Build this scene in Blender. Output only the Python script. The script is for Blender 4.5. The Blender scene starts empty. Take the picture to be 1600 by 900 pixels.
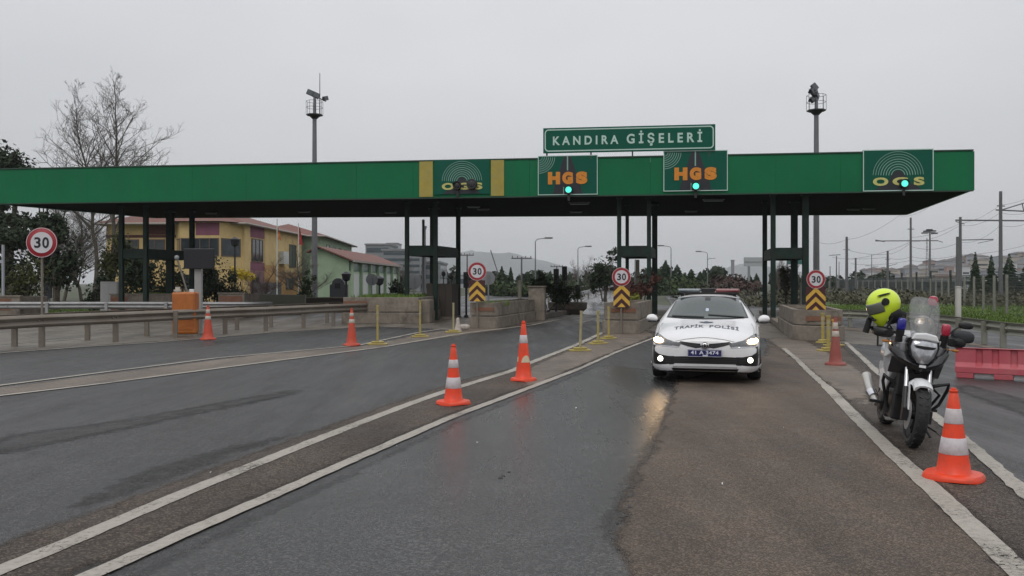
import bpy, bmesh, math, random
from mathutils import Vector, Matrix, noise
from mathutils.bvhtree import BVHTree
from mathutils.geometry import delaunay_2d_cdt
R = math.radians
scene = bpy.context.scene
COL = scene.collection

# ---------------------------------------------------------------- camera, sky, sun, exposure
F, HY, CH = 1350.0, 443.0, 1.6        # focal length and horizon of the photograph, eye height
cam_d = bpy.data.cameras.new('camera'); cam = bpy.data.objects.new('camera', cam_d); COL.objects.link(cam)
cam_d.sensor_width = 36; cam_d.lens = F/1600*36; cam_d.shift_y = -(450-HY)/1600
cam_d.clip_start = .1; cam_d.clip_end = 9000
cam.location = (0, 0, CH); cam.rotation_euler = (R(90), 0, 0)
scene.camera = cam
world = bpy.data.worlds.new('World'); scene.world = world; world.use_nodes = True
wn, wl = world.node_tree.nodes, world.node_tree.links
wn.clear()
SUN_EL, SUN_ROT = R(52), R(200)
sky = wn.new('ShaderNodeTexSky'); sky.sky_type = 'NISHITA'; sky.sun_disc = False
sky.sun_elevation = SUN_EL; sky.sun_rotation = SUN_ROT; sky.air_density = 1; sky.dust_density = 3
skb = wn.new('ShaderNodeMix'); skb.data_type = 'RGBA'; skb.inputs[0].default_value = .93
tc = wn.new('ShaderNodeTexCoord'); mp = wn.new('ShaderNodeMapping'); mp.inputs['Scale'].default_value = (1, 1, 2.6)
nz = wn.new('ShaderNodeTexNoise'); nz.inputs['Scale'].default_value = 1.3; nz.inputs['Detail'].default_value = 5; nz.inputs['Roughness'].default_value = .5
cr = wn.new('ShaderNodeValToRGB')
cr.color_ramp.elements[0].position = .25; cr.color_ramp.elements[0].color = (6.4, 6.5, 6.8, 1)
cr.color_ramp.elements[1].position = .75; cr.color_ramp.elements[1].color = (8.1, 8.15, 8.35, 1)
sep = wn.new('ShaderNodeSeparateXYZ')
up = wn.new('ShaderNodeMapRange'); up.inputs[1].default_value = 0; up.inputs[2].default_value = 1; up.inputs[3].default_value = .92; up.inputs[4].default_value = 2.1
mul = wn.new('ShaderNodeMix'); mul.data_type = 'RGBA'; mul.blend_type = 'MULTIPLY'; mul.inputs[0].default_value = 1
bg = wn.new('ShaderNodeBackground'); bg.inputs['Strength'].default_value = .08
wo = wn.new('ShaderNodeOutputWorld')
wl.new(tc.outputs['Generated'], mp.inputs[0]); wl.new(mp.outputs[0], nz.inputs['Vector']); wl.new(nz.outputs[0], cr.inputs[0])
wl.new(tc.outputs['Generated'], sep.inputs[0]); wl.new(sep.outputs[2], up.inputs[0])
wl.new(cr.outputs[0], mul.inputs[6]); wl.new(up.outputs[0], mul.inputs[7])
wl.new(sky.outputs[0], skb.inputs[6]); wl.new(mul.outputs[2], skb.inputs[7]); wl.new(skb.outputs[2], bg.inputs[0]); wl.new(bg.outputs[0], wo.inputs[0])
sun_d = bpy.data.lights.new('sun', 'SUN'); sun_d.energy = .7; sun_d.angle = R(30); sun_d.color = (1, .96, .9)
sun = bpy.data.objects.new('sun', sun_d); COL.objects.link(sun)
sun.rotation_euler = (R(90)-SUN_EL, 0, R(180)-SUN_ROT+R(180)); sun.location = (0, -10, 40)
sun.rotation_euler = Vector((math.sin(SUN_ROT)*math.cos(SUN_EL), math.cos(SUN_ROT)*math.cos(SUN_EL), math.sin(SUN_EL))).to_track_quat('Z', 'Y').to_euler()
vs = scene.view_settings; vs.view_transform = 'Standard'; vs.look = 'None'; vs.gamma = 1; vs.use_curve_mapping = False; vs.exposure = 0
scene.cycles.volume_bounces = 1; scene.cycles.max_bounces = 8; scene.cycles.transparent_max_bounces = 16
scene.cycles.use_denoising = True

def G(px, py, z=0):                    # a point of the ground (or of height z) seen at this place of the photograph
    Y = F*(CH-z)/(py-HY); return Vector(((px-800)*Y/F, Y, z))
def P(px, py, Y):                      # a point at distance Y
    return Vector(((px-800)*Y/F, Y, CH-(py-HY)*Y/F))
def lin(c):
    return tuple((v/255/12.92 if v <= 10 else ((v/255+.055)/1.055)**2.4) for v in c)

# ---------------------------------------------------------------- materials
MATS = {}
def mat(name, col, rough=.6, metal=0, var=.15, scale=4, bump=0, bscale=60, emit=None, coat=0, spec=.5, dirt=None, dscale=2, damt=.5, trans=0, alpha=1, rvar=0):
    if name in MATS: return MATS[name]
    m = bpy.data.materials.new(name); m.use_nodes = True
    n, l = m.node_tree.nodes, m.node_tree.links
    b = n['Principled BSDF']; b.inputs['Roughness'].default_value = rough; b.inputs['Metallic'].default_value = metal
    b.inputs['Specular IOR Level'].default_value = spec; b.inputs['Coat Weight'].default_value = coat; b.inputs['Coat Roughness'].default_value = .08
    b.inputs['Transmission Weight'].default_value = trans; b.inputs['Alpha'].default_value = alpha
    t = n.new('ShaderNodeTexCoord')
    z = n.new('ShaderNodeTexNoise'); z.inputs['Scale'].default_value = scale; z.inputs['Detail'].default_value = 6; z.inputs['Roughness'].default_value = .6
    l.new(t.outputs['Object'], z.inputs['Vector'])
    r = n.new('ShaderNodeValToRGB'); r.color_ramp.elements[0].position = .3; r.color_ramp.elements[1].position = .7
    r.color_ramp.elements[0].color = (*[c*(1-var) for c in col], 1); r.color_ramp.elements[1].color = (*[min(1, c*(1+var)) for c in col], 1)
    l.new(z.outputs[0], r.inputs[0]); out = r.outputs[0]
    if dirt:
        z2 = n.new('ShaderNodeTexNoise'); z2.inputs['Scale'].default_value = dscale; z2.inputs['Detail'].default_value = 8; z2.inputs['Roughness'].default_value = .7
        l.new(t.outputs['Object'], z2.inputs['Vector'])
        r2 = n.new('ShaderNodeValToRGB'); r2.color_ramp.elements[0].position = .45; r2.color_ramp.elements[1].position = .68
        r2.color_ramp.elements[0].color = (0, 0, 0, 1); r2.color_ramp.elements[1].color = (damt, damt, damt, 1)
        mx = n.new('ShaderNodeMix'); mx.data_type = 'RGBA'; mx.inputs[7].default_value = (*dirt, 1)
        l.new(z2.outputs[0], r2.inputs[0]); l.new(r2.outputs[0], mx.inputs[0]); l.new(out, mx.inputs[6]); out = mx.outputs[2]
    l.new(out, b.inputs['Base Color'])
    if rvar:
        mr = n.new('ShaderNodeMapRange'); mr.inputs[1].default_value = .3; mr.inputs[2].default_value = .7
        mr.inputs[3].default_value = max(.02, rough-rvar); mr.inputs[4].default_value = min(1, rough+rvar)
        l.new(z.outputs[0], mr.inputs[0]); l.new(mr.outputs[0], b.inputs['Roughness'])
    if bump:
        z3 = n.new('ShaderNodeTexNoise'); z3.inputs['Scale'].default_value = bscale; z3.inputs['Detail'].default_value = 5
        l.new(t.outputs['Object'], z3.inputs['Vector'])
        bp = n.new('ShaderNodeBump'); bp.inputs['Strength'].default_value = bump; bp.inputs['Distance'].default_value = .02
        l.new(z3.outputs[0], bp.inputs['Height']); l.new(bp.outputs[0], b.inputs['Normal'])
    if emit:
        b.inputs['Emission Color'].default_value = (*emit[0], 1); b.inputs['Emission Strength'].default_value = emit[1]
    MATS[name] = m; return m

# ---------------------------------------------------------------- object helpers
def tag(o, label=None, cat=None, group=None, kind=None):
    if label: o['label'] = label
    if cat: o['category'] = cat
    if group: o['group'] = group
    if kind: o['kind'] = kind
    return o
def thing(name, label, cat, loc=(0, 0, 0), rz=0, group=None, rx=0):
    o = bpy.data.objects.new(name, None); COL.objects.link(o); o.empty_display_size = .2
    o.location = loc; o.rotation_euler = (rx, 0, rz)
    return tag(o, label, cat, group)
def wmat(o):
    m = o.matrix_basis.copy()
    return wmat(o.parent) @ m if o.parent else m
class MB:
    """collects shapes and links them as one mesh object"""
    def __init__(s): s.v = []; s.f = []; s.mi = []
    def add(s, vs, fs, mi=0):
        k = len(s.v); s.v += [Vector(v) for v in vs]; s.f += [tuple(i+k for i in f) for f in fs]; s.mi += [mi]*len(fs); return s
    def box(s, a, b, mi=0, rz=0, c=None):
        x0, y0, z0 = a; x1, y1, z1 = b
        vs = [Vector(p) for p in ((x0,y0,z0),(x1,y0,z0),(x1,y1,z0),(x0,y1,z0),(x0,y0,z1),(x1,y0,z1),(x1,y1,z1),(x0,y1,z1))]
        if rz:
            c = Vector(c) if c else sum(vs, Vector())/8; M = Matrix.Rotation(rz, 3, 'Z'); vs = [M@(v-c)+c for v in vs]
        return s.add(vs, [(0,3,2,1),(4,5,6,7),(0,1,5,4),(1,2,6,5),(2,3,7,6),(3,0,4,7)], mi)
    def cyl(s, p0, p1, r0, r1=None, n=10, mi=0, cap=True):
        return s.tube([p0, p1], [r0, r0 if r1 is None else r1], n, mi, cap)
    def tube(s, pts, r, n=8, mi=0, cap=True, closed=False):
        pts = [Vector(p) for p in pts]; rr = r if isinstance(r, (list, tuple)) else [r]*len(pts)
        vs = []; fs = []; up = None; N = len(pts)
        for i, p in enumerate(pts):
            a = pts[i-1] if (i > 0 or closed) else p; b = pts[(i+1) % N] if (i < N-1 or closed) else p
            t = (b-a).normalized() if (b-a).length > 1e-9 else Vector((0, 0, 1))
            if up is None: up = Vector((0, 0, 1)) if abs(t.z) < .9 else Vector((1, 0, 0))
            u = t.cross(up)
            if u.length < 1e-6: u = t.orthogonal()
            u.normalize(); w = t.cross(u).normalized(); up = -w if False else u.cross(t)
            for k in range(n):
                an = 2*math.pi*k/n; vs.append(p+(u*math.cos(an)+w*math.sin(an))*rr[i])
        M = N if closed else N-1
        for i in range(M):
            for k in range(n):
                a = i*n+k; b = i*n+(k+1) % n; j = (i+1) % N
                fs.append((a, b, j*n+(k+1) % n, j*n+k))
        if cap and not closed: fs += [tuple(range(n))[::-1], tuple((N-1)*n+k for k in range(n))]
        return s.add(vs, fs, mi)
    def lathe(s, prof, c=(0, 0, 0), axis='Z', n=24, mi=0, closed=False):
        c = Vector(c); vs = []; fs = []
        for (r, h) in prof:
            for k in range(n):
                a = 2*math.pi*k/n; x, y = r*math.cos(a), r*math.sin(a)
                vs.append(c+Vector({'Z': (x, y, h), 'Y': (x, h, y), 'X': (h, x, y)}[axis]))
        m = len(prof)
        for i in range(m if closed else m-1):
            for k in range(n):
                j = (i+1) % m
                fs.append((i*n+k, i*n+(k+1) % n, j*n+(k+1) % n, j*n+k))
        if not closed: fs += [tuple(range(n)), tuple((m-1)*n+k for k in range(n))]
        return s.add(vs, fs, mi)
    def prism(s, poly, z0, z1, mi=0, plane='XY'):
        """extrude a flat polygon; plane XY along z, XZ along y, YZ along x"""
        n = len(poly); vs = []
        for z in (z0, z1):
            for a, b in poly: vs.append({'XY': (a, b, z), 'XZ': (a, z, b), 'YZ': (z, a, b)}[plane])
        return s.add(vs, [tuple(range(n))[::-1], tuple(range(n, 2*n))]+[(i, (i+1) % n, n+(i+1) % n, n+i) for i in range(n)], mi)
    def blob(s, c, r, e=1.0, n=16, m=10, mi=0, M=None):
        """superellipsoid: e<1 boxier"""
        c = Vector(c); vs = []; fs = []
        pw = lambda v: math.copysign(abs(v)**e, v)
        for i in range(m+1):
            th = math.pi*i/m-math.pi/2
            for k in range(n):
                ph = 2*math.pi*k/n
                q = Vector((r[0]*pw(math.cos(th))*pw(math.cos(ph)), r[1]*pw(math.cos(th))*pw(math.sin(ph)), r[2]*pw(math.sin(th))))
                vs.append(c+(M@q if M else q))
        for i in range(m):
            for k in range(n): fs.append((i*n+k, i*n+(k+1) % n, (i+1)*n+(k+1) % n, (i+1)*n+k))
        return s.add(vs, fs, mi)
    def loft(s, rings, cap=True, mi=0, closed=True):
        n = len(rings[0]); vs = [Vector(p) for r in rings for p in r]; fs = []
        for i in range(len(rings)-1):
            for k in range(n if closed else n-1): fs.append((i*n+k, i*n+(k+1) % n, (i+1)*n+(k+1) % n, (i+1)*n+k))
        if cap and closed: fs += [tuple(range(n))[::-1], tuple((len(rings)-1)*n+k for k in range(n))]
        return s.add(vs, fs, mi)
    def xf(s, M): s.v = [M@v for v in s.v]; return s
    def build(s, name, m, parent=None, world=False, smooth=None, bevel=0, sub=0, solid=0, autofix=True):
        me = bpy.data.meshes.new(name); vs = s.v
        if world and parent: Mi = wmat(parent).inverted(); vs = [Mi@v for v in vs]
        me.from_pydata([tuple(v) for v in vs], [], s.f)
        for mm in (m if isinstance(m, (list, tuple)) else [m]): me.materials.append(mm)
        for p, i in zip(me.polygons, s.mi): p.material_index = i
        if autofix:
            bm = bmesh.new(); bm.from_mesh(me); bmesh.ops.remove_doubles(bm, verts=bm.verts, dist=1e-5); bmesh.ops.recalc_face_normals(bm, faces=bm.faces); bm.to_mesh(me); bm.free()
        if smooth is not None:
            for p in me.polygons: p.use_smooth = True
            if smooth < 180: me.set_sharp_from_angle(angle=R(smooth))
        me.update()
        o = bpy.data.objects.new(name, me); COL.objects.link(o)
        if parent: o.parent = parent
        if bevel:
            b = o.modifiers.new('bevel', 'BEVEL'); b.width = bevel; b.segments = 2; b.limit_method = 'ANGLE'
        if sub:
            q = o.modifiers.new('sub', 'SUBSURF'); q.levels = sub; q.render_levels = sub
        if solid:
            q = o.modifiers.new('solid', 'SOLIDIFY'); q.thickness = solid; q.offset = 0
        return o
def bake(o):
    dg = bpy.context.evaluated_depsgraph_get(); me = bpy.data.meshes.new_from_object(o.evaluated_get(dg)); o.modifiers.clear(); o.data = me; return o
def children(o): return [c for c in bpy.data.objects if c.parent == o]
def copy_tree(o, parent=None):
    c = o.copy(); COL.objects.link(c); c.parent = parent
    for ch in children(o): copy_tree(ch, c)
    return c
_TXT = {}
def text_mb(body, size=1.0, offset=0, space=1.0, sx=1.0, extrude=.003, align='CENTER'):
    """letters as flat shapes in the x-z plane facing -y, centred on the origin"""
    cu = bpy.data.curves.new('t', 'FONT'); cu.body = body; cu.size = size; cu.offset = offset; cu.space_character = space
    cu.align_x = align; cu.align_y = 'CENTER'; cu.extrude = extrude; cu.resolution_u = 6
    o = bpy.data.objects.new('t', cu); COL.objects.link(o); bpy.context.view_layer.update()
    me = bpy.data.meshes.new_from_object(o.evaluated_get(bpy.context.evaluated_depsgraph_get()))
    mb = MB(); mb.add([(v.co.x*sx, -v.co.z, v.co.y) for v in me.vertices], [tuple(p.vertices) for p in me.polygons])
    bpy.data.objects.remove(o); bpy.data.curves.remove(cu); bpy.data.meshes.remove(me)
    ys = [v.z for v in mb.v]; xs = [v.x for v in mb.v]
    cz, cx = (max(ys)+min(ys))/2, (max(xs)+min(xs))/2
    mb.v = [v-Vector((cx, 0, cz)) for v in mb.v]; return mb
def arc_band(mb, cx, cz, r0, r1, a0, a1, y0, y1, n=28, mi=0):
    poly = [(cx+r1*math.cos(a0+(a1-a0)*i/n), cz+r1*math.sin(a0+(a1-a0)*i/n)) for i in range(n+1)]
    inn = [(cx+r0*math.cos(a0+(a1-a0)*i/n), cz+r0*math.sin(a0+(a1-a0)*i/n)) for i in range(n+1)]
    for i in range(n): mb.prism([poly[i], poly[i+1], inn[i+1], inn[i]], y0, y1, mi, 'XZ')
def structure(o): o['kind'] = 'structure'; return o
def shift(mb, v): v = Vector(v); mb.v = [q+v for q in mb.v]; return mb

# common materials
M_white = mat('white_paint', (.72, .72, .72), .45, var=.05, scale=3)
M_black = mat('black_plastic', (.015, .015, .017), .5, var=.2)
M_dgreen = mat('dark_green_paint', (.010, .026, .020), .6, spec=.25, var=.3, scale=3, dirt=(.03, .027, .02), damt=.5)
M_steel = mat('galvanised_steel', (.32, .32, .32), .5, .6, var=.12, scale=6)
M_gal = mat('weathered_galvanised', (.20, .175, .145), .66, .15, var=.15, scale=3, dirt=(.11, .08, .055), dscale=1.5, damt=.6)
M_conc = mat('concrete', (.215, .185, .15), .85, var=.28, scale=3.5, bump=.5, bscale=18, dirt=(.07, .058, .047), dscale=1.6, damt=.85)
M_rubber = mat('rubber', (.018, .018, .019), .75, var=.25, scale=20)
M_chrome = mat('chrome', (.6, .6, .62), .15, 1, var=.05)
M_silver = mat('silver_paint', (.42, .43, .45), .3, .7, var=.05)
# ================================================================ SETTING: ground, roads, markings
def gmat(name, base, agg, rough=.5, rvar=.15, bump=.35, wet=None, aggscale=90, patch=.35, spec=.5, streak=None, soft=False):
    """asphalt or concrete: fine aggregate, broad patches, damp areas"""
    m = bpy.data.materials.new(name); m.use_nodes = True; n, l = m.node_tree.nodes, m.node_tree.links
    b = n['Principled BSDF']; t = n.new('ShaderNodeTexCoord'); b.inputs['Specular IOR Level'].default_value = spec
    def nz_(sc, det=6, ro=.6, vec=None):
        z = n.new('ShaderNodeTexNoise'); z.inputs['Scale'].default_value = sc; z.inputs['Detail'].default_value = det; z.inputs['Roughness'].default_value = ro
        l.new(vec or t.outputs['Object'], z.inputs['Vector']); return z.outputs[0]
    mpg = n.new('ShaderNodeMapping'); mpg.inputs['Rotation'].default_value = (0, 0, R(13.7)); mpg.inputs['Scale'].default_value = (1, .12, 1); l.new(t.outputs['Object'], mpg.inputs[0])
    v = n.new('ShaderNodeTexVoronoi'); v.inputs['Scale'].default_value = aggscale; l.new(t.outputs['Object'], v.inputs['Vector'])
    def rgb(a, b_, fac, lo=.3, hi=.7):
        r = n.new('ShaderNodeValToRGB'); r.color_ramp.elements[0].position = lo; r.color_ramp.elements[1].position = hi
        r.color_ramp.elements[0].color = (*a, 1); r.color_ramp.elements[1].color = (*b_, 1); l.new(fac, r.inputs[0]); return r.outputs[0]
    def mix(f, a, b_, mode='MIX'):
        x = n.new('ShaderNodeMix'); x.data_type = 'RGBA'; x.blend_type = mode
        for s, q in ((0, f), (6, a), (7, b_)):
            if isinstance(q, (int, float)): x.inputs[s].default_value = q
            elif isinstance(q, tuple): x.inputs[s].default_value = (*q, 1)
            else: l.new(q, x.inputs[s])
        return x.outputs[2]
    sp = n.new('ShaderNodeSeparateColor'); l.new(v.outputs['Color'], sp.inputs[0])
    f = rgb((0, 0, 0), (1, 1, 1), sp.outputs[0], .45, .95)
    col = mix(f, base, agg)
    broad = nz_(.35, 5); col = mix(1, col, rgb((1-patch,)*3, (1+patch*.7,)*3, broad), 'MULTIPLY')
    mid = nz_(2.3, 7, .7); col = mix(1, col, rgb((.78,)*3, (1.2,)*3, mid), 'MULTIPLY')
    st = nz_(1.6, 5, .6, mpg.outputs[0])                                   # tracks along the lanes
    col = mix(1, col, rgb((.72,)*3, (1.2,)*3, st), 'MULTIPLY')
    if streak: col = mix(rgb((0, 0, 0), (.75,)*3, nz_(.8, 8, .75), .5, .62), col, streak)
    l.new(col, b.inputs['Base Color'])
    rr = n.new('ShaderNodeMapRange'); rr.inputs[1].default_value = .35; rr.inputs[2].default_value = .65
    rr.inputs[3].default_value = max(.05, rough-rvar); rr.inputs[4].default_value = rough+rvar; l.new(st if wet else mid, rr.inputs[0]); l.new(rr.outputs[0], b.inputs['Roughness'])
    bp = n.new('ShaderNodeBump'); bp.inputs['Strength'].default_value = bump; bp.inputs['Distance'].default_value = .006
    hsum = n.new('ShaderNodeMath'); hsum.operation = 'ADD'; l.new(v.outputs['Distance'], hsum.inputs[0]); l.new(nz_(140, 3), hsum.inputs[1])
    l.new(hsum.outputs[0], bp.inputs['Height']); l.new(bp.outputs[0], b.inputs['Normal'])
    if soft:                                                               # wear that thins out towards its edge
        at = n.new('ShaderNodeAttribute'); at.attribute_name = 'fade'; ad = n.new('ShaderNodeMath'); ad.operation = 'MULTIPLY_ADD'; ad.inputs[1].default_value = .9
        l.new(nz_(5, 8, .75), ad.inputs[0]); l.new(at.outputs['Fac'], ad.inputs[2])
        ar = n.new('ShaderNodeMapRange'); ar.inputs[1].default_value = .62; ar.inputs[2].default_value = 1.05; l.new(ad.outputs[0], ar.inputs[0]); l.new(ar.outputs[0], b.inputs['Alpha'])
    return m
M_asph = gmat('damp_asphalt', (.024, .0235, .024), (.080, .079, .078), .46, .15, .55, wet=True, spec=.34, aggscale=75, patch=.3)
M_wet = gmat('wet_asphalt', (.022, .0215, .022), (.078, .077, .076), .28, .08, .30, wet=True, spec=.36, soft=True, aggscale=75)
M_asph2 = gmat('worn_asphalt', (.070, .053, .041), (.165, .128, .100), .66, .12, .4, aggscale=95, spec=.25, soft=True, patch=.22)
M_brown = gmat('rough_asphalt', (.044, .034, .027), (.13, .105, .084), .66, .12, .5, aggscale=80, spec=.22, soft=True)
M_tan = gmat('dusty_concrete', (.125, .098, .075), (.20, .16, .125), .6, .15, .3, aggscale=60, streak=(.085, .07, .058), soft=True)
M_apron = gmat('pale_concrete', (.125, .108, .088), (.185, .162, .135), .5, .18, .3, wet=True, aggscale=50, streak=(.08, .07, .06), soft=True)
def line_mat():
    m = bpy.data.materials.new('road_paint'); m.use_nodes = True; n, l = m.node_tree.nodes, m.node_tree.links
    b = n['Principled BSDF']; b.inputs['Roughness'].default_value = .6
    t = n.new('ShaderNodeTexCoord'); z = n.new('ShaderNodeTexNoise'); z.inputs['Scale'].default_value = 22; z.inputs['Detail'].default_value = 8; z.inputs['Roughness'].default_value = .75
    z2 = n.new('ShaderNodeTexNoise'); z2.inputs['Scale'].default_value = 1.1; z2.inputs['Detail'].default_value = 5
    l.new(t.outputs['Object'], z.inputs[0]); l.new(t.outputs['Object'], z2.inputs[0])
    a = n.new('ShaderNodeMath'); a.operation = 'MULTIPLY_ADD'; a.inputs[1].default_value = .45; l.new(z2.outputs[0], a.inputs[0]); l.new(z.outputs[0], a.inputs[2])
    r = n.new('ShaderNodeValToRGB'); e = r.color_ramp.elements; e[0].position = .50; e[0].color = (.10, .088, .075, 1); e[1].position = .70; e[1].color = (.31, .285, .245, 1)
    e2 = r.color_ramp.elements.new(.95); e2.color = (.385, .355, .31, 1)
    l.new(a.outputs[0], r.inputs[0]); l.new(r.outputs[0], b.inputs['Base Color'])
    bp = n.new('ShaderNodeBump'); bp.inputs['Strength'].default_value = .3; bp.inputs['Distance'].default_value = .004; l.new(z.outputs[0], bp.inputs['Height']); l.new(bp.outputs[0], b.inputs['Normal'])
    z3 = n.new('ShaderNodeTexNoise'); z3.inputs['Scale'].default_value = 30; z3.inputs['Detail'].default_value = 9; z3.inputs['Roughness'].default_value = .8; l.new(t.outputs['Object'], z3.inputs[0])
    a3 = n.new('ShaderNodeMath'); a3.operation = 'MULTIPLY_ADD'; a3.inputs[1].default_value = .35; l.new(z2.outputs[0], a3.inputs[0]); l.new(z3.outputs[0], a3.inputs[2])
    m3 = n.new('ShaderNodeMapRange'); m3.inputs[1].default_value = .53; m3.inputs[2].default_value = .60; l.new(a3.outputs[0], m3.inputs[0]); l.new(m3.outputs[0], b.inputs['Alpha'])
    return m
M_line = line_mat()
M_soil = mat('far_ground', (.055, .06, .038), .95, var=.3, scale=.05, dirt=(.06, .08, .03), dscale=.02, damt=.8)
M_verge = mat('verge_grass', (.065, .105, .022), .95, var=.4, scale=.8, bump=.8, bscale=6, dirt=(.10, .09, .05), dscale=.5, damt=.6)

def sheet(name, poly, z, m, jit=0, step=.5, seed=1):
    """a flat ground sheet from ground points; jit roughens its edge"""
    pts = []; rnd = random.Random(seed); n = len(poly)
    for i in range(n):
        a, b = Vector(poly[i][:2]), Vector(poly[(i+1) % n][:2])
        k = max(1, int((b-a).length/step)) if jit else 1
        d = (b-a).normalized(); nn = Vector((-d.y, d.x))
        for j in range(k):
            p = a+(b-a)*j/k
            if jit: p = p+nn*(rnd.uniform(-1, 1)*jit+noise.noise(Vector((p.x*.7, p.y*.7, seed)))*jit*1.5)
            pts.append(p)
    r = delaunay_2d_cdt(pts, [(i, (i+1) % len(pts)) for i in range(len(pts))], [], 1, 1e-5)
    mb = MB(); mb.add([(v.x, v.y, z) for v in r[0]], [tuple(f) for f in r[2]])
    o = mb.build(name, m)
    for p in o.data.polygons:
        if p.normal.z < 0: p.flip()
    return structure(o)
def soft_sheet(name, poly, z, m, edge=.35, step=.3):
    pts = [Vector(p[:2]) for p in poly]; n = len(pts); segs = [(pts[i], pts[(i+1) % n]) for i in range(n)]; out = []
    for a, b in segs:
        k = max(1, int((b-a).length/step)); out += [a.lerp(b, j/k) for j in range(k)]
    m_ = len(out); xs = [p.x for p in pts]; ys = [p.y for p in pts]; y = min(ys)+step/2; r_ = 0
    while y < max(ys):
        st = step*max(1, y/16); x = min(xs)+st*(.25+.5*(r_ % 2)); r_ += 1
        while x < max(xs): out.append(Vector((x, y))); x += st
        y += st
    r = delaunay_2d_cdt(out, [(i, (i+1) % m_) for i in range(m_)], [], 1, 1e-5)
    vs = r[0]; fs = [tuple(f) for f in r[2]]; used = sorted({i for f in fs for i in f}); ix = {v: k for k, v in enumerate(used)}
    def dist(p): 
        d = 9
        for a, b in segs:
            ab = b-a; t = max(0, min(1, (p-a).dot(ab)/max(ab.length_squared, 1e-9))); d = min(d, (p-a-ab*t).length)
        return d
    mb = MB(); mb.add([(vs[i].x, vs[i].y, z) for i in used], [tuple(ix[i] for i in f) for f in fs]); o = mb.build(name, m, autofix=False)
    at = o.data.attributes.new('fade', 'FLOAT', 'POINT')
    for k, i in enumerate(used): at.data[k].value = min(1, dist(vs[i])/(edge*max(1, vs[i].y/14)))
    for p in o.data.polygons:
        if p.normal.z < 0: p.flip()
    return structure(o)
def gp(*pts): return [G(x, y) for x, y in pts]
# the ground to the horizon
mb = MB(); mb.add([(-3000, -40, -.02), (3000, -40, -.02), (3000, 4400, -.02), (-3000, 4400, -.02)], [(0, 1, 2, 3)])
structure(mb.build('ground', M_soil))
# the toll plaza: one great sheet of damp asphalt
road_poly = [(-60, -3), (9, -3), (14, 8), (16.4, 15), (17.2, 22.5), (17.9, 34), (19.5, 50), (24, 90), (38, 190), (33, 190), (11.5, 62), (9, 90), (12, 190), (24, 420), (8, 420), (-2, 190), (-8, 80), (-16, 62), (-60, 56)]
sheet('road', road_poly, 0, M_asph)
# lighter concrete where the lanes pass the toll islands and on the left lanes behind the guard rail
soft_sheet('concrete_apron', [G(-200, 556)]+gp((0, 551), (240, 535), (420, 521), (585, 511), (655, 514), (730, 520), (830, 508), (945, 495))+[Vector((5, 46, 0)), Vector((-8, 50, 0)), Vector((-40, 52, 0)), Vector((-55, 34, 0))], .002, M_apron, 0.35)
soft_sheet('concrete_apron', [Vector((3.2, 36, 0)), Vector((4.7, 27, 0)), Vector((5.4, 27.5, 0)), Vector((9.4, 22, 0)), Vector((11.6, 24, 0)), Vector((13, 34, 0)), Vector((15.5, 47, 0)), Vector((6, 47, 0))], .002, M_apron, 0.35)
# dusty strips between double lines
soft_sheet('median_strip', gp((-60, 612), (0, 605), (180, 582), (400, 554), (560, 541), (660, 520), (725, 512), (775, 512), (830, 506), (880, 503), (720, 525), (600, 543), (380, 572), (160, 600), (0, 619), (-60, 627)), .0065, M_tan, 0.2)
soft_sheet('rough_strip', gp((-150, 905), (0, 842), (210, 770), (420, 694), (610, 627), (720, 592), (800, 574), (905, 536), (925, 531), (1000, 536), (905, 577), (700, 655), (420, 780), (140, 900), (0, 962)), .0065, M_brown, 0.25)
soft_sheet('median_strip', gp((800, 590), (830, 570), (905, 538), (935, 522), (950, 518), (1015, 512), (1030, 525), (970, 549), (905, 575), (850, 600), (815, 608)), .0095, M_tan, 0.2)
# the worn right half of the car's lane
soft_sheet('worn_lane', gp((1050, 594), (1095, 586), (1190, 556), (1196, 528), (1215, 528), (1255, 568), (1300, 606), (1415, 716), (1610, 905), (1790, 1090), (1060, 1090), (1000, 960), (968, 895), (948, 850), (955, 800), (985, 735), (1008, 700), (1032, 650), (1046, 610)), .005, M_asph2, .13)
soft_sheet('wet_lane', gp((1075, 588), (1040, 580), (1000, 575), (930, 568), (880, 590), (700, 660), (430, 785), (180, 900), (0, 1000), (300, 1200), (1150, 1200), (1090, 960), (1058, 905), (1010, 868), (975, 835), (985, 800), (1015, 735), (1030, 700), (1050, 650), (1072, 610)), .0035, M_wet, .3)
# dusty gore between the two right hand lines
soft_sheet('gore_strip', gp((1196, 535), (1215, 528), (1262, 532), (1290, 532), (1322, 537), (1370, 580), (1500, 682), (1600, 768), (1750, 885), (1740, 1040), (1600, 905), (1420, 735), (1290, 606), (1245, 568)), .008, M_brown, 0.25)
soft_sheet('dusty_patch', gp((1190, 530), (1215, 526), (1265, 531), (1295, 548), (1345, 575), (1372, 598), (1368, 640), (1325, 632), (1290, 604), (1250, 572), (1215, 548)), .0095, M_tan, 0.2)
soft_sheet('verge_kerb', [Vector((15.8, 18, 0)), Vector((16.2, 18, 0))]+gp((1604, 549), (1545, 539), (1480, 527), (1395, 516), (1290, 509), (1225, 505), (1225, 509), (1290, 514), (1395, 523), (1480, 534), (1500, 538), (1604, 556)), .008, M_tan, 0.2)

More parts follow.
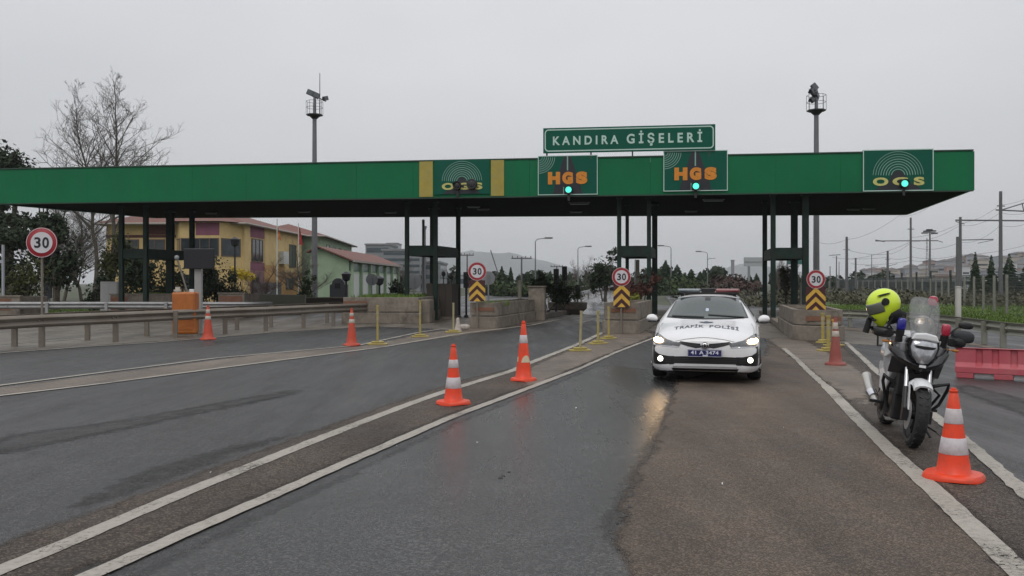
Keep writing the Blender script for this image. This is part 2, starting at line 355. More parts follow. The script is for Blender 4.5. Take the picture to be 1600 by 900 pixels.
def marking(pts, w0, w1, seed=1, name='road_marking', z=.0115, jit=.006):
    """a painted line through photograph points, w0..w1 metres wide"""
    g = [Vector(G(*p)[:2]) for p in pts]; L = [0]
    for a, b in zip(g, g[1:]): L.append(L[-1]+(b-a).length)
    n = max(4, int(L[-1]/.12)); left = []; right = []; rnd = random.Random(seed)
    for i in range(n+1):
        s = L[-1]*i/n; k = max(j for j in range(len(L)) if L[j] <= s+1e-9); k = min(k, len(g)-2)
        t = (s-L[k])/(L[k+1]-L[k]); p = g[k].lerp(g[k+1], t); d = (g[k+1]-g[k]).normalized(); nn = Vector((-d.y, d.x)); w = (w0+(w1-w0)*i/n)/2
        wob = noise.noise(Vector((s*.4, seed, 0)))*.008
        left.append(p+nn*(w+wob+rnd.uniform(-1, 1)*jit)); right.append(p-nn*(w-wob+rnd.uniform(-1, 1)*jit))
    mb = MB(); k = len(left)
    mb.add([(v.x, v.y, z) for v in left]+[(v.x, v.y, z) for v in right], [(i, k+i, k+i+1, i+1) for i in range(k-1)])
    o = mb.build(name, M_line)
    for p in o.data.polygons:
        if p.normal.z < 0: p.flip()
    return structure(o)
marking([(-60, 610), (0, 603), (180, 580), (338, 560), (560, 540), (653, 520), (700, 513)], .12, .12, 1)
marking([(-60, 627), (0, 619), (160, 600), (380, 571), (600, 542.5), (725, 521), (830, 508.5), (900, 494)], .12, .16, 2)
marking([(-60, 558), (0, 552), (120, 543), (240, 535.5), (330, 528), (420, 520)], .12, .1, 3)
marking([(-150, 960), (0, 893), (95, 855), (290, 771), (480, 694), (640, 632), (700, 611), (800, 580)], .15, .15, 4)
marking([(800, 580), (835, 565), (905, 537.5), (950, 516), (985, 502)], .15, .15, 5, jit=.01)
marking([(60, 935), (160, 893), (300, 830), (420, 778), (560, 716), (700, 655), (800, 617), (905, 577)], .135, .12, 6)
marking([(905, 577), (965, 550), (1020, 529), (1040, 521)], .1, .1, 7, jit=.012)
marking([(1700, 1000), (1570, 874), (1480, 787), (1400, 714), (1330, 645), (1290, 604)], .17, .15, 8)
marking([(1290, 604), (1268, 585), (1245, 562), (1225, 545)], .12, .1, 9, jit=.012)
marking([(1720, 870), (1590, 762), (1530, 708), (1460, 650), (1400, 603), (1372, 583), (1350, 562), (1322, 536)], .14, .11, 10, jit=.012)
marking([(640, 503), (720, 497)], .15, .15, 11, z=.006)
marking([(0, 538), (130, 530)], .12, .12, 12); marking([(120, 505), (400, 500)], .12, .12, 13)
marking([(905, 505), (960, 491), (1000, 481)], .15, .15, 14); marking([(880, 497), (960, 477)], .15, .15, 15)
# dark crack down the joint and oil stains
M_tar = mat('tar', (.018, .018, .018), .55, var=.3, bump=.5, bscale=30)
rnd = random.Random(5)
cp = [(1062, 592), (1046, 636), (1036, 662), (1022, 695), (1012, 716), (998, 745), (985, 778), (974, 806), (962, 834)]
def blotch(name, pts_px, w, z, seed, m=M_tar):
    g = [Vector(G(*p)[:2]) for p in pts_px]; mb = MB(); q = random.Random(seed)
    for a, b in zip(g, g[1:]):
        L = (b-a).length
        for i in range(int(L*16)):
            p = a.lerp(b, q.random())+Vector((q.gauss(0, w), q.gauss(0, w*1.2))); r = q.uniform(.004, .022)
            k = 6; mb.add([(p.x+math.cos(j*1.047+q.random())*r*q.uniform(.5, 1.3), p.y+math.sin(j*1.047+q.random()*.5)*r*q.uniform(.8, 2.2), z+len(mb.v)*1e-7) for j in range(k)], [tuple(range(k))])
    o = mb.build(name, m, autofix=False)
    return structure(o)
M_trk = gmat('dark_track', (.022, .0215, .0215), (.074, .072, .070), .54, .12, .6, spec=.25, aggscale=75, soft=True, patch=.4)
soft_sheet('road_patch', gp((-60, 700), (0, 678), (180, 655), (420, 612), (520, 598), (470, 618), (260, 662), (80, 700), (-60, 730)), .0025, M_trk, .5)
soft_sheet('road_patch', gp((60, 800), (200, 735), (330, 700), (470, 668), (560, 655), (430, 695), (260, 760), (120, 810)), .0027, M_trk, .5)
soft_sheet('road_patch', gp((1480, 590), (1600, 620), (1750, 680), (1750, 720), (1600, 655), (1480, 610)), .0029, M_trk, .4)
blotch('road_crack', cp, .014, .0075, 1)
blotch('tar_stain', [(765, 752), (812, 737)], .05, .0065, 2); blotch('tar_stain', [(775, 748), (800, 741)], .03, .0068, 8)
mb = MB(); rn = random.Random(9)
for (x, y) in [(746, 695), (1240, 684), (1225, 671), (330, 742), (620, 700), (900, 640), (1130, 760)]:
    p = G(x, y); r = .014; mb.add([p+Vector((rn.uniform(-r, r), rn.uniform(-r, r), .02+.01*(k % 2))) for k in range(4)], [(0, 1, 2, 3), (0, 1, 2), (1, 2, 3)])
tag(mb.build('litter', M_white), kind='stuff')

# hills, far off
def hill(name, prof, Y, depth, m, base=-1, seed=1):
    """a ridge whose skyline passes through photograph points at distance Y"""
    xs = [p[0] for p in prof]; mb = MB(); n = 120; rows = 8; vs = []
    for j in range(rows):
        t = j/(rows-1); yy = Y+depth*(t-.75)
        for i in range(n+1):
            px = xs[0]+(xs[-1]-xs[0])*i/n
            k = max(q for q in range(len(prof)) if prof[q][0] <= px+1e-6); k = min(k, len(prof)-2)
            py = prof[k][1]+(prof[k+1][1]-prof[k][1])*(px-prof[k][0])/(prof[k+1][0]-prof[k][0])
            top = P(px, py, Y); h = top.z*math.sin(min(1, t/.75)*math.pi/2)**.8 if t < .75 else top.z*(1-(t-.75)*2.2)
            h = max(base, h+noise.noise(Vector((top.x*.01, yy*.01, seed)))*top.z*.12+noise.noise(Vector((top.x*.08, yy*.08, seed)))*top.z*.05)
            vs.append((top.x, yy, h))
    mb.add(vs, [(j*(n+1)+i, j*(n+1)+i+1, (j+1)*(n+1)+i+1, (j+1)*(n+1)+i) for j in range(rows-1) for i in range(n)])
    return structure(mb.build(name, m, smooth=180))
M_hill = mat('far_hill', (.10, .11, .11), .95, var=.35, scale=.03, dirt=(.17, .17, .18), dscale=.05, damt=.5)
hill('hillside', [(1230, 441), (1330, 438), (1400, 434), (1440, 425), (1462, 414), (1500, 412), (1530, 403), (1556, 405), (1600, 392), (1680, 376), (1800, 368), (1950, 380), (2200, 400)], 640, 260, M_hill, seed=3)
hill('hillside', [(480, 443), (600, 418), (680, 404), (740, 392), (800, 397), (850, 410), (905, 424), (960, 430), (1060, 432), (1110, 424), (1160, 411), (1200, 420), (1290, 436), (1340, 443)], 3500, 800, M_hill, seed=5)
# the carriageway that climbs away to the bridge on the left
M_ramp = gmat('rain_wet_asphalt', (.075, .075, .077), (.12, .12, .12), .22, .1, .2, wet=True, spec=.6)
def ramp(a, b, Y0, Y1, z1, x0, x1, z0=.012):
    n = 12; vs = []
    for i in range(n+1):
        t = i/n; Y = Y0+(Y1-Y0)*t; z = z0+(z1-z0)*t**1.3; l_ = a+(x0-a)*t; r_ = b+(x1-b)*t
        vs += [((l_-800)*Y/F, Y, z), ((r_-800)*Y/F, Y, z), ((l_-800)*Y/F-.4, Y, -.05), ((r_-800)*Y/F+.4, Y, -.05)]
    mb = MB(); mb.add(vs, [q for i in range(n) for k in [4*i] for q in ((k, k+1, k+5, k+4), (k+2, k, k+4, k+6), (k+1, k+3, k+7, k+5))]); return mb.build('road', M_ramp)
structure(ramp(862, 962, 44, 150, .75, 955, 990)); structure(ramp(850, 900, 62, 160, 1.0, 925, 968, .02))
# the damp air
M_haze = bpy.data.materials.new('haze_air'); M_haze.use_nodes = True; _n = M_haze.node_tree.nodes; _n.clear()
_v = _n.new('ShaderNodeVolumePrincipled'); _v.inputs['Color'].default_value = (.86, .88, .92, 1); _v.inputs['Density'].default_value = .00022
_v.inputs['Anisotropy'].default_value = .2
_o = _n.new('ShaderNodeOutputMaterial'); M_haze.node_tree.links.new(_v.outputs[0], _o.inputs['Volume'])
mb = MB(); mb.box((-3100, -60, -2.5), (3100, 4500, 165)); hz = mb.build('haze', M_haze); hz['kind'] = 'stuff'; hz.display_type = 'WIRE'
# ================================================================ TOLL CANOPY
M_fascia = mat('green_fascia', (.003, .138, .052), .5, spec=.2, var=.12, scale=.5, dirt=(.014, .12, .062), dscale=.35, damt=.5)
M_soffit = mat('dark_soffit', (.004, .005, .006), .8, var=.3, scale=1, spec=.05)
M_yellow = mat('faded_yellow', (.36, .28, .045), .5, var=.12, scale=3, dirt=(.25, .25, .12), damt=.5)
M_trim = mat('green_trim', (.02, .055, .035), .5, var=.2)
M_signgreen = mat('sign_green', (.001, .085, .052), .45, spec=.2, var=.06, scale=1)
M_signwhite = mat('sign_white', (.45, .62, .55), .4, var=.05)
M_signgrey = mat('sign_line', (.22, .38, .32), .4, var=.1)
M_orange = mat('sign_orange', (.62, .22, .015), .4, var=.15, scale=8)
M_signyel = mat('sign_yellow', (.52, .50, .16), .4, var=.15, scale=8)
M_signblack = mat('sign_black', (.012, .014, .02), .45, var=.2)
for _nd in [n_ for n_ in M_fascia.node_tree.nodes if n_.type == 'TEX_NOISE'][1:]:     # rain streaks run down the panels
    _mp = M_fascia.node_tree.nodes.new('ShaderNodeMapping'); _mp.inputs['Scale'].default_value = (6, 6, .5); _src = _nd.inputs[0].links[0].from_socket
    M_fascia.node_tree.links.new(_src, _mp.inputs[0]); M_fascia.node_tree.links.new(_mp.outputs[0], _nd.inputs[0]); _nd.inputs['Scale'].default_value = .8
ZB, ZT = 5.2, 6.7
FL = Vector((-23.6, 38.9, 0)); FR = Vector((17.76, 33.3, 0)); BL = Vector((-19.7, 47.6, 0)); BR = Vector((20.7, 45.4, 0))
fd = (FR-FL).normalized(); FA = math.atan2(fd.y, fd.x); fn = Vector((fd.y, -fd.x, 0))
def fas(px):
    """distance along the fascia from its left corner to where the photograph shows column px"""
    r = Vector(((px-800)/F, 1, 0)); k = FL.cross(fd).z/r.cross(fd).z; return ((r*k)-FL).dot(fd), r.y*k
LEN = (FR-FL).length
canopy = thing('toll_canopy', 'long flat green canopy roof spanning all the toll lanes on dark steel columns', 'canopy', FL, FA)
Mi = wmat(canopy).inverted(); l = lambda v, z: (lambda q: Vector((q.x, q.y, z)))(Mi@Vector((v.x, v.y, 0)))
q = [l(v, 0) for v in (FL, FR, BR, BL)]
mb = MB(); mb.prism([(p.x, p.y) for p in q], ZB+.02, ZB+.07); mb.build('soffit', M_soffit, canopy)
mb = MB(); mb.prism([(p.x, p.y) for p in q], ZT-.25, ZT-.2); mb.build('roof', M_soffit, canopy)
# fascia: front panels with seams, two ends and rear
mb = MB(); segs = 17
for i in range(segs):
    a, b = LEN*i/segs, LEN*(i+1)/segs; dz = (noise.noise(Vector((i*.7, 3, 1))))*.02
    mb.box((a+.002, -.06+dz*.3, ZB-.0), (b-.002, 0, ZT+dz*.4))
mb.build('fascia', M_fascia, canopy, bevel=.004)
for nm, a, b in (('end_fascia', q[1], q[2]), ('end_fascia', q[3], q[0]), ('rear_fascia', q[2], q[3])):
    d = (b-a).normalized(); nn = Vector((d.y, -d.x, 0)); mb = MB()
    mb.prism([(p.x, p.y) for p in (a+d*.01, b-d*.01, b-d*.01+nn*.06, a+d*.01+nn*.06)], ZB, ZT-.003); mb.build(nm, M_fascia, canopy)
mb = MB(); mb.box((0, -.1, ZT+.012), (LEN, .1, ZT+.06)); mb.box((0, -.075, ZB-.05), (LEN, .02, ZB-.004)); mb.build('edge_trim', M_trim, canopy)
# yellow bars
for a, b in ((656, 677), (767.5, 788)):
    s0, s1 = fas(a)[0], fas(b)[0]; mb = MB(); mb.box((s0, -.095, ZB+.02), (s1, -.064, ZT)); tag(mb.build('stripe', M_yellow, canopy, bevel=.005), 'faded yellow bar on the fascia')
# soffit lights
M_lamp = mat('dull_lamp', (.10, .11, .12), .3, var=.1)
mb0 = MB(); mb0.box((-.45, -.12, -.07), (.45, .12, 0)); mb0.box((-.5, -.16, 0), (.5, .16, .03))
for px, py in ((905, 316), (1115, 311), (1358, 325), (1334, 326), (755, 326), (740, 322), (475, 330), (330, 332), (610, 331), (1080, 329), (900, 330)):
    Y = F*(ZB-CH)/(HY-py); w = Vector(((px-800)*Y/F, Y, 0)); p = l(w, ZB-.03)
    k = MB(); k.v = [v*(.9 if py < 320 else .6)+p for v in mb0.v]; k.f = mb0.f; k.mi = mb0.mi; k.build('ceiling_light', M_lamp, canopy)
# columns and cross frames
ax = Vector((.237, .971, 0))
def colgroup(pxs, Yf, Yb, widths, zb0, zb1, blockx=None):
    """four posts: front left, front right, back left, back right"""
    c = [Vector(((px-800)*Y/F, Y, 0)) for px, Y in zip(pxs, (Yf, Yf-.15, Yb, Yb-.15))]
    for p, w in zip(c, widths):
        mb = MB(); w /= 2; a = w*.62
        mb.box((p.x-w, p.y-w, 0), (p.x+w, p.y-a, ZB+.02), rz=FA, c=p); mb.box((p.x-w, p.y+a, 0), (p.x+w, p.y+w, ZB+.02), rz=FA, c=p); mb.box((p.x-a*.5, p.y-a-.001, 0), (p.x+a*.5, p.y+a+.001, ZB+.02), rz=FA, c=p)
        mb.box((p.x-w*1.6, p.y-w*1.6, 0), (p.x+w*1.6, p.y+w*1.6, .04), rz=FA, c=p); mb.box((p.x-w*1.5, p.y-w*1.5, ZB-.06), (p.x+w*1.5, p.y+w*1.5, ZB), rz=FA, c=p)
        mb.build('column', M_dgreen, canopy, world=True)
    for i, j in ((0, 1), (1, 3), (3, 2), (2, 0)):
        a, b = c[i], c[j]; d = (b-a).normalized(); nn = Vector((d.y, -d.x, 0))*.06; e = d*(widths[i]*.5+.001); f_ = d*(widths[j]*.5+.001)
        mb = MB(); mb.prism([(v.x, v.y) for v in (a+e-nn, b-f_-nn, b-f_+nn, a+e+nn)], zb0, zb1); mb.build('cross_beam', M_dgreen, canopy, world=True)
    mb = MB(); a = [c[0], c[1], c[3], c[2]]; mb.prism([(v.x, v.y) for v in a], zb1+.004, zb1+.05); tag(mb.build('booth_roof', M_dgreen, canopy, world=True), 'small flat panel roof left over between four posts')
    return c
C1 = colgroup((190, 228, 266, 300), 40, 43, (.19, .19, .3, .2), 2.75, 3.15)
C2 = colgroup((636, 680.5, 678, 716), 38, 41, (.17, .18, .32, .19), 2.82, 3.22)
C3 = colgroup((967.5, 1014, 980, 1023), 36, 39.2, (.18, .17, .16, .24), 2.72, 3.12)
C4 = colgroup((1208, 1258.5, 1195, 1241), 35, 38, (.18, .23, .18, .26), 2.6, 3.0)

# ---------------------------------------------------------------- signs on the canopy
def panel_frame(name, label, x0, x1, y0, y1, out=.12, group=None, mk='green_board'):
    """a board fixed to the fascia, corners from the photograph; local x right, z up"""
    s0, Y0 = fas(x0); s1, Y1 = fas(x1); Y = (Y0+Y1)/2; z1 = CH+(HY-(y0))*Y/F; z0 = CH+(HY-y1)*Y/F
    org = FL+fd*((s0+s1)/2)+fn*out; t = thing(name, label, 'sign', (org.x, org.y, z0), FA, group)
    return t, (s1-s0), z1-z0
def sign_back(t, w, h, m, border=None, bw=.05, inset=0, thick=.07, name='board'):
    mb = MB(); mb.box((-w/2, 0, 0), (w/2, thick, h)); mb.build(name, m, t, bevel=.006)
    if border:
        mb = MB(); a = inset; y0, y1 = -.012, -.002
        mb.box((-w/2+a, y0, a), (w/2-a, y1, a+bw)); mb.box((-w/2+a, y0, h-a-bw), (w/2-a, y1, h-a))
        mb.box((-w/2+a, y0, a+bw), (-w/2+a+bw, y1, h-a-bw)); mb.box((w/2-a-bw, y0, a+bw), (w/2-a, y1, h-a-bw)); mb.build('border', border, t)
def round_border(w, h, a, bw, r, y0, y1):
    mb = MB(); n = 8; out = []; inn = []
    for cx, cz, st in ((w/2-a-r, h-a-r, 0), (-w/2+a+r, h-a-r, 90), (-w/2+a+r, a+r, 180), (w/2-a-r, a+r, 270)):
        for k in range(n+1):
            an = R(st+90*k/n); out.append((cx+r*math.cos(an), cz+r*math.sin(an))); inn.append((cx+(r-bw)*math.cos(an), cz+(r-bw)*math.sin(an)))
    N = len(out)
    for i in range(N): j = (i+1) % N; mb.prism([out[i], out[j], inn[j], inn[i]], y0, y1, 0, 'XZ')
    return mb
# place name board on brackets
t, w, h = panel_frame('name_sign', 'long green place name sign reading KANDIRA GİŞELERİ raised above the canopy edge', 849.5, 1117, 198.5, 238, .2)
sign_back(t, w, h, M_signgreen); round_border(w, h, .06, .045, .16, -.012, -.001).build('border', M_signwhite, t)
mb = text_mb('KANDIRA', .50, .012, 1.32, 1.0); zs = [v.z for v in mb.v]; k = .40/(max(zs)-min(zs)); xs = [v.x for v in mb.v]; kx = 2.72/(max(xs)-min(xs)) if False else 1
def fit(mb, x0, x1, z0, z1, y=-.008):
    xs = [v.x for v in mb.v]; zs = [v.z for v in mb.v]; a, b, c, d = min(xs), max(xs), min(zs), max(zs)
    mb.v = [Vector((x0+(v.x-a)/(b-a)*(x1-x0), y+(v.y)*.5, z0+(v.z-c)/(d-c)*(z1-z0))) for v in mb.v]; return mb
u = lambda px: -w/2+w*(px-849.5)/267.5
fit(text_mb('KANDIRA', .5, .014, 1.6), u(865), u(968), h*.31, h*.66).build('lettering', M_signwhite, t)
fit(text_mb('GİŞELERİ', .5, .014, 1.6), u(981), u(1097), h*.21, h*.82).build('lettering', M_signwhite, t)
for px in (855, 925, 990, 1045, 1108):
    x = u(px); mb = MB(); mb.box((x-.03, .072, -.25), (x+.03, .15, h*.8)); mb.build('bracket', M_trim, t)

def ogs(name, label, x0, x1, y0, y1, edge):
    t, w, h = panel_frame(name, label, x0, x1, y0, y1, .125)
    sign_back(t, w, h, M_signgreen, M_signwhite if edge else None, .035, 0)
    mb = MB(); cx, cz = -.0, h*.37
    for i in range(8):
        r = w*(.090+.0375*i); arc_band(mb, cx, cz, r, r+.026 if i < 5 else r+.018, R(2), R(178), -.01, -.002, 30)
    mb.build('radio_wave_arcs', M_signgrey, t)
    mb = MB(); arc_band(mb, cx, cz-.02, 0.001, w*.085, 0, R(180), -.011, -.003, 16)
    mb.prism([(-w*.34, .03), (-w*.26, h*.12), (-w*.14, h*.18), (-w*.1, h*.39), (w*.1, h*.39), (w*.16, h*.2), (w*.27, h*.12), (w*.34, .03)], -.01, -.003, 0, 'XZ')
    mb.build('car_picture', M_signblack, t)
    L = ('C', 'G', 'S') if not edge else ('O', 'G', 'S')
    L = ('O', 'G', 'S')
    for ch, a, b in zip(L, (-.36, -.08, .22), (-.14, .14, .37)):
        fit(text_mb(ch, .4, .02), w*a, w*b, h*.13, h*.33, -.018).build('letter', M_signyel, t)
    return t, w, h
t1, w1, h1 = ogs('lane_sign', 'green OGS lane sign between two yellow bars with its signal light dark', 679.5, 766, 250, 304, False)
t2, w2, h2 = ogs('lane_sign', 'green OGS lane sign with white wave arcs near the right end of the canopy', 1347, 1457, 234, 299, True)
def hgs(label, x0, x1, y0, y1):
    t, w, h = panel_frame('lane_sign', label, x0, x1, y0, y1, .125)
    sign_back(t, w, h, M_signgreen, M_signwhite, .03, 0)
    mb = MB()
    for i in range(7):
        r = .14+.085*i; arc_band(mb, -w/2+.03, h-.05, r, r+.024, R(-88), R(-2), -.01, -.002, 16)
    mb.build('radio_wave_arcs', M_signgrey, t)
    mb = MB(); mb.prism([(-w*.06, h-.03), (w*.045, h-.03), (w*.20, h*.33), (w*.25, .03), (-w*.25, .03), (-w*.20, h*.33)], -.009, -.003, 0, 'XZ'); mb.build('road_picture', M_signblack, t)
    for a_, b_ in (((-.03, -.014, h*.62), (.02, -.0105, h-.03)), ((-w*.075, -.014, .03), (-w*.06, -.0105, h*.2)), ((w*.055, -.014, .03), (w*.07, -.0105, h*.2))): mb = MB(); mb.box(a_, b_); mb.build('lane_line', M_signgrey, t)
    for ch, a, b in zip('HGS', (-.33, -.09, .14), (-.125, .09, .33)):
        m_ = text_mb(ch, .6, .05); fit(m_, w*a, w*b, h*.27, h*.585, -.024).build('letter', M_orange, t)
    return t, w, h
t3, w3, h3 = hgs('green HGS lane sign with orange letters under the left end of the place name sign', 841, 934, 243.5, 305)
t4, w4, h4 = hgs('green HGS lane sign with orange letters under the right end of the place name sign', 1036.5, 1136.5, 236, 299)
# lane signals
M_lit = mat('lit_cyan', (.1, .6, .5), .3, emit=((.10, .90, .68), 1.0))
M_unlit = mat('dark_lens', (.02, .02, .022), .15)
def signal(px, py, label, lit=True):
    s, Y = fas(px); z = CH+(HY-py)*Y/F; o = FL+fd*s+fn*.30
    t = thing('lane_signal', label, 'traffic light', (o.x, o.y, z), FA, 'signal lights hung on the canopy fascia')
    mb = MB(); mb.lathe([(.16, 0), (.175, .02), (.175, .13), (.1, .14)], (0, 0, 0), 'Y', 24); mb.box((-.05, .12, -.45), (.05, .17, .1)); mb.build('housing', M_black, t)
    mb = MB(); mb.lathe([(.02, -.03), (.08, -.022), (.125, -.004), (.125, .002)], (0, 0, 0), 'Y', 24); mb.build('lens', M_lit if lit else M_unlit, t, smooth=40)
    mb = MB(); n = 14
    for k in range(n): a0, a1 = math.pi*k/n, math.pi*(k+1)/n; mb.add([(.17*math.cos(a), y, .17*math.sin(a)) for a in (a0, a1) for y in (-.1, 0)], [(0, 1, 3, 2)])
    mb.build('visor', M_black, t, solid=.008); return t
signal(889, 297.5, 'lit green signal light below the HGS sign left of the police car')
signal(1086.5, 292, 'lit green signal light below the HGS sign straight above the police car')
signal(1410, 288, 'lit green signal light over the letters of the right hand OGS sign')
t = signal(716, 291, 'unlit dark signal pair over the letters of the OGS sign between yellow bars', False)
mb = MB(); mb.lathe([(.2, 0), (.22, .02), (.22, .15), (.12, .165)], (.62, 0, .05), 'Y', 24); mb.build('housing', M_black, t)
mb = MB(); mb.lathe([(.02, -.03), (.1, -.022), (.13, -.004), (.13, .002)], (.62, 0, .05), 'Y', 24); mb.build('lens', M_unlit, t)

# ================================================================ ISLANDS
M_brick = mat('brick_trim', (.19, .085, .05), .8, var=.25, scale=8, dirt=(.12, .09, .07), damt=.6)
M_soilp = mat('planter_soil', (.05, .04, .03), .95, var=.3, scale=8)
M_grassy = mat('planter_grass', (.06, .11, .02), .9, var=.45, scale=3)
def capsule(w, L, r, n=7):
    pts = []
    for cx, cy, st in ((w/2-r, r, -90), (-w/2+r, r, 180)):
        arc = [(cx+r*math.cos(R(st+90*k/n)), cy+r*math.sin(R(st+90*k/n))) for k in range(n+1)]
        pts.append(arc)
    return pts[1]+pts[0]+[(w/2, L), (-w/2, L)]
def ring_wall(mb, outer, t, z0, z1):
    cx = sum(p[0] for p in outer)/len(outer); ins = []
    n = len(outer)
    for i in range(n):
        a, b, c = Vector(outer[i-1]), Vector(outer[i]), Vector(outer[(i+1) % n])
        d = ((b-a).normalized()+(c-b).normalized()).normalized(); ins.append(tuple(b+Vector((-d.y, d.x))*t))
    for i in range(n): j = (i+1) % n; mb.prism([outer[i], outer[j], ins[j], ins[i]], z0, z1)
    return ins
def island(label, nose, ang, w, L, h, r=.35, slab=0, trim=True, plinth=.42):
    t = thing('toll_island', label, 'concrete island', nose, ang)
    out = capsule(w+.1, L, r+.03); mb = MB(); mb.prism([(x, y-.05) for x, y in out], 0, plinth); mb.build('plinth', M_conc, t, bevel=.02)
    o2 = capsule(w, L-.1, r); mb = MB(); ring_wall(mb, o2, .16, plinth+.035, h); mb.prism([(x*.94, y*.99+.06) for x, y in o2], plinth-.002, plinth+.034); mb.build('wall', M_conc, t, autofix=True)
    mb = MB(); mb.prism([(x*.86, y*.985+.1) for x, y in o2], plinth+.04, h-.12); mb.build('soil', M_soilp, t)
    if trim: mb = MB(); mb.box((-w*.28, -.018, h-.30), (w*.42, -.003, h-.17)); mb.build('brick_trim', M_brick, t)
    if slab: mb = MB(); mb.box((-w/2-.05, L+.01, 0), (w/2+.05, L+slab, .22)); tag(mb.build('kerb_slab', M_conc, t, bevel=.03), 'low kerb slab under the columns')
    return t
I5 = island('round nosed concrete planter island to the right of the police car', (8.55, 24.0, 0), -.238, 1.35, 6.5, .86, .6, 16)
I4 = island('concrete planter island with a speed sign just left of the police car', (3.47, 27.5, 0), -.238, 1.12, 5.5, .98, .12, 13)
I3 = island('long concrete planter island with a pillar behind the two middle cones', (-1.05, 30.8, 0), -.238, 1.02, 8.5, .92, .2, 9)
# pillar, beam and round tub of the third island
t = thing('concrete_pillar', 'tall square weathered concrete pillar standing behind the long planter island', 'pillar', G(839, 501.5), FA)
mb = MB(); mb.box((-.37, 0, 0), (.33, .55, 1.44)); mb.build('pillar_block', M_conc, t, bevel=.03); mb = MB(); mb.box((-.42, -.05, 1.44), (.38, .6, 1.5)); mb.build('cap', M_conc, t, bevel=.02)
t = thing('planter_tub', 'round concrete tub of dark shrubs behind the concrete pillar', 'planter', G(903, 491, 0)+Vector((-.5, .6, 0)), 0)
mb = MB(); mb.lathe([(.7, 0), (1.02, .28), (1.05, .6), (.95, .62), (.92, .5), (.02, .5)], n=28); mb.build('tub', M_conc, t, smooth=35)
# second island: broad low wall, panels
t = thing('toll_island', 'broad low concrete wall island with brick edged corner left of the tall panels', 'concrete island', (-5.25, 34.4, 0), FA*.6)
mb = MB(); mb.box((-1.55, -.06, 0), (1.62, 9, .44)); mb.build('plinth', M_conc, t, bevel=.02)
mb = MB(); mb.box((-1.5, 0, .475), (1.55, .18, 1.05)); mb.box((-1.5, .185, .475), (-1.32, 8.9, 1.04)); mb.box((1.37, .185, .475), (1.55, 8.9, 1.04)); mb.box((-1.45, .05, .44), (1.5, 8.8, .473)); mb.build('wall', M_conc, t, bevel=.01)
mb = MB(); mb.box((-1.32, .19, .48), (1.36, 8.8, .99)); mb.build('soil', M_grassy, t)
mb = MB(); mb.box((-1.49, -.02, .60), (-.52, -.004, .90)); mb.build('brick_trim', M_brick, t)
M_board = mat('plywood_board', (.075, .062, .05), .8, var=.25, scale=2, dirt=(.04, .035, .03), damt=.6)
for (a, b, top, Y, nm, lab) in ((666, 706.5, 443, 39.2, 'boarded_booth', 'dark brown boarded up booth between the steel columns'),):
    t = thing(nm, lab, 'toll booth', (P((a+b)/2, 0, Y).x, Y, 0), FA)
    w = (b-a)*Y/F; z = CH+(HY-top)*Y/F
    mb = MB(); k = 4
    for i in range(k): mb.box((-w/2+w*i/k+.008, 0, .1), (-w/2+w*(i+1)/k-.008, .03, z))
    mb.build('board_panel', M_board, t); mb = MB(); mb.box((-w/2, .035, .1), (w/2, 1.5, z-.03)); mb.build('booth_body', M_board, t); mb = MB(); mb.box((-w/2-.05, -.05, 0), (w/2+.05, 1.6, .1)); mb.build('base', M_conc, t)
t = thing('traffic_cabinet', 'low concrete block beside the pale round post by the broad island', 'block', G(659, 506)+Vector((0, .4, 0)), FA)
mb = MB(); mb.box((-.28, 0, 0), (.28, .8, .95)); mb.build('block_body', M_conc, t, bevel=.03)

# left islands
def lowwall(label, px0, px1, ytop, Y, base=0, brick=0, dy=2.5, name='low_wall'):
    a, b = P(px0, ytop, Y), P(px1, ytop, Y); t = thing(name, label, 'low wall', ((a.x+b.x)/2, Y, 0), 0); w = b.x-a.x
    mb = MB(); mb.box((-w/2, 0, base), (w/2, .22, a.z)); mb.box((-w/2, .225, base), (-w/2+.2, dy, a.z)); mb.box((w/2-.2, .225, base), (w/2, dy, a.z)); mb.build('wall', M_conc, t, bevel=.015)
    mb = MB(); mb.box((-w/2+.22, .24, 0), (w/2-.22, dy, a.z-.07)); mb.build('soil', M_grassy, t)
    mb = MB(); mb.box((-w/2-.04, -.04, a.z+.002), (w/2+.04, .26, a.z+.07)); mb.build('coping', M_conc, t, bevel=.01)
    if brick: mb = MB(); mb.box((-w/2+.05, -.015, .3), (-w/2+w*brick, -.003, a.z-.08)); mb.build('brick_face', M_brick, t)
    return t
lowwall('low wall with brick end and grassy top behind the rear guard rail', 172, 268, 461, 42, brick=.28)
lowwall('yellowish low wall at the far left edge behind the guard rails', -40, 31, 464, 42, brick=.8)
lowwall('low brick ended wall behind the post of the dark lane display', 341, 382, 459.5, 40, brick=.9)
t = thing('low_wall', 'pale grey green concrete slab barrier in front of the yellow house', 'low wall', G(430, 491)+Vector((0, 0, 0)), .03)
mb = MB(); Y = F*CH/48; w = 92*Y/F; mb.prism([(-w/2, .35), (w/2, .35), (w/2, 1.0), (-w/2+.8, 1.04), (-w/2+.5, .95)], 0, .3, plane='XZ'); mb.prism([(-w/2-.02, 0), (w/2+.02, 0), (w/2+.02, .347), (-w/2-.02, .347)], -.08, .38, plane='XZ'); mb.build('slab', mat('mossy_concrete', (.16, .16, .13), .85, var=.15, scale=1, dirt=(.09, .10, .06), damt=.6), t, bevel=.02)
t = thing('low_wall', 'dark brown low wall between the slab barrier and the dark booth', 'low wall', G(505, 488), 0)
mb = MB(); mb.box((-1.35, 0, 0), (1.5, .3, .78)); mb.build('wall', M_board, t, bevel=.02); mb = MB(); mb.box((-1.4, -.03, .782), (1.55, .33, .84)); mb.build('coping', M_conc, t)

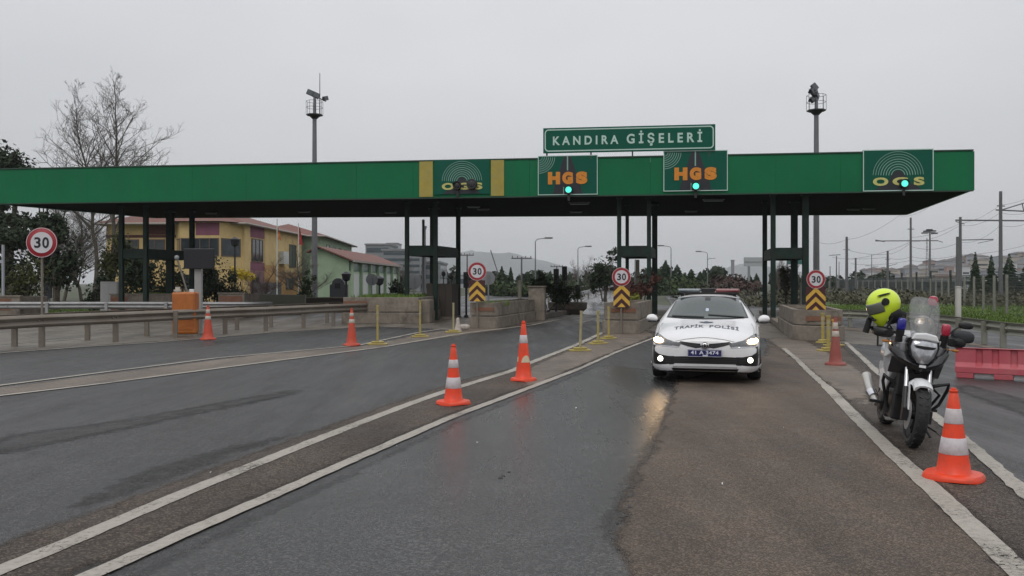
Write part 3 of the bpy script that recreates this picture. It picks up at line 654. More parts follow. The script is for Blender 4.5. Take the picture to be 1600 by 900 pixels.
# ================================================================ GUARD RAILS
def wbeam(mb, path, ztop, face=1):
    """W section swept along a ground path; face +1 = corrugation towards the viewer side (-y)"""
    prof = [(0, 0), (-.018, -.02), (-.075, -.055), (-.08, -.075), (-.02, -.13), (0, -.155), (-.02, -.18), (-.08, -.235), (-.075, -.255), (-.018, -.29), (0, -.31)]
    rings = []
    for i, p in enumerate(path):
        a = path[max(0, i-1)]; b = path[min(len(path)-1, i+1)]; d = (Vector(b)-Vector(a)).normalized(); nn = Vector((-d.y, d.x))*face
        z = ztop[i] if isinstance(ztop, list) else ztop
        rings.append([(p[0]-nn.x*o, p[1]-nn.y*o, z+h_) for o, h_ in [(-q_, w_) for q_, w_ in prof]])
    mb.loft(rings, cap=False, closed=False)
def resample(pts, step):
    out = [Vector(pts[0])]; pts = [Vector(p) for p in pts]
    for a, b in zip(pts, pts[1:]):
        k = max(1, round((b-a).length/step))
        for j in range(1, k+1): out.append(a.lerp(b, j/k))
    return out
def guard_rail(label, pts, ztop, posts, m=None, face=1, post_off=.1, step=4, group=None):
    m = m or M_gal; pts = [Vector(p).to_2d() for p in pts]; t = thing('guard_rail', label, 'guard rail', (pts[0].x, pts[0].y, 0), 0, group)
    path = resample(pts, step); mb = MB(); wbeam(mb, path, ztop, face); mb.build('rail', m, t, world=True, solid=.006, smooth=50)
    mb = MB()
    for p in path[1:-1]: mb.cyl((p.x+face*.0, p.y-.09*face, ztop-.155), (p.x, p.y-.05*face, ztop-.155), .03, n=6)
    mb.build('bolts', m, t, world=True)
    for p in posts:
        p = Vector(p).to_2d(); mb = MB(); s = .065; q_ = p+Vector((0, post_off*face))
        mb.box((q_.x-s, q_.y-.04, 0), (q_.x-s+.012, q_.y+.04, ztop-.03)); mb.box((q_.x+s-.012, q_.y-.04, 0), (q_.x+s, q_.y+.04, ztop-.03)); mb.box((q_.x-s+.0125, q_.y-.04, 0), (q_.x+s-.0125, q_.y-.028, ztop-.03))
        mb.build('post', m, t, world=True)
    return t
guard_rail('rusty galvanised guard rail nearest the camera, left of the roadway', [G(-90, 557), G(62, 543), G(178, 535), G(270, 527.5), G(350, 522), G(414, 518), G(473, 513), G(520, 509), G(583, 505)], .82, [G(-20, 550), G(62, 543), G(178, 535), G(272, 528), G(350, 522), G(414, 518), G(473, 513), G(520, 509)])
guard_rail('second galvanised guard rail set back to back just behind the nearest one', [G(-90, 551), G(27, 542), G(140, 531.5), G(232, 525), G(300, 519.5), G(372, 515), G(425, 511), G(512, 504), G(560, 501.5)], .82, [G(27, 541), G(140, 531), G(232, 525), G(372, 515), G(425, 511), G(512, 504)], face=-1, post_off=.12)
guard_rail('grey galvanised guard rail on the far side of the left lanes', [Vector((-26, 37.4, 0)), Vector((-18, 38, 0)), Vector((-11.6, 37.6, 0)), Vector((-10.6, 38.2, 0))], .80, [Vector((-25.5+2.6*i, 37.6, 0)) for i in range(6)], m=M_steel)
rp = [G(1700, 562), G(1571, 544), G(1541, 538), G(1480, 526), G(1395, 515.5), G(1330, 511.5), G(1240, 509)]
guard_rail('pale galvanised guard rail along the grass verge on the right', rp, .64, [G(1640, 553), G(1571, 544), G(1541, 538), G(1500, 530.5), G(1462, 523.5), G(1420, 518.5), G(1370, 514), G(1330, 511.5), G(1290, 510)], m=mat('olive_galvanised', (.24, .24, .20), .6, .2, var=.1), post_off=.1)
for a, b, z in ((1030, 1190, .7),):
    guard_rail('far guard rail curving behind the police car roof', [G(1200, 477), G(1150, 475), G(1090, 470), G(1060, 465), G(1036, 460)], z, [G(1190, 477), G(1165, 475.7), G(1140, 474.5), G(1115, 472.5), G(1090, 470)], m=M_steel)
def ramp_rail(label, pts):
    """pts: (px, Y, ground z)"""
    p3 = [Vector(((px-800)*Y/F, Y, z)) for px, Y, z in pts]; t = thing('guard_rail', label, 'guard rail', p3[0], 0); out = []
    for a, b in zip(p3, p3[1:]): out += [a.lerp(b, k/5) for k in range(5)]
    out.append(p3[-1]); mb = MB()
    for dz in (.72, .56): mb.tube([p+Vector((0, 0, dz)) for p in out], .05, 6)
    mb.tube([p+Vector((0, 0, .64)) for p in out], .045, 4); mb.build('rail', M_steel, t, world=True)
    for p in out[::2]: mb = MB(); mb.box((p.x-.06, p.y-.06, -.02), (p.x+.06, p.y+.06, p.z+.7)); mb.build('post', M_gal, t, world=True)
ramp_rail('far guard rail along the outer edge of the climbing carriageway', [(843, 60, 0), (872, 85, .2), (905, 120, .55), (945, 165, 1.0), (1000, 210, 1.2)])
ramp_rail('far central guard rail between the two climbing carriageways', [(884, 50, .02), (912, 75, .2), (940, 105, .4), (965, 140, .68), (985, 165, .85)])
# ================================================================ SPEED SIGNS
M_red = mat('sign_red', (.32, .018, .028), .4, var=.08, scale=6)
M_face = mat('sign_face', (.60, .58, .60), .4, var=.06, scale=6)
M_chevy = mat('chevron_yellow', (.62, .38, .05), .45, var=.15, scale=10, dirt=(.4, .25, .08), damt=.5)
M_chevr = mat('chevron_red', (.055, .010, .012), .45, var=.2)
M_backg = mat('sign_back_grey', (.25, .26, .27), .5, .4, var=.1)
def speed_sign(label, base, cx, cy, r, board=None, rz=0, post=None, digits=1.0):
    Y = base.y; k = Y/F; t = thing('speed_limit_sign', label, 'speed limit sign', base, rz, 'speed limit signs')
    zc = CH-(cy-HY)*k; xo = (cx-800)*k-base.x; rr = r*k
    mb = MB(); mb.lathe([(rr*.99, 0), (rr, .003), (rr, .02), (rr*.97, .028)], (xo, 0, zc), 'Y', 36); mb.build('disc', M_red, t, smooth=40)
    mb = MB(); mb.lathe([(rr*.70, -.006), (rr*.70, -.002)], (xo, 0, zc), 'Y', 36); mb.build('sign_face', M_face, t)
    mb = MB(); arc_band(mb, xo, zc, rr*.955, rr*.985, 0, R(360), -.005, -.001, 36); mb.build('rim', M_face, t)
    fit(text_mb('3', .5, .012), xo-rr*.46, xo-rr*.05, zc-rr*.36, zc+rr*.36, -.012).build('digit', M_signblack, t)
    fit(text_mb('0', .5, .012), xo+rr*.05, xo+rr*.48, zc-rr*.37, zc+rr*.36, -.012).build('digit', M_signblack, t)
    mb = MB(); pr = .03
    mb.cyl((0, .06, 0), (0, .06, zc+rr*.5), pr, n=10); mb.build('post', post or M_gal, t, smooth=60)
    mb = MB(); mb.box((xo-.05, .025, zc-.12), (xo+.05, .1, zc-.07)); mb.box((xo-.05, .025, zc+.07), (xo+.05, .1, zc+.12)); mb.build('clamp', M_gal, t)
    if board:
        x0, x1, y0, y1 = board; a, b = (x0-800)*k-base.x, (x1-800)*k-base.x; c, d = CH-(y1-HY)*k, CH-(y0-HY)*k
        bt = MB(); bt.box((a, .01, c), (b, .03, d)); bo = bt.build('chevron_board', M_chevr, t, bevel=.004); mb = MB(); W = b-a; H_ = d-c; m_ = (a+b)/2; th = H_*.205
        for i in range(3):
            top = d-H_*(.02+.40*i); q_ = []
            pts = [(m_, top), (b, top-W*.5), (b, top-W*.5-th), (m_, top-th), (a, top-W*.5-th), (a, top-W*.5)]
            pts = [(x, max(c+.004, z)) for x, z in pts]
            if i == 2: pts = [(m_, top), (m_+(top-c-.004), c+.004), (m_-(top-c-.004), c+.004)]
            if i < 2 and False: pass
            n_ = len(pts)
            if n_ == 6:
                mb.prism([pts[0], pts[1], pts[2], pts[3]], -.0, .009, 0, 'XZ'); mb.prism([pts[0], pts[3], pts[4], pts[5]], -.0, .009, 0, 'XZ')
            else: mb.prism(pts, 0, .009, 0, 'XZ')
        mb.build('chevrons', M_chevy, bo)
    return t
speed_sign('30 speed limit sign alone on a tall post behind the nearest guard rail', G(64, 540), 65, 379, 23.5, rz=.08)
speed_sign('30 sign over a chevron board at the nose of the long planter island', G(745.5, 513.5), 745.5, 424, 14.5, (733, 758, 438, 471))
speed_sign('30 sign over a chevron board left of the police car', G(971, 522), 971, 432.5, 14.8, (958.5, 984, 443, 480))
speed_sign('30 sign over a chevron board right of the police car', G(1273, 532.5), 1275, 436.5, 14.8, (1259.5, 1290, 448, 485))
def round_back(label, px, py, r, Y, ybase=None):
    c = P(px, py, Y); t = thing('round_sign_back', label, 'road sign', (c.x, Y, 0), .1); mb = MB(); mb.lathe([(r, 0), (r, .03)], (0, 0, c.z), 'Y', 28); mb.build('disc', M_backg, t)
    mb = MB(); mb.cyl((0, -.05, 0), (0, -.05, c.z+r*.5), .035, n=8); mb.build('post', M_backg, t)
round_back('grey back of a round sign right behind the speed sign on the long planter', 763, 434.5, .30, 38)
round_back('grey round sign back seen between the canopy columns', 647, 440, .46, 52)
round_back('pale grey round topped sign back in front of the low green building', 581, 437, .34, 50)

# ================================================================ CONES
M_cone = mat('cone_orange', (.78, .055, .012), .42, var=.08, scale=6, dirt=(.36, .07, .04), damt=.6, dscale=7)
M_cone_old = mat('old_cone_orange', (.52, .065, .03), .6, var=.15, scale=6, dirt=(.25, .08, .06), damt=.5, dscale=5)
M_cone_dull = mat('faded_cone_red', (.30, .075, .06), .7, var=.15, scale=6, dirt=(.2, .12, .1), damt=.5, dscale=5)
M_band = mat('cone_band', (.58, .54, .56), .5, var=.08, scale=10, dirt=(.36, .29, .26), damt=.6, dscale=9)
M_band2 = mat('dull_cone_band', (.50, .46, .40), .6, var=.15, scale=10, dirt=(.3, .2, .15), damt=.5, dscale=6)
def cone(label, px, py, h, rb, bands, m=M_cone, mb_=M_band, base_r=.22, tilt=0, rz=0, sq=True, patch=None):
    Y = F*CH/(py-HY)+base_r*.85; t = thing('traffic_cone', label, 'traffic cone', ((px-800)*Y/F, Y, .010), rz, 'traffic cones around the closed lanes')
    t.rotation_euler.x = tilt
    mb = MB(); n = 40
    rings = []
    for r_, z in ((1, 0), (1.0, .022), (.93, .045), (.62, .05)):
        ring = []
        for k in range(n):
            a = 2*math.pi*k/n; e = 1+(.08*abs(math.cos(2*a))**3 if sq else 0)
            ring.append((base_r*r_*e*math.cos(a), base_r*r_*e*math.sin(a), z+.006*math.sin(3*a+px)*(r_ > .95)))
        rings.append(ring)
    mb.loft(rings); mb.build('base', m, t, smooth=50)
    rt = .028; rad = lambda z: rb+(rt-rb)*((z-.045)/(h-.045))
    mb = MB(); mb.lathe([(rad(.045)*1.12, .04), (rad(.07)*1.02, .06)]+[(rad(z), z) for z in [h*q_ for q_ in (.2, .35, .5, .65, .8, .93)]]+[(rt*1.05, h*.945), (rt*1.2, h*.955), (rt*1.2, h*.975), (rt*.8, h*.98), (rt*.75, h), (.008, h)], n=32)
    mb.build('cone_body', m, t, smooth=35)
    for a, b in bands:
        mb = MB(); mb.lathe([(rad(h*a)+.001, h*a), (rad(h*a)+.0035, h*a+.003), (rad(h*b)+.0035, h*b-.003), (rad(h*b)+.001, h*b)], n=32); mb.build('reflective_band', mb_, t, smooth=60)
    return t
cone('bright orange cone with two white bands in front of the motorcycle wheel', 1490, 757, .735, .132, [(.275, .455), (.61, .775)], base_r=.225, tilt=0)
cone('bright orange cone with two clean white bands standing on the double line', 708.5, 635, .79, .125, [(.265, .445), (.605, .74)], base_r=.215, sq=True)
c4 = cone('tall orange cone with one white band and a torn lower band beyond the clean one', 818, 597, .98, .135, [(.625, .76)], base_r=.20)
mb = MB(); hh = .98
def sect(a0, a1, z0, z1, zf):
    rad = lambda z: .135+(.028-.135)*((z-.045)/(hh-.045))+.004; vs = []; n = 10
    for k in range(n+1):
        a = R(a0+(a1-a0)*k/n); q_ = zf(k/n); vs += [(rad(z0)*math.cos(a), rad(z0)*math.sin(a), z0), (rad(q_)*math.cos(a), rad(q_)*math.sin(a), q_)]
    mb.add(vs, [(2*i, 2*i+2, 2*i+3, 2*i+1) for i in range(n)])
sect(250, 340, .30, .42, lambda s: .315+.1*math.sin(s*3.14)**.6); sect(195, 215, .31, .40, lambda s: .39)
tag(mb.build('torn_band', mat('peeling_band', (.62, .52, .36), .6, var=.1), c4, solid=.003), 'peeling remains of the lower white band')
cone('dull orange cone standing nearest the left edge of the photo by the orange box', 325, 531.5, .98, .15, [(.58, .68), (.76, .87)], M_cone_old, M_band2, base_r=.21)
cone('dull orange cone at the end of the guard rail by a yellow bendy post', 549.5, 541, .96, .135, [(.60, .70), (.78, .87)], M_cone_old, M_band2, base_r=.21)
cone('faded dark red cone with grey white bands behind the motorcycle', 1305.5, 572, .92, .125, [(.60, .72), (.76, .90)], M_cone_dull, M_band2, base_r=.20, sq=False)
t = thing('broken_cone', 'small grimy white broken cone lump beside a yellow bendy post', 'broken cone', G(720, 517), .3)
mb = MB(); mb.lathe([(.14, 0), (.10, .12), (.055, .3), (.06, .36), (.05, .43), (.01, .45)], (-.1, 0, 0), n=12); mb.blob((.12, .02, .13), (.2, .12, .09), .7); mb.build('lump', mat('grimy_white', (.42, .37, .33), .8, var=.3, scale=10), t, smooth=50)

# ================================================================ BENDY POSTS
M_py = mat('delineator_yellow', (.36, .29, .075), .6, var=.25, scale=12, dirt=(.25, .2, .12), damt=.6, dscale=6)
M_ppale = mat('delineator_pale', (.36, .32, .18), .65, var=.2, scale=12, dirt=(.2, .17, .12), damt=.6, dscale=6)
def bendy(label, px, py, top, m=M_py, r=.031, lean=(0, 0), kind=0):
    b = G(px, py); h = (py-top)*b.y/F; t = thing('delineator_post', label, 'bendy post', b, random.Random(px).uniform(0, 1), 'yellow bendy posts beside the lanes')
    mb = MB(); mb.tube([(0, 0, .09), (lean[0]*.4, lean[1]*.4, h*.5), (lean[0], lean[1], h)], r, 10); mb.lathe([(r*1.25, .0), (r*1.25, .05)], (lean[0], lean[1], h-.03), n=10); mb.build('pole', m, t, smooth=50)
    for z in (.62, .78):
        mb = MB(); mb.lathe([(r+.002, h*z), (r+.003, h*z+.01), (r+.003, h*z+.07), (r+.002, h*z+.08)], (lean[0]*z, lean[1]*z, 0), n=10); mb.build('reflective_ring', M_ppale, t)
    mb = MB(); mb.box((-.26, -.12, 0), (.26, .12, .05)); mb.box((-.16, -.08, .052), (.16, .08, .1)); mb.build('foot', M_py, t, bevel=.02); return t
bendy('yellow bendy post on a yellow foot right of the cone at the guard rail end', 590, 539, 478)
bendy('yellow bendy post in front of the broad low wall island', 656.5, 527, 470)
bendy('pale bendy post next to the broken white cone lump', 708.5, 520, 474, M_ppale)
bendy('dirty yellow bendy post furthest left of the three before the central island', 906.5, 549, 487, M_ppale, lean=(.03, 0))
bendy('middle yellow bendy post of the three before the central island', 934.5, 538, 487)
bendy('bright yellow bendy post touching the corner of the central island', 951, 530, 480)
bendy('yellow bendy post right beside the sign post on the right hand island', 1285.5, 536, 490, r=.045)
bendy('second yellow bendy post at the right hand island just behind the faded cone', 1294.5, 549, 494, r=.045)
bendy('short orange topped bendy post behind the faded dark red cone', 1303, 541, 500, mat('delineator_orange', (.5, .27, .05), .6, var=.2), r=.05)

# ================================================================ FLOODLIGHT MASTS
M_mast = mat('mast_grey', (.16, .16, .17), .5, .4, var=.12, scale=2)
M_mastd = mat('mast_dark', (.035, .035, .04), .5, .3, var=.2)
def mast(label, px, ptop, pplat, Y, r0, r1, layout):
    x = (px-800)*Y/F; t = thing('floodlight_mast', label, 'floodlight mast', (x, Y, 0), 0, 'tall floodlight masts behind the canopy'); k = Y/F
    zp = CH+(HY-pplat)*k; zt = CH+(HY-ptop)*k
    mb = MB(); mb.cyl((0, 0, 0), (0, 0, zp), r0, r1, 14); mb.cyl((0, 0, zp), (0, 0, zt-1.0*0), r1*.8, r1*.6, 10); mb.build('pole', M_mast, t, smooth=60)
    w = .54; mb = MB()
    mb.prism([(w*math.cos(R(22.5+45*i)), w*math.sin(R(22.5+45*i))) for i in range(8)], zp-.06, zp); mb.cyl((0, 0, zp-.3), (0, 0, zp-.061), r1*1.1, .4, 10); mb.build('platform', M_mastd, t)
    mb = MB()
    for z in (.45, .85): mb.tube([(w*math.cos(R(22.5+45*i)), w*math.sin(R(22.5+45*i)), zp+z) for i in range(8)], .013, 5, closed=True)
    for i in range(8): a = R(22.5+45*i); mb.cyl((w*math.cos(a), w*math.sin(a), zp), (w*math.cos(a), w*math.sin(a), zp+.85), .013, n=5)
    mb.build('railing', M_mastd, t)
    for (dx, dz, s, ry, rz) in layout:
        M = Matrix.Translation((dx, 0, zp+dz)) @ Matrix.Rotation(rz, 4, 'Z') @ Matrix.Rotation(ry, 4, 'Y')
        mb = MB(); mb.box((-.22*s, -.06, -.17*s), (.22*s, .1, .17*s)); mb.prism([(-.12*s, .1), (.12*s, .1), (.07*s, .28), (-.07*s, .28)], -.1*s, .1*s); mb.xf(M); mb.build('floodlight', M_mastd, t)
        mb = MB(); mb.box((-.19*s, -.075, -.14*s), (.19*s, -.062, .14*s)); mb.xf(M); mb.build('lens', M_lamp, t)
    return t, zp, zt
t, zp, zt = mast('tall floodlight mast with a thin antenna rising behind the left half of the canopy', 491.5, 146, 179, 56, .21, .13, [(-.28, 1.42, 1, .4, 0), (.1, 1.25, 1, .4, .3), (.72, 1.05, .8, -.3, .9)])
mb = MB(); mb.cyl((-.2, 0, zp+1.3), (.75, 0, zp+.85), .04, n=6); mb.build('cross_arm', M_mastd, t)
mb = MB(); mb.cyl((.33, .05, zp), (.33, .05, zp+2.7), .035, .02, 6); mb.build('antenna', M_mastd, t)
t, zp, zt = mast('tall floodlight mast without antenna rising behind the right half of the canopy', 1275.5, 136, 172, 50, .19, .13, [(-.1, 1.35, .9, .9, 0), (-.2, 1.1, .9, .9, .5), (.05, .85, .9, .6, .9), (-.22, .6, .7, .9, .4)])

# ================================================================ BOXES AND POSTS BEHIND THE RAILS
t = thing('orange_cabinet', 'orange plastic cabinet standing between the guard rails', 'cabinet', G(287, 525.5), .1)
M_cab = mat('cabinet_orange', (.42, .13, .02), .5, var=.12, scale=5, dirt=(.22, .05, .03), damt=.5)
k = t.location.y/F; mb = MB(); mb.box((-.36, 0, .06), (.34, .5, 1.34)); mb.build('cabinet_body', M_cab, t, bevel=.06); mb = MB(); mb.box((-.30, -.012, .2), (.28, -.003, 1.2)); mb.build('door', M_cab, t, bevel=.005)
mb = MB(); mb.box((-.30, .02, 1.36), (-.12, .2, 1.42)); mb.cyl((-.2, .1, 1.2), (-.2, .1, 1.5), .07, n=10); mb.build('fitting', M_band2, t)
mb = MB(); mb.box((-.4, -.03, 0), (.38, .55, .06)); mb.build('base', M_conc, t)
t = thing('lane_display', 'back of a dark lane display board on a pale grey post beside the orange cabinet', 'display board', G(309, 522), 0)
k = t.location.y/F; mb = MB(); mb.box((-.11, 0, 0), (.11, .14, CH+(HY-416)*k)); mb.box((-.2, -.05, 0), (.2, .2, .06)); mb.build('post', mat('pale_post', (.30, .30, .29), .6, var=.1), t, bevel=.01)
mb = MB(); mb.box((-20*k, -.12, CH+(HY-420)*k), (27*k, -.02, CH+(HY-388.5)*k)); mb.build('display_box', mat('display_dark', (.008, .009, .013), .5, var=.2), t, bevel=.02)
mb = MB(); mb.box((-.28, .02, 1.15), (-.13, .1, 1.42)); mb.build('call_box', M_white, t, bevel=.01)
t = thing('barrier_arm', 'raised thin barrier arm leaning behind the orange cabinet', 'barrier', P(297, 457, 34)*Vector((1, 1, 0)) if False else Vector((P(297, 457, 34).x, 34, 0)), 0)
mb = MB(); mb.cyl((0, 0, .9), (-.50, 0, 2.55), .035, n=6); mb.build('arm', M_gal, t); mb = MB(); mb.box((-.15, -.15, 0), (.15, .15, 1.0)); mb.build('motor_box', M_backg, t, bevel=.02)
mb = MB(); mb.blob((-.52, 0, 2.62), (.09, .07, .09), .8); mb.build('tip', M_backg, t)
t = thing('switch_cabinet', 'white electric cabinet beside a column behind the rear guard rail', 'cabinet', G(170, 492), .1)
k = t.location.y/F; mb = MB(); mb.box((-.42, 0, .1), (.42, .5, CH-(440-HY)*k)); mb.build('cabinet_body', mat('cabinet_white', (.42, .42, .41), .5, var=.06), t, bevel=.01); mb = MB(); mb.box((-.38, -.01, .18), (-.01, -.003, 1.6)); mb.box((.01, -.01, .18), (.38, -.003, 1.6)); mb.build('door', mat('cabinet_door', (.46, .46, .45), .5, var=.05), t); mb = MB(); mb.box((-.46, -.04, 0), (.46, .54, .1)); mb.build('base', M_conc, t)
t = thing('matrix_sign', 'tall narrow black sign board behind the lone speed sign', 'sign board', G(74, 486), .0)
k = t.location.y/F; mb = MB(); mb.box((-.22, 0, CH-(466-HY)*k), (.22, .12, CH-(408-HY)*k)); mb.build('board', M_signblack, t, bevel=.01); mb = MB(); mb.cyl((0, .17, 0), (0, .17, CH+.9), .05, n=8); mb.build('post', M_backg, t)
t = thing('gantry_post', 'pale grey barrier post at the far left edge of the photo', 'post', G(5, 494), 0)
mb = MB(); mb.cyl((0, 0, 0), (0, 0, 3.5), .07, n=10); mb.lathe([(.16, 0), (.08, .35)], n=10); mb.box((-.25, -.05, 2.6), (0, .05, 2.75)); mb.build('pole', mat('post_grey', (.36, .38, .42), .5, var=.08), t, smooth=50)
def lantern(label, px, py, ptop, Y):
    x = (px-800)*Y/F; z = CH+(HY-ptop)*Y/F; t = thing('park_lamp', label, 'street lamp', (x, Y, 0), 0)
    mb = MB(); mb.cyl((0, 0, 0), (0, 0, z-.55), .055, n=8); mb.lathe([(.12, 0), (.06, .4)], n=10); mb.build('pole', M_mastd, t)
    mb = MB(); mb.lathe([(.05, z-.56), (.22, z-.45), (.27, z-.15), (.3, z-.12), (.1, z), (.01, z+.04)], n=10); mb.build('lantern_head', M_mastd, t)
lantern('black lamp post with lantern head in front of the bay window', 367, 480, 371, 52)
lantern('short black lamp post seen through the boarded booth columns', 541, 470, 425, 50)
lantern('black lamp post before the white garage wall of the green building', 593, 470, 432, 52)
t = thing('phone_cabinet', 'dark grey round topped cabinet in front of the green gable', 'cabinet', G(528, 483), 0)
k = t.location.y/F; mb = MB(); w = .52; H_ = 1.55
mb.prism([(-w, 0), (w, 0), (w, H_)]+[(w*.75*math.cos(R(a))+w*.0, H_+w*.75*math.sin(R(a))) for a in range(0, 181, 20)]+[(-w, H_)], 0, .7, plane='XZ'); mb.build('cabinet_body', mat('charcoal', (.028, .03, .036), .6, var=.2), t, bevel=.02)
mb = MB(); mb.box((-.2, -.02, 1.3), (.15, -.003, 1.62)); mb.build('window', M_unlit, t)
def litpole(label, px, base, top, kind='ped'):
    b = G(px, base); z = (base-top)*b.y/F; t = thing('lane_signal_post', label, 'signal post', b, 0, 'slim signal posts by the islands')
    mb = MB(); mb.cyl((0, 0, 0), (0, 0, z-.3), .05, n=8); mb.lathe([(.14, 0), (.07, .12)], n=10); mb.build('pole', M_mastd if kind != 'ped' else M_backg, t)
    mb = MB(); mb.box((-.13, -.1, z-.75), (.13, .1, z)); mb.lathe([(.06, -.16), (.08, -.101)], (0, 0, z-.22), 'Y', 12); mb.lathe([(.06, -.16), (.08, -.101)], (0, 0, z-.52), 'Y', 12); mb.build('signal_head', M_black, t, bevel=.01)
    if kind == 'arm': mb = MB(); mb.cyl((0, 0, z-1.1), (.55, 0, z-1.15), .035, n=6); mb.box((.4, -.06, z-1.25), (.65, .06, z-1.05)); mb.build('arm', M_mastd, t)
litpole('slim black signal post with a side arm behind the concrete pillar', 869, 494, 420, 'arm')
litpole('slim black signal post rising from the round shrub tub', 882, 491, 416, 'tall')
litpole('lone grey signal post with a black head on the lane before the bridge', 902.5, 489, 445, 'ped')
litpole('thin black post by the columns left of the long planter speed sign', 728.5, 496, 425, 'tall')
for px, top, Y in ((694, 428, 39.9), (706, 433, 40.6)):
    t = thing('ball_lamp', 'thin post with a dark ball head above the %s of the boarded booth' % ('left half' if px == 694 else 'right edge'), 'lamp', ((px-800)*Y/F, Y-.4, 0), 0)
    z = CH+(HY-top)*Y/F; mb = MB(); mb.cyl((0, 0, 0), (0, 0, z), .025, n=6); mb.build('pole', M_mastd, t); mb = MB(); mb.blob((0, 0, z), (.1, .1, .12)); mb.build('ball_head', M_mastd, t)
def round_post(label, px, base, top, r, m, cap=True):
    b = G(px, base); z = (base-top)*b.y/F; t = thing('marker_post', label, 'post', b, 0); mb = MB(); mb.lathe([(r, 0), (r, z), (r*.9, z+.01)], n=14); mb.build('pole', m, t, smooth=50)
    if cap: mb = MB(); mb.lathe([(r*1.1, z+.012), (r*1.1, z+.05), (r*.4, z+.07)], n=14); mb.build('cap', m, t)
M_pw = mat('post_white', (.42, .41, .38), .6, var=.1, dirt=(.25, .23, .18), damt=.4)
round_post('thick pale concrete post on the verge behind the motorcycle screen', 1497, 508, 450, .11, M_pw)
round_post('white pipe post on the right hand island between columns and chevrons', 1253.5, 497, 444, .11, M_pw)
round_post('tan round post standing on the long planter beyond its speed sign', 812, 497, 440, .09, mat('post_tan', (.30, .28, .22), .7, var=.15))
round_post('tan round post standing behind the red shrub of the central island', 996, 494, 408, .10, MATS['post_tan'])
round_post('pale round post between the broad island and the boarded booth', 661.5, 491, 345, .07, M_backg)
# red and white water barriers
M_bar = mat('barrier_red', (.42, .075, .095), .5, var=.1, scale=3, dirt=(.45, .18, .18), damt=.3, dscale=2)
a, b = G(1492, 590), G(1660, 599); d = (b-a).normalized(); an = math.atan2(d.y, d.x)
def barrier(label, o, L=1.35):
    t = thing('water_barrier', label, 'plastic barrier', o, an, 'red plastic barriers across the right lane'); mb = MB(); zb, h = .09, .40
    prof = [(.0, .0), (.0, .10), (.055, .17), (.06, .40), (.03, .42), (.17, .42), (.14, .40), (.145, .17), (.2, .10), (.2, .0)]
    def ring(x, push=0): return [(x, y+(push if .14 < z < .41 and y < .1 else (-push if .14 < z < .41 else 0)), z) for y, z in prof]
    xs = []; x = 0; rings = [ring(0), ring(.02)]
    for c in (.36, .60, .87, 1.12):
        if c+.06 < L: rings += [ring(c-.055), ring(c-.035, .035), ring(c+.035, .035), ring(c+.055)]
    rings += [ring(L-.02), ring(L)]
    mb.loft(rings); mb.xf(Matrix.Translation((0, 0, .09))); mb.build('barrier_body', M_bar, t, bevel=.008)
    for x0, x1 in ((.02, .28), (.58, .86), (L-.25, L-.02)): mb = MB(); mb.box((x0, .005, 0), (x1, .195, .089)); mb.build('foot', M_bar, t, bevel=.01)
    
    for x0, x1 in ((.285, .575), (.865, L-.26)): mb = MB(); mb.box((x0, .06, .03), (x1, .1, .086)); mb.build('insert', M_band, t)
    return t
bt = barrier('red plastic water barrier standing behind the front cone at the right edge', a)
# ================================================================ VEGETATION
def fol(name, c, v=.5, sc=1.2):
    return mat(name, c, .75, var=v, scale=sc, spec=.25)
M_leaf_dk = fol('leaf_dark', (.022, .034, .016)); M_leaf = fol('leaf_mid', (.042, .062, .024)); M_leaf_y = fol('forsythia', (.55, .42, .03), .3)
M_leaf_r = fol('leaf_reddish', (.10, .045, .035)); M_con = fol('conifer_green', (.034, .058, .030)); M_ivy = fol('ivy', (.055, .062, .02))
M_bark = mat('bark', (.085, .072, .058), .9, var=.3, scale=6, bump=.5, bscale=20)
M_twig = mat('twig', (.10, .088, .078), .9, var=.25)
def leaves(mb, c, rad, n, size, rnd, flat=1.0, shell=.35):
    for _ in range(n):
        d = Vector((rnd.gauss(0, 1), rnd.gauss(0, 1), rnd.gauss(0, 1))).normalized(); r = rnd.random()**shell
        p = Vector(c)+Vector((d.x*rad[0], d.y*rad[1], d.z*rad[2]))*r
        nn = (d+Vector((rnd.gauss(0, .6), rnd.gauss(0, .6), rnd.gauss(0, .6)+.3))).normalized(); u_ = nn.orthogonal().normalized(); u_.rotate(Matrix.Rotation(rnd.random()*6.28, 3, nn)); w_ = nn.cross(u_)
        s = size*rnd.uniform(.5, 1.4)
        mb.add([p-u_*s, p-w_*s*.55, p+u_*s, p+w_*s*.55], [(0, 1, 2, 3)])
def bush(name, label, cat, loc, blobs, n, size, m, seed, group=None, trunk=.06, th=None, stems=5):
    rnd = random.Random(seed); t = thing(name, label, cat, loc, 0, group); mb = MB(); tot = sum(b[1][0]*b[1][2] for b in blobs)
    for c, r_ in blobs:
        k = int(n*r_[0]*r_[2]/tot)
        for _ in range(7):                                      # uneven clumps
            d = Vector((rnd.gauss(0, 1), rnd.gauss(0, 1), rnd.gauss(0, 1))).normalized()*rnd.uniform(.35, .85)
            leaves(mb, (c[0]+d.x*r_[0], c[1]+d.y*r_[1], c[2]+d.z*r_[2]), tuple(q*rnd.uniform(.25, .5) for q in r_), k//9, size, rnd)
        leaves(mb, c, r_, k*2//9, size, rnd)
    mb.build('crown', m, t, autofix=False)
    mb = MB(); top = max(c[2] for c, r_ in blobs)
    for i in range(stems):
        c, r_ = blobs[i % len(blobs)]; mb.tube([(rnd.uniform(-.1, .1)*stems*.4, rnd.uniform(-.1, .1), 0), (c[0]*.4, c[1]*.4, c[2]*.5), (c[0]+rnd.uniform(-.4, .4)*r_[0], c[1], c[2]+r_[2]*.3)], [trunk, trunk*.7, trunk*.2], 6)
    mb.build('trunk', M_bark, t); return t
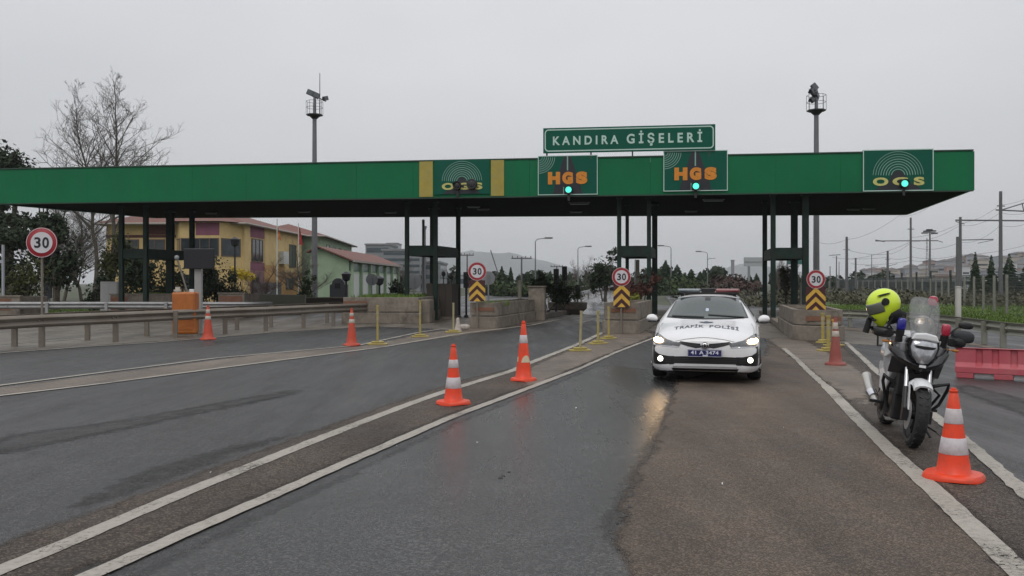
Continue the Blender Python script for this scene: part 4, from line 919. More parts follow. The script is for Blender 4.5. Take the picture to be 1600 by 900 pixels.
def bare_tree(name, label, loc, h, seed, spread=.5, r=.2, lean=(0, 0), levels=5, fork=3, clear=.3, group=None, m=None, min_r=.006, dense=1.0, wide=1.0):
    rnd = random.Random(seed); t = thing(name, label, 'tree', loc, 0, group); trunk = MB(); tw = MB()
    def grow(p, d, L, rad, lv):
        pts = [p]; n = 4; dd = d.copy(); q = p.copy()
        for i in range(n):
            dd = (dd+Vector((rnd.gauss(0, .09), rnd.gauss(0, .09), rnd.gauss(0, .05)+.04))).normalized(); q = q+dd*L/n; pts.append(q.copy())
        tgt = trunk if lv <= 1 else tw
        tgt.tube(pts, [rad*(1-.45*i/n) for i in range(n+1)], 7 if lv < 2 else (4 if lv < 3 else 3), cap=False)
        if lv >= levels or rad < min_r: return
        k = int(rnd.choice([3, 4, 5])*dense) if lv > 0 else int(9*dense)
        for i in range(k):
            s = rnd.uniform(.25 if lv else clear, 1); j = min(n-1, int(s*n)); pp = pts[j].lerp(pts[j+1], s*n-j)
            side = Vector((rnd.gauss(0, 1), rnd.gauss(0, 1), 0)).normalized(); nd = (dd*(1-spread*.6)+side*spread*rnd.uniform(.6, 1.2)+Vector((0, 0, .1))).normalized()
            grow(pp, nd, L*rnd.uniform(.42, .68)*(1.15-.45*s if lv == 0 else 1), rad*(.52-.1*s), lv+1)
        grow(pts[-1], (dd+Vector((rnd.gauss(0, .12), rnd.gauss(0, .12), 0))).normalized(), L*.55, rad*.55, lv+1)
    grow(Vector((0, 0, 0)), Vector((lean[0], lean[1], 1)).normalized(), h*.5, r, 0)
    top = max(v.z for v in tw.v); sc = h/top
    for q in trunk.v+tw.v: q.z *= sc; q.x *= sc*wide; q.y *= sc*wide
    trunk.build('trunk', M_bark, t, smooth=60, autofix=False); tw.build('crown', m or M_twig, t, autofix=False); return t
def upright_tree(name, label, loc, h, w, seed, r=.17, lean=0, clear=.33, group=None):
    """a bare tree with one leader and rising side limbs that fork into fine twigs"""
    rnd = random.Random(seed); t = thing(name, label, 'tree', loc, 0, group); trunk = MB(); tw = MB(); path = []; q = Vector((0, 0, 0)); n = 14
    for i in range(n+1): path.append(q.copy()); q = q+Vector((lean*h/n+rnd.gauss(0, .10), rnd.gauss(0, .10), h/n))
    trunk.tube(path, [r*(1-.93*i/n) for i in range(n+1)], 7, cap=False)
    def limb(p, d, L, rad, lv):
        k = 5; pts = [p]; dd = d.copy(); c = p.copy()
        for i in range(k): dd = (dd+Vector((rnd.gauss(0, .13), rnd.gauss(0, .13), rnd.gauss(0, .08)+.05))).normalized(); c = c+dd*L/k; pts.append(c.copy())
        tw.tube(pts, [max(.006, rad*(1-.75*i/k)) for i in range(k+1)], 4 if lv < 2 else 3, cap=False)
        if lv >= 4 or L < .22: return
        for j in range(rnd.choice([4, 5, 6]) if lv < 3 else 3):
            s_ = rnd.uniform(.2, .98); i = min(k-1, int(s_*k)); pp = pts[i].lerp(pts[i+1], s_*k-i); side = Vector((rnd.gauss(0, 1), rnd.gauss(0, 1), rnd.gauss(0, .5))).normalized()
            limb(pp, (dd*.75+side*.7).normalized(), L*rnd.uniform(.3, .5), rad*.5, lv+1)
    N = 42
    for i in range(N):
        s_ = clear+(1-clear)*(i+rnd.random())/N; j = min(n-1, int(s_*n)); pp = path[j].lerp(path[j+1], s_*n-j); a = i*2.4+rnd.uniform(-.5, .5); u = (s_-clear)/(1-clear)
        L = w*(.55+.6*math.sin(min(1, u*1.25+.12)*math.pi)**.8)*(1-.55*u)*rnd.uniform(.8, 1.25); el = R(35+30*u+rnd.uniform(-10, 10))
        limb(pp, Vector((math.cos(a)*math.cos(el), math.sin(a)*math.cos(el), math.sin(el))), L, r*(1-s_)*.42+.014, 1)
    trunk.build('trunk', M_bark, t, smooth=60, autofix=False); tw.build('crown', M_twig, t, autofix=False); return t
def conifer(mbc, h, w, rnd, n=26, leaf=.3, thin=1.0):
    for i in range(n):
        s = i/n; z = h*(.06+.94*s); r_ = w*(1-s)**.85*rnd.uniform(.75, 1.1)+.04; k = max(5, int(14*(1-s)*thin)+4)
        for j in range(k):
            a = 6.283*j/k+rnd.uniform(-.3, .3); rr = r_*rnd.uniform(.65, 1.12); c_, s_ = math.cos(a), math.sin(a); ww = leaf*rnd.uniform(.3, .7)*(1-s*.6)
            p0 = Vector((0, 0, z+.1)); p1 = Vector((c_*rr, s_*rr, z-.28*rr+rnd.uniform(-.1, .1))); u_ = Vector((-s_, c_, 0))*ww; dz = Vector((0, 0, ww*.7))
            m_ = p0.lerp(p1, .6); mbc.add([p0, m_+u_, p1, m_-u_], [(0, 1, 2, 3)]); mbc.add([p0, m_+dz, p1, m_-dz], [(0, 1, 2, 3)])
def conifer_tree(label, loc, h, w, seed, group=None, m=None, name='conifer_tree', cat='tree', leaf=.3):
    rnd = random.Random(seed); t = thing(name, label, cat, loc, 0, group); mb = MB(); conifer(mb, h, w, rnd, leaf=leaf, n=int(20+h*2)); mb.build('crown', m or M_con, t, autofix=False)
    mb = MB(); mb.cyl((0, 0, 0), (0, 0, h*.9), w*.08+.05, .02, 6); mb.build('trunk', M_bark, t); return t
gx = lambda px, Y: Vector(((px-800)*Y/F, Y, 0))
# the two tall bare trees on the left
upright_tree('bare_tree', 'taller bare tree, the right of the two rising above the canopy', gx(172, 60), 15.6, 4.6, 4, .19, .012, group='tall bare trees on the left')
upright_tree('bare_tree', 'shorter bare tree leaning left beside the tallest one above the canopy', gx(152, 61), 14.9, 4.1, 9, .17, -.085, group='tall bare trees on the left')
bare_tree('bare_tree', 'pale bare tree filling the gap under the left end of the canopy', gx(128, 66), 10.0, 5, .75, .14, (0, 0), 5, clear=.2, dense=1.3)
bare_tree('bare_tree', 'grey bare tree hazy behind the black sign board', gx(100, 80), 12.0, 8, .75, .16, (0.1, 0), 5, clear=.2, dense=1.2)
bush('evergreen_tree', 'big dark evergreen tree showing above the canopy at the far left', 'tree', gx(10, 58), [((-.5, 0, 9.3), (1.9, 1.6, 2.1)), ((.8, .2, 8.8), (1.5, 1.4, 1.6)), ((-.4, 0, 9.1), (1.5, 1.3, 1.8)), ((.5, .4, 8.4), (2.0, 1.6, 1.4)), ((-2, .3, 7), (2.4, 2, 2)), ((.3, 0, 5.2), (2.6, 2, 1.4))], 12000, .17, M_leaf_dk, 3, trunk=.2)
bush('evergreen_tree', 'low dark evergreen top just peeking over the canopy left of the bare trees', 'tree', gx(76, 62), [((0, 0, 9.1), (.9, .9, .7)), ((-.5, 0, 8.2), (1.4, 1, .8)), ((1.1, 0, 7.6), (1.2, 1, 1))], 2200, .14, M_leaf_dk, 4, trunk=.12)
bush('dark_tree', 'broad dark leafy tree behind the lone speed sign', 'tree', gx(88, 50), [((0, 0, 3.8), (1.5, 1.2, 1.5)), ((.3, 0, 2.3), (1.5, 1.2, 1.2)), ((-.3, 0, 5.0), (1.0, 1, .9))], 5000, .12, M_leaf_dk, 5, trunk=.12)
bush('dark_tree', 'dark tangled tree at the left edge under the canopy end', 'tree', gx(10, 52), [((0, 0, 4.6), (2.2, 1.2, 1.3)), ((-.6, 0, 2.8), (1.6, 1.2, 1.4))], 4200, .12, M_leaf_dk, 6, trunk=.12)
bush('shrub', 'mottled green shrub between the grey post and the lone speed sign', 'shrub', gx(38, 46), [((0, 0, 1.5), (1.4, .8, 1.3)), ((.5, 0, 2.3), (.8, .6, .9))], 2600, .09, M_ivy, 7, trunk=.04)
bush('ivy_tree', 'ivy covered green trunk left of the yellow building', 'tree', gx(168, 54), [((0, 0, 2.4), (.6, .6, 2.2)), ((.7, .2, 3.6), (.9, .6, 1.5)), ((1.6, .2, 2.4), (.9, .6, 1.6))], 3800, .11, M_ivy, 8, trunk=.2)
bush('dark_shrub', 'wide dark shrub mass between the left steel columns', 'shrub', gx(232, 50), [((-.8, 0, 1.7), (1.3, .8, 1.6)), ((.9, 0, 1.5), (1.6, .8, 1.5)), ((0, 0, 2.6), (1.2, .6, .9))], 5200, .1, M_leaf_dk, 9, trunk=.05)
bush('dark_shrub', 'low dark shrub beside the white electric cabinet', 'shrub', gx(150, 48), [((0, 0, .9), (.7, .5, .9)), ((.4, 0, 1.7), (.4, .4, .5))], 1500, .08, M_leaf_dk, 10, trunk=.03)
bush('dark_shrub', 'large dark green shrub before the bay window house', 'shrub', gx(340, 50), [((0, 0, 1.6), (1.2, .8, 1.6)), ((-.4, 0, 2.6), (.7, .6, .9)), ((.5, 0, 1.2), (1.0, .8, 1.1))], 4200, .09, M_leaf_dk, 12, trunk=.06)
bush('olive_shrub', 'loose olive shrub under the yellow flowering bush', 'shrub', gx(378, 50), [((0, 0, .8), (.7, .5, .8))], 900, .08, M_ivy, 13, trunk=.03)
bush('forsythia_bush', 'bright yellow flowering bush in front of the yellow house', 'shrub', gx(378, 53), [((0, 0, 2.15), (.62, .4, .45)), ((-.5, 0, 2.4), (.35, .3, .3)), ((.5, 0, 2.0), (.35, .3, .3))], 900, .06, M_leaf_y, 14, trunk=.02)
bare_tree('bare_shrub', 'small reddish bare shrub beside the yellow house wall', gx(412, 52), 3.6, 31, .8, .05, (0, 0), 5, clear=.1, m=mat('twig_red', (.10, .06, .055), .9, var=.3), min_r=.002)
bare_tree('bare_shrub', 'grey bare young tree before the green gable', gx(478, 52), 4.4, 33, .9, .06, (0, 0), 5, clear=.15, min_r=.002, dense=1.2)
bush('dark_shrub', 'small leafy dark shrub at the foot of the left floodlight mast', 'shrub', gx(478, 50), [((0, 0, .9), (.55, .5, .9)), ((.2, 0, 1.9), (.4, .4, .5))], 900, .08, M_leaf, 15, trunk=.03)
bush('small_tree', 'little round leafed tree before the garage wall', 'tree', gx(618, 50), [((0, 0, 1.4), (.55, .4, .5)), ((.3, 0, .9), (.5, .4, .4))], 600, .08, M_leaf_dk, 16, trunk=.03, stems=2)
bush('dark_shrub', 'dark shrub growing out of the round concrete tub', 'shrub', gx(896, 46.2)+Vector((-.2, 0, .45)), [((0, 0, .55), (.9, .6, .6)), ((-.8, 0, .7), (.6, .5, .7))], 1700, .07, M_leaf, 17, trunk=.03)
bush('dark_shrub', 'green shrub behind the top of the concrete pillar', 'shrub', gx(852, 42), [((0, 0, 1.5), (.8, .6, .7)), ((.9, 0, 1.0), (.6, .5, .6))], 1300, .07, M_leaf_dk, 18, trunk=.03)
bush('reddish_shrub', 'reddish brown shrub behind the speed sign of the central island', 'shrub', gx(1001, 36)+Vector((0, 0, .4)), [((0, 0, 1.0), (.75, .6, .6)), ((-.6, 0, .6), (.5, .5, .6)), ((.5, 0, 1.4), (.35, .4, .3))], 1500, .07, M_leaf_r, 19, trunk=.03)
bush('yellow_green_shrub', 'yellow green tuft low behind the chevron board of the central island', 'shrub', gx(984, 33)+Vector((0, 0, .5)), [((0, 0, .4), (.45, .4, .4))], 500, .06, M_leaf_y if False else fol('leaf_lime', (.17, .18, .03)), 20, trunk=.02)
bush('dark_tree', 'dark bushy little tree just left of the central speed sign', 'tree', gx(945, 72), [((0, 0, 2.6), (1.6, 1, 1.5)), ((.9, 0, 4.0), (.8, .7, .6)), ((-.9, 0, 2.0), (1.2, .9, 1.2))], 1800, .14, M_leaf_dk, 21, trunk=.08)
bush('climbing_shrub', 'grey green creeper between the columns of the right hand island', 'shrub', gx(1228, 41)+Vector((0, 0, .1)), [((0, 0, 1.4), (.5, .4, 1.2))], 700, .08, fol('leaf_grey', (.06, .06, .045)), 22, trunk=.03)
# far conifers and woodland
rnd = random.Random(77)
FARC = 'conifers on the bank beyond the toll plaza'
for i, (px, top, Y, w) in enumerate([(1040, 406, 120, 2.4), (1058, 413, 124, 3.0), (1030, 424, 118, 2.6), (1080, 420, 128, 2.6), (1094, 424, 135, 2.4), (1100, 421, 150, 2.6), (1116, 424, 155, 2.6), (1128, 425, 150, 2.8), (1150, 430, 160, 2), (1171, 428, 165, 2), (1182, 427, 170, 2), (1106, 430, 140, 2), (1070, 426, 122, 2.8), (1048, 428, 119, 2.6), (1020, 430, 116, 2), (1140, 428, 158, 2.2), (1160, 434, 150, 2)]):
    z = CH+(HY-top)*Y/F
    conifer_tree(['pointed dark conifer on the far bank above the police car', 'tallest pointed conifer on the far bank left above the police car'][i == 0], gx(px, Y), z, w, 100+i, FARC, leaf=.7)
for i, (px, top, Y, w) in enumerate([(784, 415, 110, 1.5), (798, 417, 112, 1.2), (812, 430, 112, 1.6), (824, 424, 110, 1.7), (838, 428, 105, 1.8), (850, 428, 100, 1.8), (770, 432, 115, 1.4), (860, 424, 118, 2), (876, 428, 120, 2), (890, 424, 130, 2), (902, 426, 130, 2), (916, 422, 140, 2), (926, 428, 135, 2)]):
    z = CH+(HY-top)*Y/F
    conifer_tree(['slim conifer in the row beyond the long planter island', 'tallest slim conifer right of the round sign back'][i == 0], gx(px, Y), z, w, 200+i, 'conifers beyond the long planter island', leaf=.5)
for i, (px, top, lab) in enumerate([(1524, 393, 'first dark cypress from the left behind the right hand fence'), (1549, 398, 'second dark cypress from the left behind the right hand fence'), (1577, 396, 'third dark cypress, broadest one behind the right hand fence'), (1603, 410, 'dark cypress cut by the right edge of the photo')]):
    Y = 85; conifer_tree(lab, gx(px, Y), CH+(HY-top)*Y/F, (1.0, 1.1, 1.7, 1.5)[i], 300+i, 'cypresses behind the right hand fence', leaf=.4)
def wood(name, px0, px1, Y, zt, m, n, size, seed, dep=10, den=1.0):
    rnd = random.Random(seed); mb = MB(); a, b = gx(px0, Y).x, gx(px1, Y).x
    for i in range(int((b-a)/1.8*den)):
        x = a+(b-a)*rnd.random(); y = Y+rnd.uniform(0, dep); h = zt*rnd.uniform(.55, 1.1); leaves(mb, (x, y, h*.55), (1.9, 1.9, h*.5), n, size, rnd)
    o = mb.build(name, m, autofix=False); tag(o, kind='stuff'); return o
wood('woodland', 1018, 1200, 150, 4.4, M_leaf_dk, 240, .5, 1)
M_rdwood = fol('bare_red_wood', (.062, .038, .032)); wood('woodland', 1115, 1205, 120, 3.4, M_rdwood, 200, .34, 2, den=1.3)
wood('hedge', 1036, 1112, 82, 2.3, M_leaf, 200, .22, 11, 8, 1.4); wood('dry_scrub', 1105, 1200, 88, 1.7, fol('scrub_brown', (.05, .045, .032)), 200, .2, 12, 8, 1.5)
wood('hedge', 775, 960, 100, 2.2, M_leaf, 160, .25, 13, 8, 1.2)
wood('woodland', 780, 965, 130, 4.2, M_leaf_dk, 220, .5, 3)
wood('woodland', 1195, 1420, 190, 4.5, M_leaf_dk, 160, .6, 4)
wood('woodland', 960, 1030, 170, 4.0, M_leaf_dk, 180, .5, 5)
M_scr = fol('dry_scrub', (.075, .072, .046)); wood('dry_scrub', 1190, 1750, 58, .85, M_scr, 170, .13, 6, 16, 4.0); wood('dry_scrub', 1250, 1700, 76, 1.2, M_scr, 150, .16, 8, 14, 2.5)
wood('woodland', 520, 800, 230, 6, M_leaf_dk, 140, .8, 7)
for i, (px, Y, h) in enumerate([(905, 110, 5), (918, 112, 5.4), (1215, 70, 4.5), (1228, 66, 4.2), (640, 90, 5)]):
    bare_tree('bare_tree', ['bare thin tree left of the slim lamp before the bridge', 'bare thin tree right of the slim lamp before the bridge', 'bare tree between the columns of the right hand island', 'low bare tree behind the creeper on the right hand island', 'bare tree behind the round sign back between columns'][i], gx(px, Y), h, 40+i, .6, .06, (0, 0), 4, min_r=.003, clear=.2, dense=1.2)
# verge on the right
gpoly = [(17.0, 12), (17.35, 22.2), (17.0, 26), (16.9, 30), (17.2, 36), (17.6, 44), (19.6, 55), (24, 90), (60, 120), (120, 120), (120, 12)]
sheet('verge', gpoly, .03, M_verge)
sheet('verge', [(-60, 52.2), (-9, 52.2), (-9.5, 64), (-60, 75)], .02, M_verge, .1)
mb = MB(); rnd = random.Random(3); poly2 = gpoly
for _ in range(26000):
    y = rnd.uniform(14, 62); y = 16+46*rnd.random()**1.3; xm = 17.6 if y < 44 else 17.6+(y-44)*.16
    x = xm+rnd.random()**1.4*(y*.62-xm+6 if y*.62-xm+6 > 2 else 2)
    p = Vector((x, y, .03)); a = rnd.random()*6.28; s = rnd.uniform(.02, .05); h = rnd.uniform(.04, .16); u_ = Vector((math.cos(a), math.sin(a), 0))*s
    mb.add([p-u_, p+u_, p+Vector((rnd.gauss(0, .05), rnd.gauss(0, .05), h))], [(0, 1, 2)])
tag(mb.build('grass', fol('grass_blades', (.11, .17, .035), .4, 2), autofix=False), kind='stuff')
mb = MB()
for (x0, x1, y0, y1, z, n) in ((-6.5, -3.9, 35, 42, .99, 1500), (-18.7, -16.4, 42.4, 44, 1.0, 900), (-1.3, -.1, 31.6, 33.6, .8, 500), (-28, -20, 46, 52, .02, 1600), (-16, -10, 50, 54, .02, 900)):
    for _ in range(n):
        p = Vector((rnd.uniform(x0, x1), rnd.uniform(y0, y1), z)); a = rnd.random()*6.28; s = rnd.uniform(.015, .04); h = rnd.uniform(.05, .2); u_ = Vector((math.cos(a), math.sin(a), 0))*s
        mb.add([p-u_, p+u_, p+Vector((rnd.gauss(0, .04), rnd.gauss(0, .04), h))], [(0, 1, 2)])
tag(mb.build('grass', MATS['grass_blades'], autofix=False), kind='stuff')

# ================================================================ FENCES, POLES, WIRES
fence_pts = [G(1690, 512), G(1573, 492), G(1522, 482), G(1454, 470.5), G(1400, 464.5), G(1340, 460.5), G(1270, 458)]
M_fp = mat('fence_post', (.23, .23, .20), .8, var=.15); M_wire = mat('fence_wire', (.10, .105, .10), .6, .5, var=.2); M_fd = mat('dark_fence', (.02, .03, .028), .6, var=.3)
t = thing('wire_fence', 'wire mesh fence with pale concrete posts across the grass on the right', 'fence', (fence_pts[0].x, fence_pts[0].y, 0), 0)
pp = resample([p.to_2d() for p in fence_pts], 4.2); mb = MB()
for i, p in enumerate(pp):
    k = MB(); s = .05; k.box((p.x-s, p.y-s, 0), (p.x+s, p.y+s, 2.05)); k.build('post', M_fp, t, world=True)
for a, b in zip(pp, pp[1:]):
    n = 9
    for j in range(n): z = .1+1.8*j/(n-1); mb.tube([(a.x, a.y, z), (b.x, b.y, z)], .007, 3, cap=False)
    k = 12
    for j in range(k): q_ = a.lerp(b, (j+.5)/k); mb.tube([(q_.x, q_.y, .1), (q_.x, q_.y, 1.9)], .005, 3, cap=False)
mb.build('wire_mesh', M_wire, t, world=True, autofix=False)
t = thing('rail_fence', 'tall dark green fence with dark posts along the railway', 'fence', (gx(1700, 78).x, 78, 0), 0)
ps = [gx(1690, 74), gx(1562, 84), gx(1521, 88), gx(1485, 96), gx(1454, 104), gx(1432, 112), gx(1409, 122), gx(1387, 134), gx(1366, 148), gx(1348, 160), gx(1330, 176), gx(1300, 200)]
for p in ps: k = MB(); k.box((p.x-.09, p.y-.09, 0), (p.x+.09, p.y+.09, 3.1)); k.build('post', M_fd, t, world=True)
mb = MB()
for a, b in zip(ps, ps[1:]):
    for j in range(16): z = .05+2.4*j/15; mb.tube([(a.x, a.y, z), (b.x, b.y, z)], .035, 4, cap=False)
    L = (b-a).length
    for j in range(int(L/.45)): q_ = a.lerp(b, j*.45/L); mb.tube([(q_.x, q_.y, 0), (q_.x, q_.y, 2.45)], .03, 3, cap=False)
mb.build('fence_panel', M_fd, t, world=True, autofix=False)
# low railway building with a white roof edge behind the fence
M_wall_gn = mat('teal_wall', (.05, .09, .085), .6, var=.2, scale=.2); M_roofw = mat('white_roof', (.50, .53, .53), .5, var=.08)
a, b = gx(1530, 120), gx(1280, 240); d = (b-a).normalized(); t = thing('railway_shed', 'long low dark teal shed with a white roof edge beyond the right hand fence', 'building', a, math.atan2(d.y, d.x)); L = (b-a).length
mb = MB(); mb.box((0, -8, 0), (L, 0, 1.9)); mb.build('wall', M_wall_gn, t); mb = MB(); mb.box((-.6, -8.6, 1.95), (L+.5, .5, 2.35)); mb.build('roof', M_roofw, t)
for i in range(24):
    x = 2+i*(L-4)/24; mb = MB(); mb.box((x, .004, .8), (x+2.4, .05, 1.5)); mb.build('window', M_unlit, t)
M_pole = mat('catenary_pole', (.13, .13, .135), .6, .3, var=.1)
def rail_pole(label, px, top, Y, r=.16, arms=(), lab2=None, name='catenary_pole'):
    z = CH+(HY-top)*Y/F; t = thing(name, label, 'pole', gx(px, Y), 0, 'railway poles on the right'); mb = MB(); mb.cyl((0, 0, 0), (0, 0, z), r, r*.72, 8); mb.build('pole', M_pole, t, smooth=60)
    k = Y/F
    for (x0, y0, x1, y1, rr) in arms:
        mb = MB(); mb.cyl(((x0-px)*k, 0, CH+(HY-y0)*k), ((x1-px)*k, 0, CH+(HY-y1)*k), rr, n=6); mb.build('arm', M_pole, t)
    return t
rail_pole('tallest railway pole with a slanted bracket at the right edge', 1563.5, 299, 70, .17, [(1556, 328, 1600, 330, .06), (1565, 328, 1601, 317, .05), (1597, 317, 1600, 331, .04), (1558, 321.5, 1570, 322, .05)])
rail_pole('railway pole carrying the long crossbeam over to the tallest pole', 1500.5, 339, 82, .17, [(1493, 344, 1625, 345, .08), (1502, 375, 1552, 374, .05), (1552, 375, 1528, 380, .03), (1493, 346, 1507, 350, .04)])
rail_pole('thick shorter pole standing just left of the crossbeam pole', 1496.5, 370, 60, .16)
rail_pole('railway pole with a wide two sided arm between canopy end and lamp mast', 1423, 340, 95, .15, [(1368, 376.5, 1465, 376, .06), (1465, 376, 1473, 378.5, .04), (1368, 375, 1382, 377.5, .06), (1418, 358, 1428, 358, .05)])
rail_pole('thick grey pole right of the right hand floodlight mast', 1323, 370, 120, .24, [(1318, 390, 1328, 390, .04)])
rail_pole('shorter grey pole right of the thick one', 1337, 403, 140, .2)
rail_pole('grey pole midway between the floodlight mast and the canopy end', 1387, 392, 120, .2, [(1383, 405, 1391, 405, .05), (1387, 416, 1402, 412, .04), (1387, 424, 1402, 424, .04)])
rail_pole('distant hazy pole with a small crossarm in the railway group', 1307, 400, 170, .14, [(1296, 399, 1313, 398, .08)])
rail_pole('thin distant black stick pole beside the hazy crossarm pole', 1311, 409, 170, .09)
rail_pole('faint distant pole between the shorter grey pole and the midway pole', 1362, 398, 220, .12, [(1352, 415, 1372, 416, .07)])
rail_pole('thin distant pole left edge of the railway group', 1297, 416, 180, .12)
t = thing('stadium_lamp_mast', 'distant lamp mast with a ring of lamps between the railway poles', 'lamp mast', gx(1453, 150), 0); k = 150/F
z = CH+(HY-359)*k; mb = MB(); mb.cyl((0, 0, 0), (0, 0, z), .22, .13, 8); mb.build('pole', M_pole, t, smooth=60)
for dx, dz in ((-.1, 0), (-.9, -.55), (.8, -.6), (-.6, -.25), (.5, -.2)): mb = MB(); mb.box((dx-.45, -.3, z+dz-.12), (dx+.45, .3, z+dz+.1)); mb.build('lamp', M_mastd, t)
mb = MB(); mb.tube([(.9*math.cos(a*.785), .9*math.sin(a*.785), z-.5) for a in range(8)], .05, 5, closed=True); mb.build('ring', M_pole, t)
t = thing('lattice_mast', 'faint thin lattice mast just left of the distant lamp mast', 'mast', gx(1448, 260), 0); mb = MB(); zz = CH+(HY-372)*260/F
for sx_, sy in ((-1, -1), (1, -1), (0, 1)): mb.cyl((sx_*.6, sy*.5, 0), (sx_*.1, sy*.1, zz), .05, n=4)
for i in range(14): w0 = .6-.5*i/14; w1 = .6-.5*(i+1)/14; mb.cyl((-w0, -w0*.8, zz*i/14), (w1, -w1*.8, zz*(i+1)/14), .035, n=3); mb.cyl((w0, -w0*.8, zz*i/14), (-w1, -w1*.8, zz*(i+1)/14), .035, n=3)
mb.build('lattice', M_pole, t)
def wire(label, pts, sag=.25, r=.009, group='overhead railway wires'):
    p3 = [P(*p) for p in pts]; mb = MB(); path = []
    for a, b in zip(p3, p3[1:]):
        for j in range(9): s = j/9; q_ = a.lerp(b, s); path.append(Vector((q_.x, q_.y, q_.z-sag*4*s*(1-s))))
    path.append(p3[-1]); o0 = path[0]; mb.tube([p-o0 for p in path], [r*max(1, p.y/60) for p in path], 4, cap=False)
    o = mb.build('overhead_wire', M_mastd, autofix=False); o.location = o0; tag(o, label, 'wire', group)
wire('overhead wire running up from the thick grey pole to the canopy end', [(1278, 378, 160), (1323, 374, 120), (1405, 337, 80), (1480, 300, 50)], .5)
wire('overhead wire from the lamp mast up to the tallest railway pole', [(1423, 371, 95), (1500, 349, 82), (1563, 320, 70), (1640, 290, 58)], .3)
wire('second overhead wire just below the one reaching the tallest pole', [(1323, 405, 120), (1423, 378, 95), (1500, 352, 82), (1563, 332, 70), (1640, 318, 58)], .4)
wire('overhead wire dipping between the two arm poles at mid height', [(1300, 402, 170), (1387, 402, 120), (1423, 401, 95), (1500, 398, 82), (1640, 372, 62)], .3)
wire('overhead wire rising right from the crossbeam pole', [(1423, 385, 95), (1500, 378, 82), (1563, 352, 70), (1640, 328, 60)], .5)
wire('lowest overhead wire crossing behind the cypresses', [(1330, 412, 130), (1423, 407, 95), (1500, 400, 82), (1640, 388, 62)], .3)
wire('faint overhead wire between the midway pole and the wide arm pole', [(1323, 390, 120), (1387, 397, 120), (1423, 379, 95)], .3)
# street lamps in the distance
M_lampgrey = mat('lamp_grey', (.16, .17, .17), .5, .3, var=.1)
def street_lamp(label, px, base, top, Y, side=1, two=False, r=.075):
    k = Y/F; z = CH+(HY-top)*k; t = thing('street_lamp', label, 'street lamp', gx(px, Y), 0, 'distant street lamps'); mb = MB(); mb.cyl((0, 0, 0), (0, 0, z-.3), r, r*.55, 8)
    mb.tube([(0, 0, z-.3), (side*.15, 0, z-.1), (side*.9, 0, z)], r*.5, 6); mb.build('pole', M_lampgrey, t, smooth=60)
    mb = MB(); mb.box((side*.8, -.15, z-.06), (side*1.5, .15, z+.08)); mb.build('lamp_head', M_lampgrey, t, bevel=.03)
    if two: mb = MB(); mb.tube([(0, 0, z-1.1), (-side*.2, 0, z-.9), (-side*1.0, 0, z-.85)], r*.5, 6); mb.build('side_arm', M_lampgrey, t)
street_lamp('tall grey street lamp above the concrete pillar of the long planter', 836.5, 440, 372, 75)
street_lamp('grey street lamp over the climbing carriageway', 903, 440, 385, 95)
street_lamp('street lamp with its head to the left above the police car', 1048.5, 440, 384, 98, -1)
street_lamp('two armed street lamp in the middle above the police car', 1105.5, 440, 393, 110, -1, True)
street_lamp('thin lamp seen between the posts of the central booth frame', 992, 440, 403, 120)
def tpole(label, px, top, Y, w=1.6):
    k = Y/F; z = CH+(HY-top)*k; t = thing('utility_pole', label, 'utility pole', gx(px, Y), 0, 'utility poles with crossarms'); mb = MB(); mb.cyl((0, 0, 0), (0, 0, z+.2), .14, .1, 7); mb.build('pole', M_pole, t)
    mb = MB(); mb.box((-w, -.07, z-.05), (w, .07, z+.1)); [mb.cyl((x*w, 0, z+.1), (x*w, 0, z+.35), .06, n=5) for x in (-.9, -.4, .4, .9)]; mb.build('crossarm', M_pole, t)
tpole('utility pole with a thick crossarm left of the tall grey street lamp', 815, 404, 110, 1.3)
tpole('faint utility pole with a wide crossarm right of the boarded booth', 730, 399, 130, 1.0)
tpole('faint far utility pole behind the slim signal posts', 870, 417, 150, 1.1)
tpole('thin dark pole with a small lamp block seen through the boarded booth frame', 664, 358, 95, .15)
t = thing('leaning_boom', 'thin leaning boom in the haze beside the tallest slim conifer', 'boom', gx(782, 140), 0); mb = MB(); mb.cyl((0, 0, 2), (-1.6, 0, 7.0), .09, n=5); mb.cyl((0, 0, 0), (0, 0, 2.05), .2, n=6); mb.build('boom', M_pole, t)
# billboard
t = thing('billboard', 'large pale grey billboard on one leg between car and right hand columns', 'billboard', gx(1176, 150), 0); k = 150/F
mb = MB(); mb.box((-13*k, 0, CH+(HY-416)*k), (17*k, .4, CH+(HY-402)*k)); mb.build('panel', mat('billboard_grey', (.34, .36, .37), .6, var=.08), t); mb = MB(); mb.box((-13*k, -.06, CH+(HY-409.6)*k), (17*k, -.01, CH+(HY-408.6)*k)); mb.build('catwalk', M_backg, t); mb = MB(); mb.cyl((-.6, .2, 0), (-.6, .2, CH+(HY-416)*k), .22, n=8); mb.build('leg', M_backg, t)
t = thing('chimney_tower', 'pale narrow tower hazy in the distance left of the billboard', 'tower', gx(1145, 300), 0); k = 300/F; mb = MB(); mb.box((-2.0*k, 0, 0), (2.4*k, .9, CH+(HY-408)*k)); mb.build('shaft', M_backg, t); mb = MB(); mb.box((-2.4*k, -.1, CH+(HY-408)*k+.01), (2.8*k, 1, CH+(HY-406)*k)); mb.build('top', M_backg, t)
t = thing('gantry_sign', 'hazy green motorway gantry sign between the right hand columns', 'road sign', gx(1246, 120), 0); k = 120/F; mb = MB(); mb.box((-16*k, 0, CH+(HY-413)*k), (14*k, .3, CH+(HY-403)*k)); mb.build('panel', mat('hazy_teal', (.03, .13, .11), .5, var=.1), t); mb = MB(); mb.cyl((-15*k, .2, 0), (-15*k, .2, CH+40*k), .12, n=6); mb.cyl((13*k, .2, 0), (13*k, .2, CH+40*k), .12, n=6); mb.build('legs', M_backg, t)

